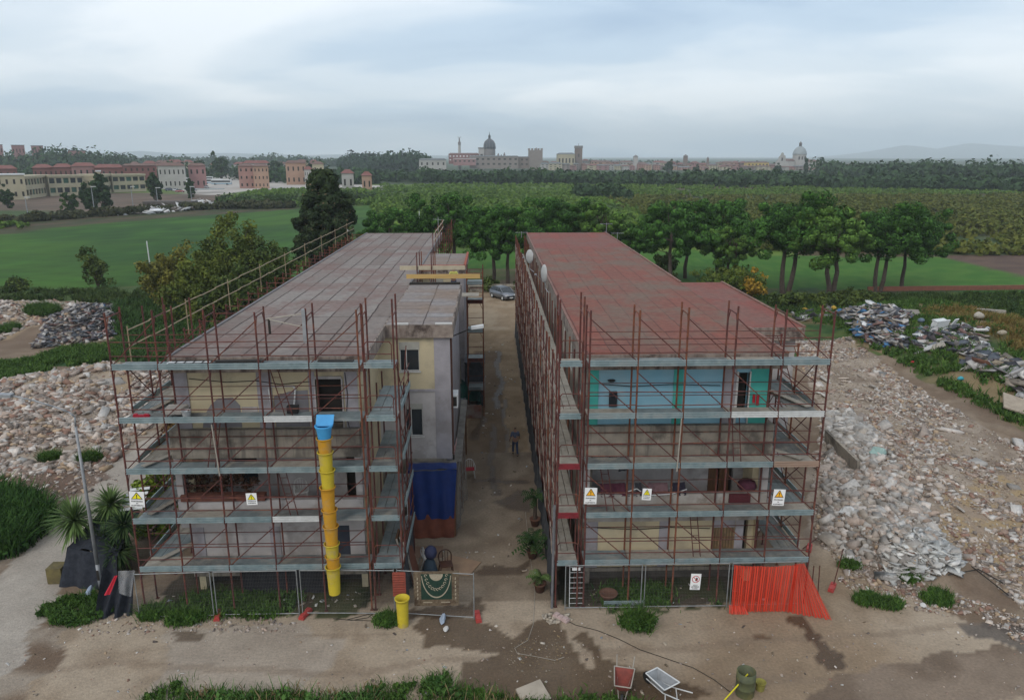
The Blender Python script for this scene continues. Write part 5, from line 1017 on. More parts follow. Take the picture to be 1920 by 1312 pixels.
sign(1095, 1119, 914, 944.5, 25.9, 'white board with orange warning triangle at the alley end of the right scaffold', M_so, BIGT, .03)
sign(1203, 1221, 915.5, 937, 25.9, 'small white board with yellow triangle on the right scaffold', M_sy, [('PONTEGGIO IN', .11, .27), ('ALLESTIMENTO', .11, .12)], .06, True)
sign(1447, 1472, 917, 947.5, 25.9, 'white board with orange warning triangle at the outer end of the right scaffold', M_so, BIGT, .05)
a = at(1293, 1105, 25.68); b = at(1314, 1075, 25.68); w_, h_ = b[0]-a[0], b[2]-a[2]; t = thing('prohibition_sign', 'white no entry board with red ring hanging on the mesh fence', 'sign', (a[0]+w_/2, 25.68, a[2])); t.rotation_euler = (0, .04, 0)
MB().box(-w_/2, w_/2, -.004, .006, 0, h_).build('board', M_sw, t); R_ = w_*.38; cz = h_*.66; mb = MB()
for k in range(28):
    a0, a1 = 2*PI*k/28, 2*PI*(k+1)/28; p = [(R_*math.cos(q)*f, cz+R_*math.sin(q)*f) for q, f in ((a0,1),(a1,1),(a1,.84),(a0,.84))]; mb.yprism(p[::-1], -.008, -.0045)
mb.yprism([(-R_*.62, cz+R_*.50), (-R_*.50, cz+R_*.62), (R_*.62, cz-R_*.50), (R_*.50, cz-R_*.62)], -.0083, -.0046); mb.build('red_ring', M_sr, t)
MB().yprism([(-.02, cz-R_*.45), (R_*.25, cz-R_*.55), (R_*.5, cz-R_*.1), (R_*.45, cz+R_*.45), (R_*.15, cz+R_*.5), (-.01, cz+R_*.15)], -.0075, -.005).build('hand_figure', M_blk, t)
for k, tx in enumerate(('VIETATO', "L'ACCESSO AI", 'NON ADDETTI', 'AI LAVORI')): text(tx, w_*.115, M_blk, t, (0, -.0062, h_*(.27-.075*k)), bold=.0012)
# ---- rubble chute
M_yell = mat('chute_yellow', (0.56,0.44,0.03), (0.47,0.36,0.03), scale=3, rough=.65, stain=(.40,.31,.14), stain_amt=.7); M_och = mat('chute_amber', (0.56,0.29,0.02), (0.48,0.24,0.02), scale=3, rough=.65, stain=(.40,.27,.12), stain_amt=.7)
M_chb = mat('hopper_blue', (0.05,0.27,0.55), (0.06,0.33,0.62), scale=3, rough=.5)
xc = at(617, 950, 25.55)[0]; t = thing('rubble_chute', 'yellow and amber rubble chute of stacked tubes with a blue hopper on top', 'rubble chute', (xc, 25.55, 0))
segs = [(820, 846, M_och), (846, 880, M_yell), (880, 912, M_yell), (912, 954, M_och), (954, 985, M_och), (985, 1018, M_och), (1018, 1041, M_yell), (1041, 1061, M_och), (1061, 1107, M_yell)]
for a, b, m in segs:
    z1, z0 = at(617, a, 25.55)[2], at(617, b, 25.55)[2] - .10; hgt = z1 - z0
    MB().lathe((rnd.uniform(-.02, .02), 0, z0), [(.215,0),(.25,hgt*.85),(.27,hgt-.04),(.30,hgt-.03),(.30,hgt),(.27,hgt),(.245,hgt*.8),(.20,.01)], 20, cap=False).build('chute_tube', m, t, True)
zt, zb = at(617, 783, 25.55)[2], at(617, 824, 25.55)[2]
MB().lathe((0,0,zb-.1), [(.21,0),(.27,.5),(.33,.62),(.33,.66),(.28,.66),(.25,.5),(.2,.02)], 20, cap=False).build('hopper_neck', M_chb, t, True)
mb = MB(); mb.add([(-.30,.05,zb+.5),(.32,.05,zb+.5),(.34,.28,zt+.02),(-.30,.28,zt+.02),(-.30,.08,zb+.5),(.32,.08,zb+.5),(.34,.31,zt+.02),(-.30,.31,zt+.02)], [(0,1,2,3),(7,6,5,4),(0,4,5,1),(1,5,6,2),(2,6,7,3),(3,7,4,0)]); mb.build('hopper_back', M_chb, t)
# standing spare tube
x, y, _ = g(756, 1172); z1 = at(756, 1120, y)[2]; MB().lathe((0,0,0), [(.20,0),(.235,z1*.85),(.25,z1-.06),(.285,z1-.05),(.285,z1),(.25,z1),(.225,z1*.8),(.18,.03)], 24, cap=False).build('chute_tube', M_yell, None, True, (x, y, 0), label='spare yellow chute tube standing upright in front of the fence', cat='chute tube')
# ---- carpet over the fence
M_cg = mat('carpet_green', (0.012,0.034,0.024), (0.02,0.045,0.03), scale=8, rough=.95); M_cb = mat('carpet_beige', (0.17,0.13,0.085), (0.095,0.065,0.04), scale=9, rough=.95, stain=(.055,.03,.02), stain_amt=.7); M_cc = mat('carpet_cream', (0.38,0.33,0.25), (0.28,0.24,0.17), scale=14, rough=.95)
a = at(777, 1136, 25.32); b = at(860, 1074, 25.32); w_, h_ = b[0]-a[0], b[2]-a[2]; t = thing('carpet', 'oriental carpet, dark green field and beige border, hung over the fence', 'carpet', (a[0]+w_/2, 25.33, a[2]))
MB().box(-w_/2, w_/2, 0, .02, 0, h_).box(-w_/2, w_/2, .1, .12, h_*.55, h_).box(-w_/2, w_/2, 0, .12, h_, h_+.02).build('border_pile', M_cb, t); MB().box(-w_*.34, w_*.34, -.004, -.001, h_*.20, h_-.02).build('field', M_cg, t)
mb = MB()
def arc(cx, cz, r0, a0, a1, wd, y, n=14, ex=1., ez=1.):
    for k in range(n):
        q0, q1 = a0+(a1-a0)*k/n, a0+(a1-a0)*(k+1)/n; mb.yprism([(cx+r0*ex*math.cos(q0), cz+r0*ez*math.sin(q0)), (cx+r0*ex*math.cos(q1), cz+r0*ez*math.sin(q1)), (cx+(r0-wd)*ex*math.cos(q1), cz+(r0-wd)*ez*math.sin(q1)), (cx+(r0-wd)*ex*math.cos(q0), cz+(r0-wd)*ez*math.sin(q0))], y-.003, y)
arc(0, h_*.98, w_*.15, PI, 2*PI, w_*.15, -.0045, ez=1.1); arc(0, h_, w_*.33, PI*1.03, PI*1.97, w_*.018, -.0045, 24, ez=1.85)
for k in range(12):
    q = PI + PI*(k+.5)/12; arc(w_*.235*math.cos(q), h_+w_*.40*math.sin(q), w_*.035, 0, 2*PI*.8, w_*.014, -.0045, 8)
for s in (-1, 1):
    for k in range(6): mb.yprism([(s*w_*.42-.02, h_*(.2+.12*k)), (s*w_*.42+.02, h_*(.2+.12*k)), (s*w_*.42+.03, h_*(.27+.12*k)), (s*w_*.42-.01, h_*(.28+.12*k))], -.006, -.0015)
    mb.box(s*w_*.10, s*w_*.30, -.005, -.001, h_*.10, h_*.125)
mb.build('scroll_pattern', M_cc, t)
# red slatted panel beside it
a = at(737, 1118, 25.5); b = at(760, 1073, 25.5); mb = MB(); w_ = b[0]-a[0]; h_ = b[2]-a[2]
for k in range(10): mb.box(0, w_, 0, .03, k*h_/10+.01, (k+.85)*h_/10)
mb.box(.02, w_-.02, .031, .05, 0, h_); mb.build('slatted_panel', mat('brick_red_slats', (0.30,0.07,0.045), (0.20,0.05,0.035), scale=5, rough=.8), None, False, (a[0], 25.5, a[2]), label='brick red slatted panel tied to the fence left of the carpet', cat='slatted panel')
# ---- lamp posts
M_post = mat('lamp_post_zinc', (0.30,0.31,0.32), (0.22,0.23,0.24), scale=3, rough=.5, metal=.2)
x, y, _ = g(190, 1106); zt = at(148, 800, y)[2]; t = thing('street_lamp', 'tall grey street lamp with a curved arm, standing before the left rubble', 'street lamp', (x, y, 0))
MB().tube((0,0,-.1), (.0,0,1.2), .085, 10, .08).tube((0,0,1.2), (-.02,0,zt), .078, 10, .05).build('pole', M_post, t, True)
pts = [(-.02,0,zt)] + [(at(px, py, y)[0]-x, 0, at(px, py, y)[2]) for px, py in ((140,781),(128,772),(100,762),(60,750),(22,742))]; MB().path(pts, .035, 8).build('arm', M_post, t, True)
e = pts[-1]; MB().obox((e[0]-.35, 0, e[2]+.03), (.75,.26,.12), 0, 0, .05).build('lamp_head', M_post, t); MB().box(-.05,.05,-.09,-.08,.5,.95).build('access_door', M_dark, t)
xw = -1.9; yw = 36.2; A = at(845, 632, yw); B = at(880, 617, yw+.0); C_ = at(903, 612, yw)
t = thing('wall_lamp', 'white street lamp on a bracket arm at the corner of the cream bay', 'street lamp', (A[0], yw, A[2])); MB().path([(0,.2,-1.7),(0,.1,-.2),(.1,0,.05),(B[0]-A[0],0,B[2]-A[2])], .03, 6).build('bracket_arm', M_dark, t); MB().obox(((B[0]+C_[0])/2-A[0]+.1, 0, C_[2]-A[2]-.02), (.62,.26,.14), 0, 0, -.15).build('lamp_head', M_wp, t)
# ---- satellite dishes and aerials
for (px, py, Y, r_, rz, lab) in ((992, 481, 51, .42, -1.0, 'white satellite dish on the edge of the red roof, the further of two'), (1019, 513, 42, .46, -1.32, 'white satellite dish on the edge of the red roof, the nearer of two')):
    p = at(px, py, Y); t = thing('satellite_dish', lab, 'satellite dish', p, rz, 'satellite dishes on the red roof edge'); t.rotation_euler = (0, .3, rz); mb = MB(); mb.lathe((0,0,0), [(.01,.10),(r_*.5,.07),(r_*.85,.02),(r_,-.04),(r_,-.06),(r_*.8,0),(.02,.06)], 24, cap=False); mb.v = [(a, c_*-1, b*1.15) for a, b, c_ in mb.v]; mb.build('dish', mat('dish_grey', (.40,.40,.39), (.33,.33,.32), rough=.6), t, True)
    MB().tube((0,.1,0), (.1,.2,-.9), .025, 6).tube((.1,.2,-.9), (.6,.2,-.9), .025, 6).build('mount', M_post, t); MB().tube((0,0,-r_), (0,-.45,-.05), .012, 5).obox((0,-.47,-.03), (.07,.12,.07)).build('feed_arm', M_post, t)
def aerial(px, Y, z0, h_, lab):
    x = at(px, 430, Y)[0]; t = thing('roof_aerial', lab, 'aerial', (x, Y, z0)); MB().tube((0,0,0), (0,0,h_), .025, 6).build('mast', M_post, t); mb = MB().tube((-.6,0,h_-.1), (.6,.1,h_-.1), .018, 5)
    for k in range(7): mb.tube((-.55+.18*k,-.28,h_-.1), (-.55+.18*k,.28,h_-.1), .012, 4)
    mb.build('elements', M_post, t)
aerial(1137, 73, RZ, 1.0, 'rake shaped aerial on the back right corner of the red roof'); aerial(1158, 71, RZ-.5, .8, 'low aerial just outside the back right edge of the red roof'); aerial(978, 73, RZ-.4, .6, 'small aerial at the back left corner of the red roof')
x = at(822, 435, 73)[0]; MB().tube((0,0,0), (0,0,1.6), .03, 6).tube((-.5,0,1.4), (.6,0,1.3), .02, 5).build('roof_aerial', M_post, None, False, (x, 73, RZ), label='thin mast at the back right corner of the grey roof', cat='aerial')
# ---- air conditioner on bay wall, pipes
t = thing('air_conditioner', 'white air conditioner unit on the side wall of the cream bay', 'air conditioner', (-1.9, 33.6, 5.85)); MB().box(0,.32,-.42,.42,0,.62).build('casing', M_wp, t); MB().box(.06,.27,-.425,-.42,.08,.54).build('grille', M_dark, t); MB().box(0,.3,-.3,-.26,-.06,0).box(0,.3,.26,.3,-.06,0).build('bracket', M_post, t)
MB().tube((0,0,0), (0,0,5.6), .05, 8).build('drain_pipe', mat('brown_pipe', (.14,.07,.05), (.10,.05,.04)), None, False, (-1.84, 33.1, 3.6), label='brown drain pipe down the corner of the cream bay', cat='drain pipe')
# ---- blue sheeted shed
M_tarp = mat('blue_tarpaulin', (0.008,0.03,0.15), (0.006,0.022,0.11), scale=2, rough=.45, bump=.5, bscale=2.5); M_brn = mat('brown_tarpaulin', (0.19,0.055,0.03), (0.12,0.035,0.02), scale=2.5, rough=.7, stain=(.07,.02,.015))
M_film = mat('clear_plastic_film', (0.45,0.45,0.45), (0.35,0.35,0.35), scale=3, rough=.3, alpha=.38, bump=.8, bscale=3)
t = thing('sheeted_shed', 'lean to shed in the alley closed with a bright blue tarpaulin over a brown one', 'shed', (-2.8, 31.7, 0)); O = (-2.8, 31.7, 0)
MB().box(-1.2, 1.15, .1, 1.2, 3.25, 3.36).box(1.0, 1.35, 1.2, 10.4, 3.2, 3.3).build('roof', mat('shed_roof', (.17,.16,.145), (.10,.09,.08), scale=2, rough=.9, stain=(.24,.22,.19)), t)
mb = MB()
for x, y in ((-1.1,.15),(1.05,.15),(1.25,3),(1.25,6.5),(1.25,10)): mb.box(x-.05,x+.05,y-.05,y+.05,0,3.22)
mb.build('post', M_wood, t)
sheet('blue_tarpaulin', (-1.0,.02,.92), (1.0,.0,.95), (1.18,.05,3.42), (-1.12,.05,3.35), 44, 12, M_tarp, t, .035, 7, 5, sag=.05); sheet('tarpaulin_top', (-1.12,.05,3.36), (1.18,.05,3.43), (1.12,.75,3.42), (-1.1,.75,3.42), 30, 4, M_tarp, t, .02, 6, 8)
sheet('brown_tarpaulin', (-.95,-.12,.02), (1.0,-.05,.02), (1.05,.06,1.2), (-1.0,.06,1.2), 30, 5, M_brn, t, .04, 6, 6); sheet('plastic_film', (1.1,-.05,.02), (1.45,4.2,.05), (1.35,4.2,3.3), (1.2,.05,3.4), 24, 10, M_film, t, .05, 6, 7)
sheet('film_stripe', (1.15,2.0,2.9), (1.2,4.0,2.9), (1.0,4.1,3.38), (.9,2.0,3.38), 10, 4, mat('striped_sheet', (.42,.12,.12), (.55,.5,.5), scale=8), t, .03, 3, 9)
# ---- green sheeted junk further along
x, y, _ = g(872, 765); t = thing('covered_junk', 'junk pile under a dark green tarpaulin beside the alley wall', 'junk pile', (x, y, 0)); M_gt = mat('green_tarpaulin', (0.01,0.085,0.065), (0.008,0.05,0.04), scale=2, rough=.5, bump=.4)
sheet('green_tarpaulin', (-1.1,-.2,.9), (1.1,-.4,.6), (1.0,1.2,2.1), (-1.1,1.0,2.5), 26, 10, M_gt, t, .10, 4, 11, sag=.2); sheet('tarpaulin_skirt', (.8,-.4,.1), (1.3,1.4,.2), (1.0,1.2,2.1), (1.1,-.4,.6), 14, 8, M_gt, t, .08, 4, 12)
MB().box(-1.0,-.2,.2,1.0,0,1.0).box(-.1,.8,.4,1.2,0,.7).build('crates', M_conc, t); MB().lathe((-.15,-.35,0), [(.24,0),(.26,.4),(.25,.85),(.20,.87)], 14).build('grey_barrel', mat('barrel_grey', (.25,.28,.30), (.2,.23,.25)), t, True); MB().lathe((.2,1.6,2.0), [(.3,0),(.42,.25),(.3,.55),(.1,.6)], 10).lathe((-.8,1.5,2.1), [(.2,0),(.25,.5),(.15,.8),(.05,.85)], 9).build('bundle', mat('bundle_grey', (.3,.28,.26), (.2,.19,.18)), t, True)
MB().box(-1.15, 1.2, -2.1, -2.0, 0, .9).build('low_wall', mat('red_low_wall', (.18,.07,.05), (.26,.23,.2), scale=1.5), t)
x, y, _ = g(893, 718); MB().box(-.35,.35,-.3,.3,0,.9).box(-.3,.3,-.33,-.3,.1,.8).build('crate_stack', mat('rusty_crate', (.22,.10,.05), (.15,.07,.04)), None, False, (x, y, 0), label='rust brown crate stack right of the green tarpaulin', cat='crate')
# ---- chairs, doors, table wreckage near the carpet
def chair(name, lab, x, y, rz, m, seatm=None, arms=True, scale=1., tilt=0):
    t = thing(name, lab, 'chair', (x, y, 0), rz); t.scale = (scale,)*3; t.rotation_euler = (tilt, 0, rz)
    MB().box(-.24,.24,-.22,.22,.42,.45).build('seat', seatm or m, t)
    for sx in (-1, 1):
        for sy in (-1, 1): MB().tube((sx*.25, sy*.25, 0), (sx*.21, sy*.20, .43), .022, 6).build('leg', m, t)
    mb = MB(); pts = [(.24*math.cos(PI*k/8), .22+.06, .62+.26*math.sin(PI*k/8)) for k in range(9)]; mb.path([(.22,.21,.42)] + pts + [(-.22,.21,.42)], .024, 6)
    for k in (-1, 0, 1): mb.tube((k*.09,.21,.44), (k*.10,.27,.84-.04*abs(k)), .014, 5)
    mb.build('backrest', m, t)
    if arms: MB().path([(.24,.24,.66),(.28,-.1,.64),(.26,-.22,.44)], .018, 5).path([(-.24,.24,.66),(-.28,-.1,.64),(-.26,-.22,.44)], .018, 5).build('armrest', m, t)
M_cw = mat('chair_white', (.55,.54,.51), (.45,.44,.42), scale=5, rough=.5)
x, y, _ = g(881, 893); chair('plastic_chair', 'white plastic armchair with a red cushion standing in the alley', x, y, .1, M_cw, mat('cushion_red', (.30,.02,.03), (.22,.02,.03)), True, 1.05)
x, y, _ = g(797, 1062); chair('plastic_chair', 'white plastic chair leaning over among the boards behind the carpet', x, y, 1.9, M_cw, None, True, 1.0, .25)
x, y, _ = g(836, 1084); chair('dining_chair', 'dark brown wooden chair behind the carpet', x, y+.3, .2, mat('dark_chair_wood', (.06,.025,.015), (.04,.02,.012), rough=.4), None, False, 1.15)
chair('balcony_chair', 'cream plastic chair on the left middle balcony', -7.7, 27.95, .3, M_cw, None, True, 1.0); bpy.data.objects['balcony_chair'].location.z = 3.2 + .55
x, y, _ = g(806, 1085); t = thing('dummy_figure', 'dark blue padded stand with a round top, behind the carpet', 'stand', (x, y+.2, 0)); MB().lathe((0,0,0), [(.36,0),(.34,.25),(.22,.7),(.12,.85)], 16).build('body', mat('dark_blue_cloth', (.02,.035,.055), (.03,.05,.07), rough=.8), t, True); MB().lathe((.05,0,.82), [(.06,0),(.22,.12),(.27,.3),(.24,.46),(.12,.58),(.03,.6)], 16).build('round_top', mat('navy_cloth', (.02,.025,.06), (.03,.035,.08), rough=.7), t, True)
mb_ = [('wooden_door', 'brown wooden door leaning behind the fence, outermost of three', -3.72, 29.4, 0), ('wooden_door', 'brown wooden door leaning behind the fence, middle of three', -3.60, 29.6, .05), ('wooden_door', 'reddish wooden board leaning behind the fence, nearest the white chair', -3.40, 29.2, -.1)]
for i, (n_, lab, x, y, r_) in enumerate(mb_):
    t = thing(n_, lab, 'door', (x, y-1.2, 0), 0, 'old doors leaning by the left scaffold'); MB().obox((0,0,1.05), (.06,.85+.1*i,2.15), r_, 0, -.22).build('door_leaf', [M_wood, mat('pale_wood', (.30,.18,.11), (.22,.13,.08), scale=3, stretch=(6,6,.6)), mat('red_wood', (.16,.06,.035), (.10,.04,.025), scale=3, stretch=(6,6,.6))][i], t); MB().obox((.02,-.44-.05*i,1.05), (.07,.03,2.15), r_, 0, -.22).build('edge_strip', M_plank, t)
t = thing('white_door_frame', 'white glazed door frame leaning against the shed, left of the blue tarpaulin', 'door frame', (-3.95, 30.9, 0)); mb = MB(); A = [(-.25,.3,2.9),(.0,-.9,.1),(.25,-.4,.1),(0,.7,2.9)]; mb.path([A[0],A[1]], .03, 6).path([A[3],A[2]], .03, 6).path([A[0],A[3]], .03, 6).path([A[1],A[2]], .03, 6).path([tuple((Vector(A[0])+Vector(A[1]))/2), tuple((Vector(A[2])+Vector(A[3]))/2)], .025, 6); mb.build('frame', M_wp, t)
x, y, _ = g(850, 1062); MB().prism([(-1.0,-.6),(.6,-1.0),(1.1,.1),(-.3,.75)], .02, .04).build('hardboard_sheet', mat('hardboard', (.28,.19,.12), (.23,.15,.10), scale=2), None, False, (x+.1, y+.2, 0), label='tan hardboard sheet lying on the ground right of the brown chair', cat='board')
x, y, _ = g(805, 1035); MB().prism([(-.7,-.5),(.6,-.5),(.6,.5),(-.7,.5)], .015, .03).build('hardboard_sheet', mat('hardboard_dark', (.20,.13,.09), (.16,.10,.07), scale=2), None, False, (x, y, 0), label='dark hardboard sheet lying in front of the brown tarpaulin', cat='board')
# ---- litter and boards
q = np.concatenate([scatter([(-17, 21.4), (18, 20.6), (18, 25), (-17, 25.2)], 75, 301), scatter([(-3.2, 28), (2.0, 28), (2.0, 70), (-1.2, 70), (-1.2, 32), (-3.2, 30)], 170, 302), scatter([(-13, 25.9), (-5, 25.9), (-5, 27.4), (-13, 27.4)], 60, 303), scatter([(3.5, 25.9), (11, 25.9), (11, 27.4), (3.5, 27.4)], 60, 304)])
t_ = rocks(q, np.random.default_rng(5).uniform(.03, .12, len(q)), [(.5,.5,.48), (.40,.36,.31), (.42,.41,.40), (.30,.25,.20), (.25,.28,.32), (.33,.28,.22), (.12,.1,.09), (.18,.14,.10)], 305, .25, 0, elong=2.4); link('litter', npmesh('litter', t_[0], t_[1], M_rub, t_[2]), label='small scraps of litter scattered over the yard and the alley', cat='litter', kind='stuff')
for x, y, z, L_, rz, m, lab in ((-12.6, 28.2, 7.93, 2.2, 1.35, 'stained_concrete', 'loose plank on the left side deck at the second lift from the top'), (-12.5, 27.6, 5.94, 2.6, 1.1, 'weathered_plank', 'loose plank crossing the left corner deck at the third lift'), (-12.6, 27.8, 3.94, 2.8, 1.2, 'stained_concrete', 'dark loose plank on the left corner deck behind the warning sign'), (-12.4, 27.6, 1.93, 2.4, 1.0, 'weathered_plank', 'loose plank on the lowest left corner deck'),
    (-9.2, 26.7, 9.93, 1.7, .03, 'dark_interior', 'dark bar lying on the top deck over the left block door bay'), (-5.7, 26.6, 9.93, 1.3, -.05, 'dark_interior', 'short dark bar at the right end of the left top deck'), (11.7, 27.9, 7.93, 2.4, 1.9, 'weathered_plank', 'loose plank on the right corner deck behind the new zinc toe board'), (11.3, 27.2, 5.94, 1.9, 2.2, 'weathered_plank', 'wavy loose sheet on the right corner deck above the wooden toe board')):
    MB().obox((0,0,0), (L_, .24, .035)).build('loose_plank', MATS[m], None, False, (x, y, z+.03), label=lab, cat='plank').rotation_euler = (0, 0, rz)
for (x, y, z, w_, h_, lab) in ((-9.0, 26.9, 8.35, .5, .02, 'x'),): pass
# cables and pipes on the facades
def cable(lab, pts, r_=.016, m=None): MB().path(pts, r_, 5).build('facade_cable', m or M_dark, label=lab, cat='cable')
cable('thin black cable sagging across the left upper wall', [(-11.4,27.33,9.1),(-10,27.33,8.95),(-8.9,27.33,9.0),(-8.0,27.33,8.85),(-6.9,27.33,8.95)]); cable('thin black cable running down beside the left upper door', [(-5.55,27.33,9.3),(-5.5,27.33,8.4),(-5.58,27.33,7.6),(-5.5,27.33,7.1)]); cable('thin cable along the blue upper wall of the right block', [(4.2,27.33,8.75),(5.4,27.33,8.65),(6.9,27.33,8.72),(8.8,27.33,8.66)]); cable('grey waste pipe along the left lower wall', [(-11.3,27.3,1.15),(-8.2,27.3,1.2),(-6.5,27.3,1.16)], .03, M_wp)
cable('thin cable looped along the yellow lower wall of the right block', [(4.2,27.33,2.7),(5.8,27.33,2.6),(7.2,27.33,2.68),(8.8,27.33,2.6)])
# ---- potted plants
M_pot = mat('terracotta', (.15,.075,.05), (.11,.055,.04), scale=4, rough=.85)
def cycad(lab, px, py, n, L_, h, pot, seed, c1=(0.012,0.035,0.01), c2=(0.04,0.08,0.02)):
    x, y, _ = g(px, py); t = thing('potted_palm', lab, 'potted plant', (x, y, 0), 0, 'potted plants along the alley'); r = np.random.default_rng(seed); V = []; Fq = []; Cc = []
    for i in range(n):
        a = r.random()*2*PI; el = r.uniform(.15, 1.3); d = np.array([math.cos(a), math.sin(a)]); pr_ = np.zeros(3); ln = L_*r.uniform(.7, 1.1); k = 9
        sp = [np.array([d[0]*ln*f*math.cos(el*(1-.45*f)), d[1]*ln*f*math.cos(el*(1-.45*f)), h + ln*(math.sin(el)*f - .55*f*f)]) for f in np.linspace(.03, 1, k)]
        sd_ = np.array([-d[1], d[0], 0]); c = np.array(c1) + (np.array(c2)-np.array(c1))*r.random()
        for j in range(k-1):
            for s in (-1, 1):
                w_ = .16*ln*(1-.5*abs(j/k-.4)); p, q = sp[j], sp[j+1]; o = len(V); V += [p, p*.4+q*.6, q*.7+p*.3 + sd_*s*w_ + [0,0,-.05], p*.8+q*.2 + sd_*s*w_*1.0 + [0,0,-.06]]; Fq.append((o,o+1,o+2,o+3)); Cc += [c]*4
    link('fronds', npmesh('fronds', np.array(V), np.array(Fq), M_leaf, np.array(Cc)), t); MB().tube((0,0,.2), (0,0,h), .09, 8).build('trunk', M_bark, t)
    if pot: MB().lathe((0,0,0), [(.16,0),(.24,.34),(.27,.35),(.27,.40),(.22,.40),(.2,.36)], 16).build('pot', M_pot, t, True)
cycad('large dark palm fronds in a pot against the alley side sheeting', 998, 1045, 34, 1.0, .75, True, 1); cycad('pale green leafy pot plant at the alley end of the right scaffold', 1012, 1108, 26, .65, .6, True, 2, (0.03,0.06,0.015), (0.11,0.17,0.05)); cycad('dark feathery pot plant behind the large palm in the alley', 1003, 985, 26, .75, 1.5, True, 3)
MB().lathe((0,0,0), [(.22,0),(.36,.3),(.38,.34),(.34,.36),(.3,.3)], 16).build('flower_pot', M_pot, None, True, (4.6, 26.4, .0), label='wide terracotta pot in the shade under the right scaffold', cat='flower pot')
# dark sheeting along the alley foot of the right scaffold
M_shade = mat('grey_shade_cloth', (.055,.06,.068), (.035,.038,.045), scale=2.5, rough=.9, stain=(.13,.13,.135), stain_amt=.5)
sheet('shade_cloth', (2.35,25.95,0), (2.35,72,0), (2.38,72,1.75), (2.38,25.95,1.85), 160, 4, M_shade, None, .04, 60, 21, label='dark grey shade cloth closing the alley foot of the right scaffold', cat='shade cloth')
MB().tube((2.3,25.92,0), (2.34,25.92,4.4), .05, 8).build('wooden_post', mat('grey_post', (.16,.16,.165), (.10,.10,.105)), label='tall grey post at the alley corner of the right scaffold', cat='post')
sheet('shade_cloth', (-3.42,26.1,0), (-3.42,29.6,0), (-3.45,29.6,1.8), (-3.45,26.1,1.8), 30, 4, M_shade, None, .04, 10, 22, label='dark shade cloth at the alley foot of the left scaffold', cat='shade cloth')
sheet('shade_cloth', (-10.2,27.2,.05), (-6.8,27.2,.05), (-6.8,27.25,1.2), (-10.2,27.25,1.2), 40, 4, mat('black_cloth', (.012,.012,.015), (.022,.022,.026), scale=4), None, .03, 10, 23, label='black sheeting hung under the front of the left scaffold', cat='shade cloth')
# rack and sheet behind the right fence
t = thing('wire_rack', 'white wire shelf rack standing behind the fence at the alley corner', 'wire rack', (3.0, 26.0, 0)); mb = MB()
for x in (0, .28, .56): mb.tube((x,0,0), (x,.1,1.75), .016, 5)
for k in range(8): mb.tube((0,.01*k,.15+.22*k), (.56,.01*k,.15+.22*k), .010, 5)
mb.build('frame', M_wp, t); MB().box(.08,.4,-.02,-.01,1.6,1.72).build('label_plate', M_sw, t)
MB().box(0, 1.55, 0, .03, .0, .28).box(0, 1.55, -.03, 0, .08, .11).box(0, 1.55, -.03, 0, .18, .21).build('steel_deck_spare', M_galv2, None, False, (4.35, 25.95, .03), label='spare galvanised scaffold deck on edge behind the right fence', cat='scaffold deck').rotation_euler = (.35, 0, 0)
# ---- objects on the decks
def small(name, mb, m, loc, lab, cat, rz=0, smooth=False): o = mb.build(name, m, None, smooth, loc, label=lab, cat=cat); o.rotation_euler = (0, 0, rz); return o
small('red_tool', MB().box(-.3,.3,-.05,.05,0,.08).box(-.28,-.15,-.05,.05,.08,.12).box(.1,.25,-.05,.05,.08,.11), plastic('tool_red', (.45,.02,.04)), at(266, 782, 26.5)[:2] + (7.9,), 'red hand tool lying on the left end deck of the left scaffold', 'tool')
small('bucket', MB().lathe((0,0,0), [(.13,0),(.17,.26),(.19,.27),(.16,.27),(.12,.03)], 16, cap=False), M_wp, (at(350, 780, 26.4)[0], 26.4, 7.9), 'white bucket on the second deck of the left scaffold', 'bucket', 0, True)
t = thing('barrow_tray', 'grey tray with black handles on the second deck of the left scaffold', 'tray', (at(328, 775, 26.5)[0], 26.6, 7.9)); MB().prism([(-.3,-.25),(.3,-.25),(.36,.3),(-.36,.3)], .12, .34).build('tray', mat('mortar_grey', (.40,.36,.32), (.30,.27,.24)), t); MB().path([(-.35,-.4,.02),(.45,-.4,.02),(.5,.1,.3)], .02, 5).build('handles', M_dark, t)
t = thing('ladder', 'pale ladder lying on the top deck of the left scaffold', 'ladder', (-11.7, 26.45, 9.94)); MB().tube((0,0,0), (3.4,.05,.0), .025, 5).tube((0,.35,0), (3.4,.4,0), .025, 5).build('rail', M_dark, t); mb = MB(); 
for k in range(10): mb.tube((.2+.32*k,0,0), (.2+.32*k,.36,0), .014, 5)
mb.build('rung', M_dark, t); small('white_sheet', MB().box(0,1.5,0,.3,0,.01), M_wp, (-11.8, 26.5, 9.915), 'white sheet lying under the ladder on the top deck', 'sheet')
t = thing('window_frame', 'white rounded window frame leaning on the upper wall of the left block', 'window frame', (-7.95, 27.25, 7.95)); mb = MB(); mb.path([(-.42,0,.0),(-.5,.08,.72),(-.42,.1,.82),(.42,.1,.82),(.5,.08,.72),(.42,0,0)], .035, 6); mb.build('frame', M_wp, t)
small('black_bucket', MB().box(-.2,.2,-.13,.13,0,.26), plastic('black_plastic', (.025,.025,.025)), (-7.45, 26.8, 7.92), 'black plastic tub on the deck in front of the white window frame', 'tub')
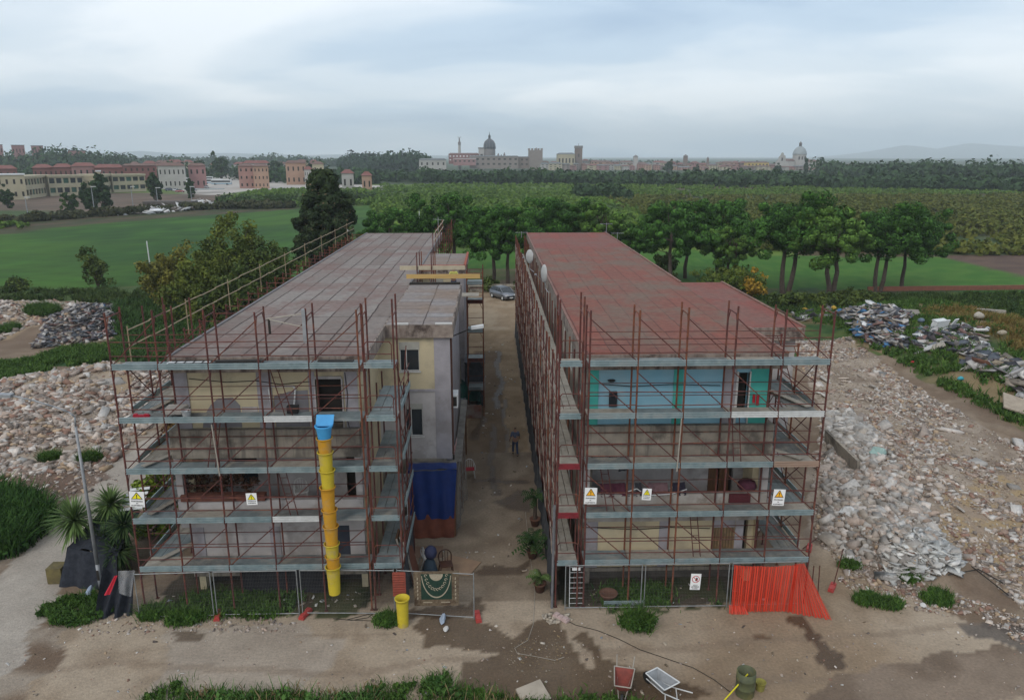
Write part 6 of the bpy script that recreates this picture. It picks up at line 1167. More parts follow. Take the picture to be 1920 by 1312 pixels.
def deckladder(px0, py0, px1, py1, z0, lab):
    a = at(px0, py0, 26.9); b = at(px1, py1, 26.35); t = thing('scaffold_ladder', lab, 'ladder', (b[0], 26.35, z0)); dx_ = a[0]-b[0]
    MB().tube((0,0,0), (dx_,.5,1.95), .02, 5).tube((.28,0,0), (dx_+.28,.5,1.95), .02, 5).build('rail', M_rust, t); mb = MB()
    for k in range(6): f = (k+.7)/6.6; mb.tube((dx_*f,.5*f,1.95*f), (dx_*f+.28,.5*f,1.95*f), .013, 4)
    mb.build('rung', M_rust, t)
deckladder(505, 708, 535, 782, 7.92, 'rusty access ladder on the left scaffold, up to the top deck'); deckladder(404, 800, 390, 875, 5.93, 'rusty access ladder on the left scaffold, between the second and third decks'); deckladder(520, 892, 545, 965, 3.93, 'rusty access ladder on the left scaffold, near the yellow chute')
deckladder(1368, 805, 1375, 870, 5.93, 'rusty access ladder on the right scaffold, below the new zinc toe board'); deckladder(1122, 890, 1138, 958, 3.93, 'rusty access ladder on the right scaffold, beside the orange triangle sign'); deckladder(1290, 975, 1300, 1040, 1.92, 'rusty access ladder on the right scaffold lowest lift')
small('rain_pipe', MB().tube((0,0,0), (.0,.0,2.0), .025, 8), M_plank, (at(413, 873, 25.88)[0]-.05, 25.86, 5.8), 'pale pipe tied upright to the front of the left scaffold', 'pipe'); bpy.data.objects['rain_pipe'].rotation_euler = (0, -.05, 0)
small('white_pipe', MB().tube((0,0,0), (.06,0,2.1), .024, 8), M_plank, (at(1269, 880, 25.88)[0], 25.86, 5.75), 'white pipe tied upright in the middle of the right scaffold', 'pipe')
t = thing('hoist_bracket', 'grey hoist bracket on top of the left scaffold, its arm over the roof', 'hoist', (at(570, 600, 26)[0], 26, 11.0)); MB().box(-.06,.06,-.06,.06,-.2,1.0).build('post', M_post, t); MB().path([(0,0,.85),(-1.4,.3,.6),(0,0,.35)], .022, 5).build('arm', M_plank, t); MB().tube((-1.32,.3,.6), (-1.32,.3,.05), .05, 6).build('hook', M_dark, t)
# ---- balcony contents, right block
M_cloth = [mat('cloth_%d' % i, c, tuple(q*.7 for q in c), scale=6, rough=.95) for i, c in enumerate([(.02,.09,.06), (.06,.06,.07), (.035,.03,.05), (.10,.03,.05), (.13,.13,.14), (.2,.12,.13)])]
for i, (px, w_, h_, ci, lab) in enumerate([(1140, .4, .5, 0, 'dark green garment on the balcony line, leftmost'), (1160, .35, .6, 1, 'grey garment on the balcony line beside the green one'), (1188, .45, .45, 0, 'dark green garment on the balcony line, further right'), (1205, .3, .45, 2, 'black garment on the balcony line, rightmost')]):
    x = at(px, 870, 28.2)[0]; sheet('hanging_garment', (x, 28.2, 5.35-h_), (x+w_, 28.2, 5.4-h_), (x+w_*.9, 28.2, 5.4), (x+w_*.1, 28.2, 5.4), 8, 4, M_cloth[ci], None, .03, 3, i, label=lab, cat='garment', group='washing on the balcony')
t = thing('clothes_rack', 'white folding rack draped with dark washing on the right middle balcony', 'clothes rack', (5.2, 27.3, 4.15)); mb = MB(); mb.path([(0,-.15,.15),(.5,-.2,.35),(.9,-.2,.05),(1.9,-.2,.1),(2.5,-.2,.3)], .02, 5).path([(0,.3,.15),(.5,.3,.35),(.9,.3,.05),(1.9,.3,.1),(2.5,.3,.3)], .02, 5); mb.build('rack_frame', M_wp, t)
for i, (x0, w_, c) in enumerate([(-.9, 1.0, 3), (.05, .45, 4), (.45, .3, 1), (1.0, .8, 5), (2.0, .5, 2)]): sheet('washing', (x0, -.1, -.05), (x0+w_, -.12, 0), (x0+w_, .2, .42), (x0, .25, .38), 10, 4, M_cloth[c], t, .05, 4, 40+i)
small('red_crate', MB().box(-.42,.42,-.05,.05,0,.38).box(-.38,.38,-.07,-.05,.05,.12).box(-.38,.38,-.07,-.05,.24,.31), mat('dark_red', (.10,.02,.025), (.07,.015,.02), rough=.8), (at(1386, 932, 27.1)[0], 27.05, at(1386, 941, 27.1)[2]), 'dark red crate hung on the front of the right middle balcony', 'crate')
small('folded_cloth', MB().lathe((0,0,0), [(.3,0),(.4,.15),(.3,.35),(.05,.42)], 10), M_cloth[3], (at(1400, 915, 27.6)[0], 27.6, 4.2), 'maroon bundle on the balcony beside the wooden door', 'bundle', 0, True)
small('gloves', MB().box(-.05,.05,0,.04,0,.35).box(.1,.2,0,.04,-.1,.3), plastic('glove_red', (.4,.02,.03)), (at(1414, 745, 27.3)[0], 27.3, 7.95), 'small red and yellow pieces hanging by the upper door', 'gloves')
small('dark_bag', MB().box(-.15,.15,0,.1,-.45,.15), plastic('bag_black', (.015,.02,.025)), (at(1150, 735, 27.3)[0], 27.28, 8.3), 'black bag hanging on the blue upper wall', 'bag')
small('wall_stain_fitting', MB().lathe((0,0,0), [(.12,0),(.16,.05),(.1,.08)], 10), M_dark, (at(1147, 710, 27.3)[0], 27.35, 8.85), 'dark broken lamp fitting high on the blue wall', 'fitting')
# balcony plants left (dead planter)
tk = clumps(np.column_stack([np.linspace(-12, -9.4, 22), np.full(22, 27.6), np.random.default_rng(2).uniform(4.4, 5.2, 22)]), .28, 40, .05, (0.05,0.03,0.02), (0.10,0.05,0.03), 1, 1.4, 5, .3, .1); link('dead_plants', npmesh('dead_plants', tk[0], tk[1], M_leaf, tk[2]), label='withered brown plants in the planter of the left middle balcony', cat='plants', kind='stuff')
# ---- yellow boards and men
M_yb = mat('yellow_board', (.50,.33,.12), (.42,.27,.10), scale=2, stretch=(.5,4,4), rough=.7)
z = 10.3
for (a, b, Y, m, lab) in (((800,518),(900,518),44.3,M_yb,'yellow shuttering board bridging the gap between the bay roofs, nearer one'), ((786,502),(872,502),46.6,mat('pale_board', (.46,.40,.29), (.38,.32,.23), scale=2),'pale shuttering board bridging the gap, further one')):
    A, B = at(*a, Y), at(*b, Y); A, B = (A[0]-1.2, Y, A[2]), (B[0], Y, B[2]); MB().obox((0,0,0), (B[0]-A[0],.06,.26)).build('board', m, None, False, ((A[0]+B[0])/2, Y, (A[2]+B[2])/2), label=lab, cat='board')
def skin(name, pts, edges, m, parent, root=0, lev=2):
    me = bpy.data.meshes.new(name); me.from_pydata([p[:3] for p in pts], edges, []); o = bpy.data.objects.new(name, me); COL.objects.link(o); me.materials.append(m)
    sk = o.modifiers.new('skin', 'SKIN'); sk.use_smooth_shade = True; dl = me.skin_vertices[0].data if me.skin_vertices else None
    if dl is None:
        bm = __import__('bmesh').new(); bm.from_mesh(me); bm.verts.layers.skin.verify(); bm.to_mesh(me); bm.free(); dl = me.skin_vertices[0].data
    for i, p in enumerate(pts): r_ = p[3]; dl[i].radius = (r_, r_ if len(p) < 5 else p[4]); dl[i].use_root = (i == root)
    ss = o.modifiers.new('sub', 'SUBSURF'); ss.levels = ss.render_levels = lev; dg = bpy.context.evaluated_depsgraph_get(); me2 = bpy.data.meshes.new_from_object(o.evaluated_get(dg)); bpy.data.objects.remove(o)
    if not me2.materials: me2.materials.append(m)
    me2.polygons.foreach_set('use_smooth', [True]*len(me2.polygons)); return link(name, me2, parent)
def person(lab, loc, rz, shirt, trous, hair, pose='walk', hgt=1.74):
    t = thing('person', lab, 'person', loc, rz); s = hgt/1.74; t.scale = (s, s, s); fwd = -1   # faces -y
    if pose == 'walk': Lk, La, Rk, Ra = (-.10,.02,.50), (-.11,.22,.09), (.10,-.14,.50), (.10,-.20,.08); Le, Lh, Re, Rh = (-.25,-.06,1.12), (-.25,-.24,.90), (.27,.05,1.12), (.33,-.10,.88)
    else: Lk, La, Rk, Ra = (-.11,-.02,.49), (-.12,.03,.09), (.11,-.02,.49), (.12,.03,.09); Le, Lh, Re, Rh = (-.30,-.06,1.14), (-.22,-.30,1.12), (.30,-.06,1.14), (.24,-.30,1.10)
    body = [(0,0,.95,.13),(0,.0,1.15,.12),(0,.0,1.38,.13),(0,.0,1.47,.055),(0,-.01,1.53,.052),(0,-.02,1.60,.085),(0,-.02,1.68,.080),(-.17,0,1.40,.055),(*Le,.042),(*Lh,.028),(.17,0,1.40,.055),(*Re,.042),(*Rh,.028),(-.09,0,.88,.085),(*Lk,.058),(*La,.04),(La[0],La[1]-.17,.04,.036),(.09,0,.88,.085),(*Rk,.058),(*Ra,.04),(Ra[0],Ra[1]-.17,.04,.036),(0,-.105,1.60,.018)]
    ed = [(0,1),(1,2),(2,3),(3,4),(4,5),(5,6),(2,7),(7,8),(8,9),(2,10),(10,11),(11,12),(0,13),(13,14),(14,15),(15,16),(0,17),(17,18),(18,19),(19,20),(5,21)]
    for (hx, i0) in ((Lh, 9), (Rh, 12)):
        sgn = -1 if i0 == 9 else 1
        for f in range(4): body.append((hx[0]+sgn*.004, hx[1]-.03+.022*f-.02, hx[2]-.09-.012*(f in (1, 2)), .009)); ed.append((i0, len(body)-1))
        body.append((hx[0]-sgn*.02, hx[1]-.05, hx[2]-.04, .010)); ed.append((i0, len(body)-1))
    M_skin = mat('skin', (.30,.17,.12), (.27,.15,.10), scale=6, rough=.6); skin('body', body, ed, M_skin, t)
    skin('shirt', [(0,0,.90,.155,.12),(0,0,1.15,.15,.115),(0,0,1.37,.165,.12),(0,0,1.44,.075,.07),(-.18,0,1.40,.075),(Le[0]*.95,Le[1]*.9,Le[2]+.02,.062),(.18,0,1.40,.075),(Re[0]*.95,Re[1]*.9,Re[2]+.02,.062)], [(0,1),(1,2),(2,3),(2,4),(4,5),(2,6),(6,7)], shirt, t)
    skin('trousers', [(0,0,.96,.15,.12),(-.09,0,.84,.105),(Lk[0],Lk[1],Lk[2],.078),(La[0],La[1],.12,.062),(.09,0,.84,.105),(Rk[0],Rk[1],Rk[2],.078),(Ra[0],Ra[1],.12,.062)], [(0,1),(1,2),(2,3),(0,4),(4,5),(5,6)], trous, t)
    skin('hair', [(0,.0,1.69,.085),(0,.035,1.63,.075)], [(0,1)], hair, t)
    for a_, n_ in ((La, 'shoe'), (Ra, 'shoe')): skin('shoe', [(a_[0],a_[1]+.03,.05,.052,.045),(a_[0],a_[1]-.10,.04,.05,.04),(a_[0],a_[1]-.19,.03,.035,.028)], [(0,1),(1,2)], M_blk, t)
    return t
M_work = mat('work_blue', (.085,.10,.155), (.06,.075,.12), scale=8, rough=.95); M_workd = mat('work_dark_blue', (.05,.065,.115), (.035,.045,.085), scale=8, rough=.95); M_hair = mat('dark_hair', (.02,.015,.012), (.03,.022,.018), rough=.8)
x, y, _ = g(966, 853); person('person in blue grey work clothes walking away up the alley', (x, y, 0), PI+.1, M_work, M_workd, M_hair, 'walk', 1.78)
Yp = 47.6; p = at(850, 500, Yp); person('person in a yellow vest standing behind the yellow boards', (p[0], Yp, p[2]-1.78), .2, mat('vest_yellow', (.50,.48,.12), (.40,.38,.10), rough=.8), M_workd, M_hair, 'stand', 1.78)
MB().box(-1.3,1.6,-.5,.7,-.06,0).build('plank_platform', M_plank, None, False, (p[0], Yp, p[2]-1.80), label='plank platform under the person in the yellow vest', cat='platform')
MB().box(-.65,.65,0,2.2,0,3.1).box(-.7,.72,-.08,2.3,3.1,3.2).build('lean_to_shed', mat('slate_sheet', (.075,.08,.095), (.045,.048,.058), scale=2, rough=.8, stain=(.14,.14,.14), stain_amt=.5), None, False, (-1.2, 50.75, 0), label='dark slate coloured lean to shed under the scaffold tower in the alley', cat='shed')
# ---- car behind
M_silver = mat('silver_paint', (.21,.22,.25), (.19,.20,.22), scale=2, rough=.3, metal=.5, spec=.6)
def car(lab, loc, rz, m, L_=4.1, W=1.7, Hh=1.58, kind='parked_car', parts=True, g_=None):
    t = thing(kind, lab, 'car', loc, rz, g_); hw = W/2   # front toward -y
    st = [(-L_/2, .35, .62, .80), (-L_/2+.12, .25, .80, .94), (-L_*.30, .25, .98, 1.0), (-L_*.20, .25, 1.02, 1.0), (L_*.42, .25, 1.02, 1.0), (L_/2-.05, .28, .95, .95), (L_/2, .38, .8, .86)]
    vs = []; fs = []
    for y, z0, z1, k in st:
        for (xx_, zz_) in ((-hw*k*.96, z0), (-hw*k, (z0+z1)/2), (-hw*k*.94, z1), (hw*k*.94, z1), (hw*k, (z0+z1)/2), (hw*k*.96, z0)): vs.append((xx_, y, zz_))
    for i in range(len(st)-1):
        for j in range(6): fs.append((i*6+j, i*6+(j+1) % 6, (i+1)*6+(j+1) % 6, (i+1)*6+j))
    fs += [tuple(range(6)), tuple(reversed(range(6*(len(st)-1), 6*len(st))))]; MB().add(vs, fs).build('body', m, t, True)
    c = [(-L_*.30, .98, .9), (-L_*.12, Hh-.04, .78), (L_*.10, Hh, .78), (L_*.36, Hh-.06, .76), (L_*.47, 1.0, .86)]; vs = []; fs = []
    for y, z, k in c: vs += [(-hw*k, y, z), (hw*k, y, z)]
    n = len(vs); MB().add(vs[2:8], [(0,1,3,2),(2,3,5,4)]).build('roof', m, t)
    base = [(-hw*.93, -L_*.30, .99), (hw*.93, -L_*.30, .99), (hw*.93, L_*.47, 1.0), (-hw*.93, L_*.47, 1.0)]
    MB().add([base[0], base[1], vs[3], vs[2]], [(0,1,2,3)]).build('windscreen', M_glass, t); MB().add([base[2], base[3], vs[6], vs[7]], [(0,1,2,3)]).build('rear_window', M_glass, t)
    for s, (b0, b1, i) in ((-1, (base[0], base[3], 0)), (1, (base[1], base[2], 1))): MB().add([b0, vs[2+i], vs[4+i], vs[6+i], b1], [(0,1,2,3,4) if s > 0 else (4,3,2,1,0)]).build('side_window', M_glass, t); MB().tube((s*hw*.93, -L_*.02, 1.0), (s*hw*.79, -L_*.02, Hh-.02), .04, 4).tube((s*hw*.93, -L_*.30, .99), (s*hw*.79, -L_*.12, Hh-.03), .04, 4).build('pillar', m, t)
    for sx in (-1, 1):
        for yy_ in (-L_*.31, L_*.31):
            w_ = MB(); w_.tube((sx*hw*.80, yy_, .32), (sx*hw*1.0, yy_, .32), .32, 16); wo = w_.build('wheel', M_blk, t); MB().tube((sx*hw*1.0, yy_, .32), (sx*hw*1.015, yy_, .32), .19, 12).build('rim', M_galvw, wo)
        MB().obox((sx*hw*.66, -L_/2+.06, .70), (.34,.16,.15), sx*-.3).build('headlight', M_wp, t); MB().obox((sx*hw*1.05, -L_*.24, 1.05), (.16,.10,.12)).build('mirror', m, t)
    MB().obox((0,-L_/2-.01,.52), (.8,.05,.14)).build('grille', M_blk, t); MB().obox((0,-L_/2-.02,.40), (.5,.03,.11)).build('number_plate', M_sw, t); return t
x, y, _ = g(943, 563); car('silver people carrier parked on the dirt beyond the alley', (x, y+1.2, 0), .55, M_silver, L_=3.9, Hh=1.5)
MB().box(-4, 9.5, 0, .2, 0, 1.0).build('low_wall', M_conc, None, False, (1.2, 97, 0), label='low pale wall behind the silver car at the end of the alley', cat='wall')
a, b = g(1640, 548), g(1905, 545); MB().obox((0,0,.45), (b[0]-a[0]+2, .25, .6), math.atan2(b[1]-a[1], b[0]-a[0])).build('low_wall', mat('brick_wall', (.20,.08,.05), (.15,.065,.045), scale=3), None, False, ((a[0]+b[0])/2, (a[1]+b[1])/2, 0), label='long low red brick wall beyond the pines on the right', cat='wall'); bpy.data.objects['low_wall.001']
MB().obox((0,0,.78), (b[0]-a[0]+2.1, .35, .07), math.atan2(b[1]-a[1], b[0]-a[0])).build('coping', M_plank, bpy.data.objects['low_wall.001'])
# ---- wheelbarrows, drum, pails at the near edge
def barrow(lab, px, py, rz, tray, inner):
    x, y, _ = g(px, py); t = thing('wheelbarrow', lab, 'wheelbarrow', (x, y, 0), rz, 'wheelbarrows at the near edge')
    o = [(-.34,-.45,.60),(.34,-.45,.60),(.26,.50,.58),(-.26,.50,.58)]; i_ = [(-.20,-.22,.30),(.20,-.22,.30),(.14,.34,.30),(-.14,.34,.30)]; MB().add(o+i_, [(0,1,5,4),(1,2,6,5),(2,3,7,6),(3,0,4,7),(4,5,6,7)]).build('tray', tray, t); MB().path(o+[o[0]], .022, 6).build('rim', inner, t)
    MB().path([(-.30,-1.05,.62),(-.24,-.3,.34),(-.10,.62,.22)], .02, 6).path([(.30,-1.05,.62),(.24,-.3,.34),(.10,.62,.22)], .02, 6).path([(-.24,-.4,.38),(-.27,-.45,0)], .018, 5).path([(.24,-.4,.38),(.27,-.45,0)], .018, 5).build('handle_frame', inner, t); MB().tube((-.04,.66,.2), (.04,.66,.2), .20, 16).build('wheel', M_blk, t)
barrow('wheelbarrow with a rusty red tray at the bottom edge of the photo', 1168, 1296, 2.9, mat('barrow_rust', (.25,.06,.045), (.16,.045,.035), scale=4, rough=.8), M_plank)
barrow('wheelbarrow with a pale grey tray at the bottom edge of the photo', 1240, 1300, .55, mat('barrow_grey', (.30,.31,.32), (.22,.23,.24), scale=4, rough=.6), M_wp)
x, y, _ = g(1396, 1300); small('steel_drum', MB().lathe((0,0,0), [(.30,0),(.31,.28),(.32,.29),(.31,.31),(.31,.60),(.32,.61),(.31,.63),(.31,.88),(.29,.88),(.28,.05)], 24, cap=False), mat('drum_green', (.10,.11,.05), (.06,.07,.045), scale=3, rough=.6, stain=(.20,.17,.05)), (x, y, 0), 'open olive green drum at the lower right of the yard', 'drum', 0, True)
small('drum_water', MB().lathe((0,0,0), [(.28,0),(.28,.005)], 20), M_dark, (x, y, .1), 'dark inside of the olive drum', 'water') if False else None
x, y, _ = g(1425, 1292); small('pail', MB().lathe((0,0,0), [(.13,0),(.17,.30),(.185,.31),(.165,.31),(.12,.02)], 18, cap=False), mat('pail_yellow', (.30,.28,.06), (.22,.20,.06), scale=4), (x, y, 0), 'small yellowish pail right beside the olive drum', 'pail', 0, True)
A = g(1362, 1312); small('yellow_pole', MB().tube((0,0,.03), (.85,.35,.75), .022, 8), mat('pole_yellow', (.62,.55,.02), (.55,.48,.02)), (A[0]-.1, A[1]-.05, 0), 'bright yellow pole leaning towards the olive drum', 'pole')
x, y, _ = g(1000, 1308); small('concrete_slab', MB().obox((0,0,.15), (.95,.75,.07), .5, .35), mat('pale_slab', (.36,.31,.25), (.29,.25,.20), scale=2), (x, y, 0), 'pale square slab tilted at the bottom edge of the photo', 'slab')
def hose(lab, pp, m, r_=.014, cat='hose'): mb = MB(); q = [onground(*p) for p in pp]; mb.path([(a[0], a[1], a[2]+.02) for a in q], r_, 5).build('hose', m, label=lab, cat=cat)
hose('thin dark hose running from the alley corner across the yard to the drum', [(1055,1160),(1080,1172),(1120,1182),(1160,1198),(1200,1218),(1250,1235),(1300,1252),(1340,1275),(1370,1298)], M_dark, .012)
hose('thin hose along the alley floor ending in the wet yard', [(985,960),(995,1050),(1003,1110),(1000,1170),(990,1200),(965,1215),(970,1225),(1010,1232),(1040,1238),(1058,1232)], M_plank, .010)
hose('loose cable coil on the ground behind the yellow standing tube', [(625,1160),(660,1163),(690,1158),(700,1150),(690,1152),(650,1162),(720,1165)], M_dark, .012, 'cable')
# ---- left corner: black netting shed and yuccas
M_bn = mat('black_netting', (.014,.016,.022), (.028,.032,.042), scale=5, rough=.95, bump=.3)
t = thing('netting_shed', 'shed wrapped in black netting beside the lamp post', 'shed', (-16.6, 28.6, 0))
def poly3(name, vs, fs, m, parent): return MB().add(vs, fs).build(name, m, parent)
sheet('netting_front', (-1.3,-.6,0), (1.3,-1.0,0), (1.2,-.6,1.35), (-1.1,.0,1.45), 24, 8, M_bn, t, .06, 6, 31); sheet('netting_side', (-1.3,-.6,0), (-1.6,2.2,0), (-.6,2.6,2.2), (-1.1,.0,1.45), 16, 8, M_bn, t, .06, 4, 32); sheet('netting_roof', (-1.1,.0,1.45), (1.2,-.6,1.35), (1.1,2.0,2.1), (-.6,2.6,2.2), 16, 10, M_bn, t, .08, 4, 33)
mb = MB(); 
for k in range(5): mb.obox((.75, 1.9+.22*k, 2.25+.13*k), (.9,.16,.02), .25, .4)
mb.build('roof_slat', M_wp, t); MB().box(-1.9,-1.3,-.4,.2,0,.7).build('crate', mat('olive_crate', (.16,.13,.05), (.1,.08,.04)), t)
t = thing('torn_sheeting', 'torn dark plastic sheeting with a red scrap at the left end of the fence', 'sheeting', (-14.4, 26.3, 0)); sheet('plastic_sheet', (-.9,-.6,0), (.4,-.4,0), (.5,.1,1.7), (-.7,.2,1.8), 30, 14, M_bn, t, .16, 6, 41, sag=.35); sheet('clear_sheet', (.05,-.45,1.0), (.45,-.4,.8), (.5,.1,1.65), (-.05,-.1,1.75), 20, 12, M_film, t, .07, 2.3, 42); sheet('red_scrap', (-.45,-.55,1.0), (-.25,-.55,1.0), (.05,-.35,1.7), (-.05,-.35,1.7), 6, 6, plastic('scrap_red', (.5,.02,.04)), t, .03, 2, 43)
def yucca(lab, x, y, z, n, L_, seed, c0=(0.012,0.035,0.012)):
    t = thing('yucca', lab, 'yucca', (x, y, 0), 0, 'yuccas by the black netting shed'); r = np.random.default_rng(seed); V = []; Fq = []; Cc = []
    for i in range(n):
        d = r.normal(size=3); d[2] = d[2]*.8 + .25; d /= np.linalg.norm(d); ln = L_*r.uniform(.7, 1.1); s_ = np.cross(d, [0,0,1.]); s_ /= np.linalg.norm(s_)+1e-6; b = np.array([0,0,z]); w_ = .035
        p1 = b + d*ln*.55; p2 = b + d*ln + np.array([0,0,-.16*ln*r.uniform(.3, 1.4)]); o = len(V); V += [b-s_*w_*.6, b+s_*w_*.6, p1+s_*w_, p1-s_*w_, p2+s_*.004, p2-s_*.004]; Fq += [(o,o+1,o+2,o+3), (o+3,o+2,o+4,o+5)]
        c = np.array(c0) + np.array((0.09,0.12,0.04))*r.random()**1.5; Cc += [c]*6
    link('leaves', npmesh('leaves', np.array(V), np.array(Fq), M_leaf, np.array(Cc)), t); MB().tube((0,0,-.1), (.05,0,z), .10, 8, .08).build('trunk', M_bark, t)
p = at(140, 975, 29.5); yucca('yucca head left of the lamp post above the netting shed', p[0], 29.5, p[2], 300, 1.2, 1, (.05,.09,.025)); p = at(207, 945, 30.5); yucca('yucca head right of the lamp post under the warning sign', p[0], 30.5, p[2], 270, 1.0, 2, (.05,.09,.025))
p = at(232, 985, 29); yucca('dark yucca head close to the scaffold end, upper one', p[0], 29, p[2], 260, .95, 3); p = at(222, 1035, 28.6); yucca('dark yucca head close to the scaffold end, lowest one', p[0], 28.6, p[2], 280, .9, 4); p = at(195, 1010, 29.3); yucca('dark yucca head behind the lamp post, in the middle of the clump', p[0], 29.3, p[2], 240, .85, 5)
# white post at edge of field, thin posts
for px, y0, y1, lab in ((291, 560, 452, 'white leaning post among the trees at the edge of the green field'), (653, 440, 380, 'thin white post right of the tall evergreen'), (788, 430, 385, 'thin grey post behind the pines near the grey roof')):
    x, y, _ = g(px, y0+5); z = at(px, y1, y)[2]; MB().tube((0,0,0), (-.15,0,z), .07, 6).build('post', M_wp, None, False, (x, y, 0), label=lab, cat='post')
# ================================================================== FAR TOWN
W_ = {'cream': (.52,.46,.32), 'white': (.50,.48,.45), 'pink': (.45,.26,.22), 'red': (.26,.11,.10), 'peach': (.50,.32,.23), 'ochre': (.62,.46,.14), 'grey': (.26,.24,.23), 'stone': (.30,.25,.22), 'brown': (.24,.18,.15), 'orange': (.55,.28,.14), 'rose': (.40,.22,.21)}
WM = {k: mat('wall_'+k, tuple(q*.8 for q in v), tuple(q*.66 for q in v), scale=.2, rough=.9) for k, v in W_.items()}
RM = {'red': mat('tiles_red', (.21,.085,.072), (.16,.07,.06), scale=.5, rough=.9), 'brown': mat('tiles_brown', (.17,.10,.08), (.13,.08,.07), scale=.5, rough=.9), 'grey': mat('roof_grey', (.16,.17,.17), (.12,.13,.13), scale=.5, rough=.8), 'white': M_wp}
def house(lab, px0, px1, pyt, pyb, Y, depth=12, wall='cream', roof='red', floors=3, cols=5, gable=.18, win=True, name='house', group=None, rz=0, zb=0, wd=True):
    a = at(px0, pyt, Y); b = at(px1, pyt, Y); w_ = b[0]-a[0]; hh = a[2]-zb; t = thing(name, lab, 'house' if name == 'house' else name.replace('_', ' '), ((a[0]+b[0])/2, Y, zb), rz, group); rh = hh*gable
    if Y < 900: th = math.atan2((a[0]+b[0])/2, Y); t.rotation_euler = (0, 0, -th); w_ *= math.cos(th)*1.02; depth = min(depth, 9)
    rh = min(rh, 1.9); hw = hh - rh
    MB().box(-w_/2, w_/2, 0, depth, -3, hw).build('wall', WM[wall], t)
    if gable: MB().add([(-w_/2-.5,-.6,hw),(w_/2+.5,-.6,hw),(w_/2+.5,depth+.6,hw),(-w_/2-.5,depth+.6,hw),(-w_/2+min(rh*1.2,w_*.3),depth/2,hh),(w_/2-min(rh*1.2,w_*.3),depth/2,hh)], [(0,1,5,4),(1,2,5),(2,3,4,5),(3,0,4),(3,2,1,0)]).build('roof', RM[roof], t)
    else: MB().box(-w_/2-.3, w_/2+.3, -.3, depth+.3, hw, hw+.5).build('roof', RM[roof], t)
    if win:
        for fl in range(floors):
            z0 = hw*(1 - (fl+.72)/floors); wh = hw/floors*.38
            if z0 < -1: continue
            for c in range(cols): x = -w_/2 + w_*(c+.5)/cols; ww = w_/cols*(.15 if Y < 900 else .22); MB().box(x-ww, x+ww, -.06, .05, z0, z0+wh).build('window', M_dark, t)
    return t
# school: cream two storey wings with ribbon windows
def wing(lab, p0, p1, pyt0, Y0, Y1, floors=2, cols=5, h_=8.0, bays=True):
    A = at(p0, 350, Y0); B = at(p1, 350, Y1); d = Vector((B[0]-A[0], Y1-Y0)); L_ = d.length; t = thing('school_wing', lab, 'school', (A[0], Y0, 0), math.atan2(d.y, d.x), 'cream school wings')
    fh = h_/floors; mb = MB(); mb.box(0, L_, .6, 7, 0, h_)
    for f in range(floors): mb.box(0, L_, 0, .6, f*fh, f*fh+1.4); mb.box(0, L_, 0, .6, (f+1)*fh-.5, (f+1)*fh)
    for c in range(cols+1): x = L_*c/cols; mb.box(max(0, x-.35), min(L_, x+.35), .01, .6, 0, h_)
    mb.build('wall', WM['cream'], t); MB().box(-.2, L_+.2, -.5, 7.2, h_, h_+.9).build('roof', mat('school_roof', (.45,.40,.27), (.35,.31,.22), scale=.3), t)
    for f in range(floors):
        for c in range(cols): MB().box(L_*c/cols+.4, L_*(c+1)/cols-.4, .45, .58, f*fh+1.4, (f+1)*fh-.5).build('window_band', M_glass if (c+f) % 3 else mat('window_green', (.04,.12,.08), (.03,.07,.05)), t)
    return t
wing('left receding school wing with many narrow windows', 42, 92, 0, 318, 350, 2, 9, 8.4); wing('middle school wing with wide window bands facing the field', 92, 158, 0, 345, 356, 2, 5, 8.2); wing('short set back school wing beside the stair tower', 158, 184, 0, 364, 368, 2, 3, 8.2)
wing('receding right school wing right of the stair tower', 186, 212, 0, 362, 384, 2, 4, 8.0); wing('right school wing with wide window bands', 212, 274, 0, 380, 392, 2, 5, 7.8)
house('pale yellow hall block of the school at the left edge', -80, 45, 329, 372, 312, 9, 'cream', 'white', 2, 9, 0, name='school_hall'); house('narrow stair tower between the school wings', 180, 188, 322, 368, 360, 5, 'cream', 'white', 1, 1, 0, False, 'stair_tower')
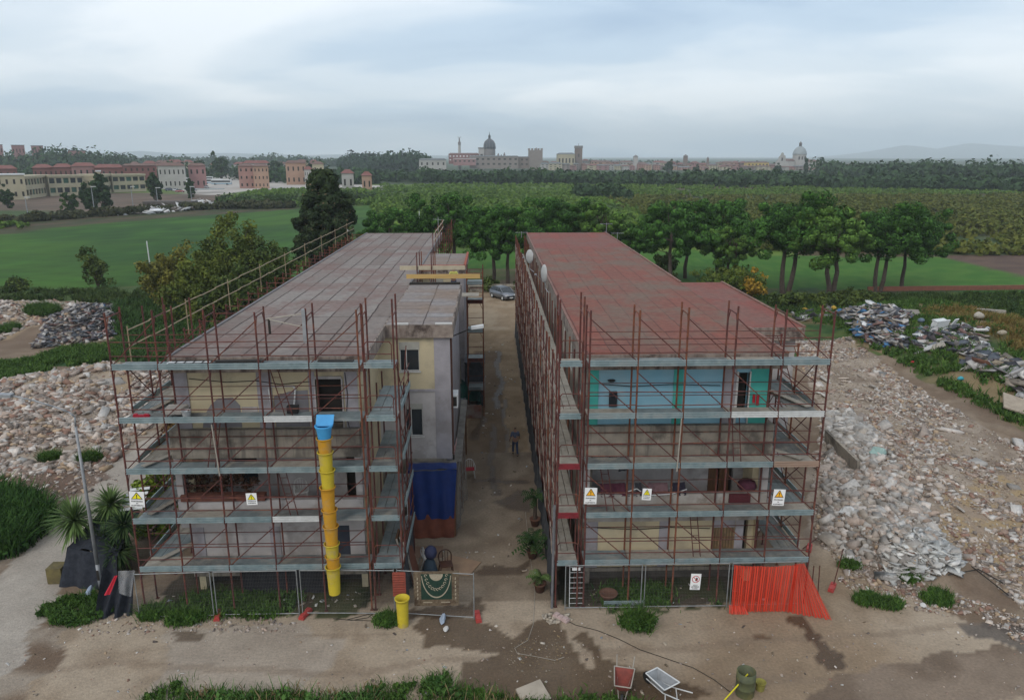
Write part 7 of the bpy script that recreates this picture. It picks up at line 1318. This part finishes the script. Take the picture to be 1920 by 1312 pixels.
# terraces behind
for a in [('red roofed house at the left edge behind the school', -30, 30, 310, 352, 420, 'red', 'red', 2, 5, .3), ('red terrace house beside the white parapet', 60, 98, 308, 352, 425, 'red', 'red', 2, 4, .3), ('middle house of the red terrace', 98, 135, 307, 352, 425, 'red', 'red', 2, 4, .3), ('brick house with the tallest red roof of the terrace', 133, 178, 305, 352, 428, 'rose', 'red', 2, 4, .35), ('house at the right end of the red terrace, under the umbrella pine', 176, 232, 308, 352, 430, 'red', 'red', 2, 5, .3),
    ('plain red apartment block right of the umbrella pine', 230, 292, 307, 352, 435, 'red', 'brown', 3, 6, .08), ('long grey white barrack building behind the coaches', 295, 345, 305, 350, 420, 'white', 'brown', 2, 6, .12), ('pinkish house right of the dark round tree', 352, 384, 306, 350, 430, 'rose', 'brown', 2, 3, .1), ('rose coloured apartment block behind the lorry park', 446, 475, 308, 352, 430, 'pink', 'brown', 3, 3, .08), ('peach apartment block behind the lorry park', 474, 502, 308, 352, 425, 'peach', 'brown', 3, 4, .08),
    ('long pale house with rose roof above the peach block', 455, 500, 301, 320, 520, 'white', 'red', 1, 4, .3), ('peach house with small windows left of the white villa', 535, 572, 301, 345, 480, 'peach', 'brown', 2, 4, .1), ('white arcaded villa right of the peach house', 570, 585, 312, 345, 470, 'white', 'red', 2, 4, .3), ('cream villa with a square turret', 585, 606, 303, 345, 472, 'cream', 'brown', 2, 2, .1), ('low house with a red roof beside the tall evergreen', 640, 662, 318, 345, 400, 'white', 'red', 1, 2, .5), ('small orange roofed house in the trees right of the tall evergreen', 678, 696, 322, 345, 390, 'peach', 'red', 1, 2, .5), ('pale house group at the left foot of the old town', 786, 836, 297, 318, 760, 'white', 'grey', 2, 5, .1)]:
    house(a[0], a[1], a[2], a[3], a[4], a[5], 14, a[6], a[7], a[8], a[9], a[10], group='houses of the suburb')
for i, (p0, p1, pt, lab) in enumerate([(-20, 4, 272, 'flat topped block on the rise at the very left edge'), (21, 45, 273, 'flat topped block on the rise, second from the left'), (58, 80, 274, 'flat topped block on the rise beside the dark wood'), (128, 160, 283, 'lower flat topped block right of the dark wood')]): house(lab, p0, p1, pt, 300, 730, 9, 'rose', 'grey', 3, 4, 0, name='apartment_block', group='blocks on the left rise')
for i in range(15):
    px = 245 + 24*i + rnd.uniform(-6, 6); w_ = rnd.uniform(14, 30); Yh = 560 + rnd.uniform(0, 140); house('distant %s house between the suburb trees' % (wl := rnd.choice(['white', 'peach', 'pink', 'cream'])), px, px+w_, 299+rnd.uniform(0, 5), 320, Yh, 12, wl, rnd.choice(['red', 'brown', 'red']), 2, 4, .25, group='distant suburb houses')
# lorry park vehicles
def coach(lab, px, py, rz, c):
    x, y, _ = g(px, py); t = thing('coach', lab, 'coach', (x, y, 0), rz, 'coaches in the lorry park'); MB().box(-6,6,-1.25,1.25,.4,3.2).build('body', M_wp, t); MB().box(-5.9,5.7,-1.28,1.28,1.7,2.7).build('window_band', M_glass, t); MB().box(-6.02,6.02,-1.27,1.27,.7,1.2).build('stripe', c, t)
    for sx in (-3.8, 3.6):
        for s in (-1, 1): MB().tube((sx, s*1.0, .5), (sx, s*1.29, .5), .5, 12).build('wheel', M_blk, t)
M_cstr = mat('coach_blue', (.10,.25,.35), (.08,.2,.3)); M_cwh = mat('coach_white', (.6,.6,.6), (.5,.5,.5))
for px, py, rz, c, lab in ((333, 341, .1, M_cwh, 'white coach at the far left of the lorry park'), (347, 343, .1, M_cwh, 'white coach second from the left in the lorry park'), (383, 340, .2, M_cwh, 'white coach alone in the middle of the lorry park'), (400, 345, .1, M_cstr, 'blue striped coach parked behind the front one'), (416, 347, .0, M_cstr, 'blue striped coach nearest, at the right of the row')): coach(lab, px, py, rz, c)
cc = [(.3,.3,.32), (.08,.09,.12), (.5,.5,.5), (.25,.05,.05), (.12,.14,.2), (.45,.45,.47), (.05,.05,.06)]
for i, (px, py) in enumerate([(313,352), (322,351), (331,352), (341,353), (352,352), (366,352), (378,351), (387,353), (318,358), (329,359), (338,361), (362,358)]):
    x, y, _ = g(px, py); n_ = ['silver', 'navy', 'white', 'red', 'slate blue', 'pale grey', 'black'][i % 7]
    car('%s car, number %d from the left in the distant car park' % (n_, i+1) if False else '%s car in the %s of the distant car park' % (n_, 'nearer rows' if i > 7 else 'back row'), (x, y, 0), rnd.uniform(0, 3), mat('car_'+n_.replace(' ', '_'), cc[i % 7], rough=.3, spec=.5), g_='cars in the distant car park')
x, y, _ = g(388, 361); MB().obox((0,0,1.6), (16,6,.3), .2).build('canopy', M_galv, None, False, (x, y, 0), label='pale flat canopy at the near edge of the lorry park', cat='canopy')
for px, pyb, pyt, lab in ((297, 390, 352, 'street lamp right of the round tree below the school'), (361, 392, 350, 'street lamp by the lorry park entrance tree'), (178, 402, 350, 'street lamp before the tallest dark roadside tree'), (53, 408, 370, 'short street lamp in the ploughed field at the left'), (350, 342, 300, 'tall lamp mast behind the coaches'), (250, 390, 350, 'thin street lamp before the right school wing')):
    x, y, _ = g(px, pyb); z = at(px, pyt, y)[2]; t = thing('street_lamp', lab, 'street lamp', (x, y, 0), 0, 'distant street lamps'); MB().tube((0,0,0), (0,0,z), .16, 6, .10).build('pole', M_post, t); MB().obox((.6,0,z), (1.5,.35,.18)).build('lamp_head', M_wp, t)
a, b = g(262, 398), g(342, 392); MB().box(-8,8,0,6,0,2.6).build('shed', mat('dark_shed', (.10,.085,.075), (.07,.06,.055)), None, False, ((a[0]+b[0])/2, a[1]+12, 0), label='long dark shed behind the far white tip of scraps', cat='shed')
# ---- old town skyline
YT = 1000; u = YT / F
def TZ(py): return at(960, py, YT)[2]
def TX(px): return at(px, 300, YT)[0]
M_slate = mat('dome_slate', (.075,.085,.10), (.055,.062,.075), scale=.2, rough=.7); M_pale = mat('dome_pale', (.30,.33,.34), (.25,.28,.29), scale=.2, rough=.8)
t = thing('cathedral', 'domed cathedral with a dark slate dome and lantern on the skyline', 'cathedral', (TX(918), YT+20, 0)); zc = TZ(292); zs = TZ(285)
MB().lathe((0,0,zc-8), [(7.6,0),(7.6,TZ(279)-zc+8)], 20).build('drum', WM['grey'], t)
zr = TZ(279); MB().lathe((0,0,zr), [(8.0,0),(7.9,3),(7.2,6.5),(5.6,9.5),(3.2,11.8),(1.6,12.6)], 24).build('dome', M_slate, t, True); mb = MB()
for k in range(12): a = k*PI/6; mb.path([(8.1*math.cos(a),8.1*math.sin(a),zr),(7.35*math.cos(a),7.35*math.sin(a),zr+6.5),(5.7*math.cos(a),5.7*math.sin(a),zr+9.6),(1.7*math.cos(a),1.7*math.sin(a),zr+12.7)], .3, 4)
mb.build('dome_rib', WM['grey'], t); MB().lathe((0,0,zr+12.4), [(1.9,0),(1.5,.6),(1.5,3.2),(1.9,3.4),(1.0,4.6),(.4,6),(.2,9)], 12).build('lantern', M_slate, t, True)
MB().box(-14.5,-7,-4,6,0,TZ(279)).build('transept', WM['white'], t); MB().box(-15,-6.8,-4.5,6.5,TZ(279),TZ(276.5)).build('transept_roof', WM['grey'], t); MB().box(-12,-9,-4.2,-4,TZ(293),TZ(289)).build('window', M_dark, t)
for x, h_ in ((11.5, 287), (19.5, 285.5), (15.5, 290)): MB().lathe((x,0,TZ(293)), [(1.5,0),(1.1,(TZ(h_)-TZ(293))*.5),(.2,TZ(h_)-TZ(293))], 8).build('pinnacle', WM['grey'], t)
def tb(lab, p0, p1, pt, pb, wall, roof='brown', floors=2, cols=4, gable=.12, Y=YT, name='house', d=14, g_=None): return house(lab, p0, p1, pt, pb, Y, d, wall, roof, floors, cols, gable, name=name, group=g_, zb=max(0, at(960, pb, Y)[2]))
tb('long red palace with rows of white windows left of the dark dome', 841, 898, 287, 303, 'red', 'brown', 2, 9, .15, name='palace'); pal = [o for o in bpy.data.objects if o.name.startswith('palace')][0]
for c in pal.children:
    if c.name.startswith('window'): c.data.materials[0] = M_wp
tb('stone convent range below the dark dome', 880, 972, 292, 312, 'stone', 'grey', 2, 9, .08, 990, 'convent'); tb('stone range between the dome and the castle', 940, 992, 293.5, 312, 'brown', 'grey', 2, 6, .08, 995, 'stone_range'); tb('lower red annex wall below the palace', 850, 892, 298, 306, 'rose', 'white', 1, 5, 0, 985, 'annex')
t = thing('castle_tower', 'square castle keep with battlements between the two domes', 'castle', (TX(1004), YT-4, 0)); z1 = TZ(282); MB().box(-9,9,0,14,0,z1).build('wall', WM['stone'], t)
for k in range(5): 
    for yy_ in (0, 13): MB().box(-9.4+k*4.1, -7.2+k*4.1, yy_, yy_+1.2, z1, z1+2.4).build('battlement', WM['stone'], t)
MB().lathe((1,7,z1), [(1.2,0),(1.2,1.8),(.2,3.4)], 8).build('turret', WM['grey'], t)
t = thing('bell_tower', 'tall square brown stone tower with a flat top, right of the castle', 'tower', (TX(1085), YT, 0)); z1 = TZ(273.5); MB().box(-4.6,4.6,0,9,0,z1-3).build('wall', WM['brown'], t); MB().box(-5.1,5.1,-.5,9.5,z1-3,z1).build('cornice', WM['grey'], t); MB().tube((0,4,z1), (0,4,z1+3), .2, 5).build('mast', M_dark, t); MB().box(-.8,.8,-.1,.1,z1-14,z1-10).build('window', M_dark, t)
tb('domestic church with a low pitched grey roof left of the stone tower', 1046, 1078, 286.5, 312, 'cream', 'grey', 1, 5, .42, 990, 'church', 20)
t = thing('radio_mast', 'white lattice radio mast standing behind the red palace', 'radio mast', (TX(861), YT+15, 0)); z1 = TZ(272); MB().lathe((0,0,0), [(2.0,0),(1.8,TZ(285)),(1.6,z1)], 8).build('shaft', WM['white'], t); MB().lathe((0,0,z1), [(1.5,0),(1.9,.6),(1.9,3.6),(.9,4.6),(.7,9)], 8).build('antenna_drum', WM['grey'], t); mb = MB(); 
for k in range(6): mb.tube((0,0,z1+8.6), (2.8*math.cos(k*PI/3),2.8*math.sin(k*PI/3),z1+10.4), .15, 4)
mb.build('antenna_arms', WM['grey'], t)
t = thing('domed_church', 'white church with a pale round dome and lantern at the right of the town', 'church', (TX(1503), YT+8, 0)); zr = TZ(290); MB().lathe((0,0,0), [(8.6,0),(8.6,zr)], 20).build('drum', WM['white'], t); MB().lathe((0,0,zr), [(9.2,0),(9.0,.8),(8.4,3.4),(6.6,7.0),(4.0,9.4),(1.8,10.4)], 24).build('dome', M_pale, t, True); MB().lathe((0,0,zr+10.2), [(1.8,0),(1.8,3.4),(2.2,3.8),(1.0,5.4),(.1,6.6)], 12).build('lantern', WM['grey'], t, True)
for x in (-3.6, 0.4, 4.2): MB().box(x-.8, x+.8, -8.75, -8.2, zr-6.5, zr-2.5).build('window', M_dark, t)
MB().box(-26,-8,-6,10,0,TZ(302)).box(8,26,-4,12,0,TZ(304)).build('nave_wall', WM['white'], t); MB().add([(-26,-7,TZ(302)),(-8,-7,TZ(302)),(-8,2,TZ(298)),(-26,2,TZ(298)),(-26,11,TZ(302)),(-8,11,TZ(302))], [(0,1,2,3),(3,2,5,4)]).build('nave_roof', RM['brown'], t); MB().add([(8,-5,TZ(304)),(27,-5,TZ(304)),(22,4,TZ(299.5)),(8,4,TZ(299.5)),(8,13,TZ(304)),(27,13,TZ(304))], [(0,1,2,3),(3,2,5,4)]).build('nave_roof', RM['brown'], t)
t = thing('baroque_church', 'white scrolled baroque church front left of the pale dome', 'church', (TX(1460), YT-12, 0)); zf = TZ(296); MB().yprism([(-8,0),(8,0),(8,zf-5),(5,zf-4),(4,zf+2.5),(2,zf+3.5),(1.2,zf+6),(0,zf+6.6),(-1.2,zf+6),(-2,zf+3.5),(-4,zf+1),(-5,zf-3),(-8,zf-5)], 0, 1.5).build('facade', WM['white'], t); MB().box(-1,1,-.1,.1,zf-4,zf).build('window', M_dark, t)
tb('bright yellow palace left of the white church front', 1402, 1442, 303, 325, 'ochre', 'brown', 2, 6, .14, 985, 'yellow_palace'); tb('orange house at the right end of the town', 1577, 1598, 313, 326, 'orange', 'brown', 2, 3, .2, 980); tb('long red roof at the right end of the town beside the orange house', 1597, 1642, 314, 325, 'rose', 'red', 1, 3, .6, 985)
for px, pt, w_, wl, lab in ((1193, 291, 2.6, 'white', 'small white bell turret above the old town roofs'), (1287, 290, 2.4, 'brown', 'round brown bell tower above the old town roofs'), (1329, 294.5, 1.2, 'brown', 'thin chimney like turret above a red roof in the old town')):
    z1 = TZ(pt); t = thing('bell_turret', lab, 'turret', (TX(px), YT+5, 0)); MB().box(-w_,w_,-w_,w_,0,z1-2).build('wall', WM[wl], t); MB().lathe((0,0,z1-2), [(w_*1.5,0),(w_*.9,1),(.2,2.2)], 8).build('cap', WM['grey'], t)
r = random.Random(4); px = 1015
adj = ['narrow', 'wide', 'low', 'tall', 'plain', 'small']
while px < 1600:
    for row in (0, 1):
        w_ = r.uniform(10, 26); wl = r.choice(['white', 'peach', 'rose', 'stone', 'pink', 'cream', 'brown', 'white']); top = (301 if row == 0 else 307) + r.uniform(-2.5, 3.5) + (px-1100)*.012; rf = r.choice(['red', 'brown', 'red', 'brown', 'grey'])
        tb('%s roofed %s house in the old town, %s row' % (rf, wl, ['upper', 'lower'][row]), px + r.uniform(-4, 4), px+w_, top, 322, wl, rf, 3, r.choice([2, 3, 4]), r.uniform(.12, .3), YT + 14 - row*35 + r.uniform(-5, 5), g_='old town houses')
    px += 15
ORD = ['first', 'second', 'third', 'fourth', 'fifth', 'sixth', 'seventh', 'eighth', 'ninth', 'tenth']
byl = {}
for o in COL.objects:
    if o.parent is None and o.get('label') and o.get('group') in ('old town houses', 'distant suburb houses', 'cars in the distant car park'): byl.setdefault(o['label'], []).append(o)
for k, v in byl.items():
    if len(v) > 1:
        for i, o in enumerate(sorted(v, key=lambda q: math.atan2(q.location.x, q.location.y))): o['label'] = '%s from the left, %s' % (ORD[i], k)
# ================================================================== HAZE
hb = MB().box(-6400, 6400, -60, 11200, -4, 330).build('haze', None, None, kind='stuff', label='thin grey blue evening haze over the plain', cat='haze')
hm = bpy.data.materials.new('haze_air'); hm.use_nodes = True; t = hm.node_tree; t.nodes.clear(); o = nd(t, 'ShaderNodeOutputMaterial'); pv = nd(t, 'ShaderNodeVolumePrincipled'); pv.inputs['Density'].default_value = 0.00019; pv.inputs['Color'].default_value = (.86,.94,1,1); pv.inputs['Anisotropy'].default_value = 0
t.links.new(pv.outputs[0], o.inputs['Volume']); hb.data.materials.append(hm)
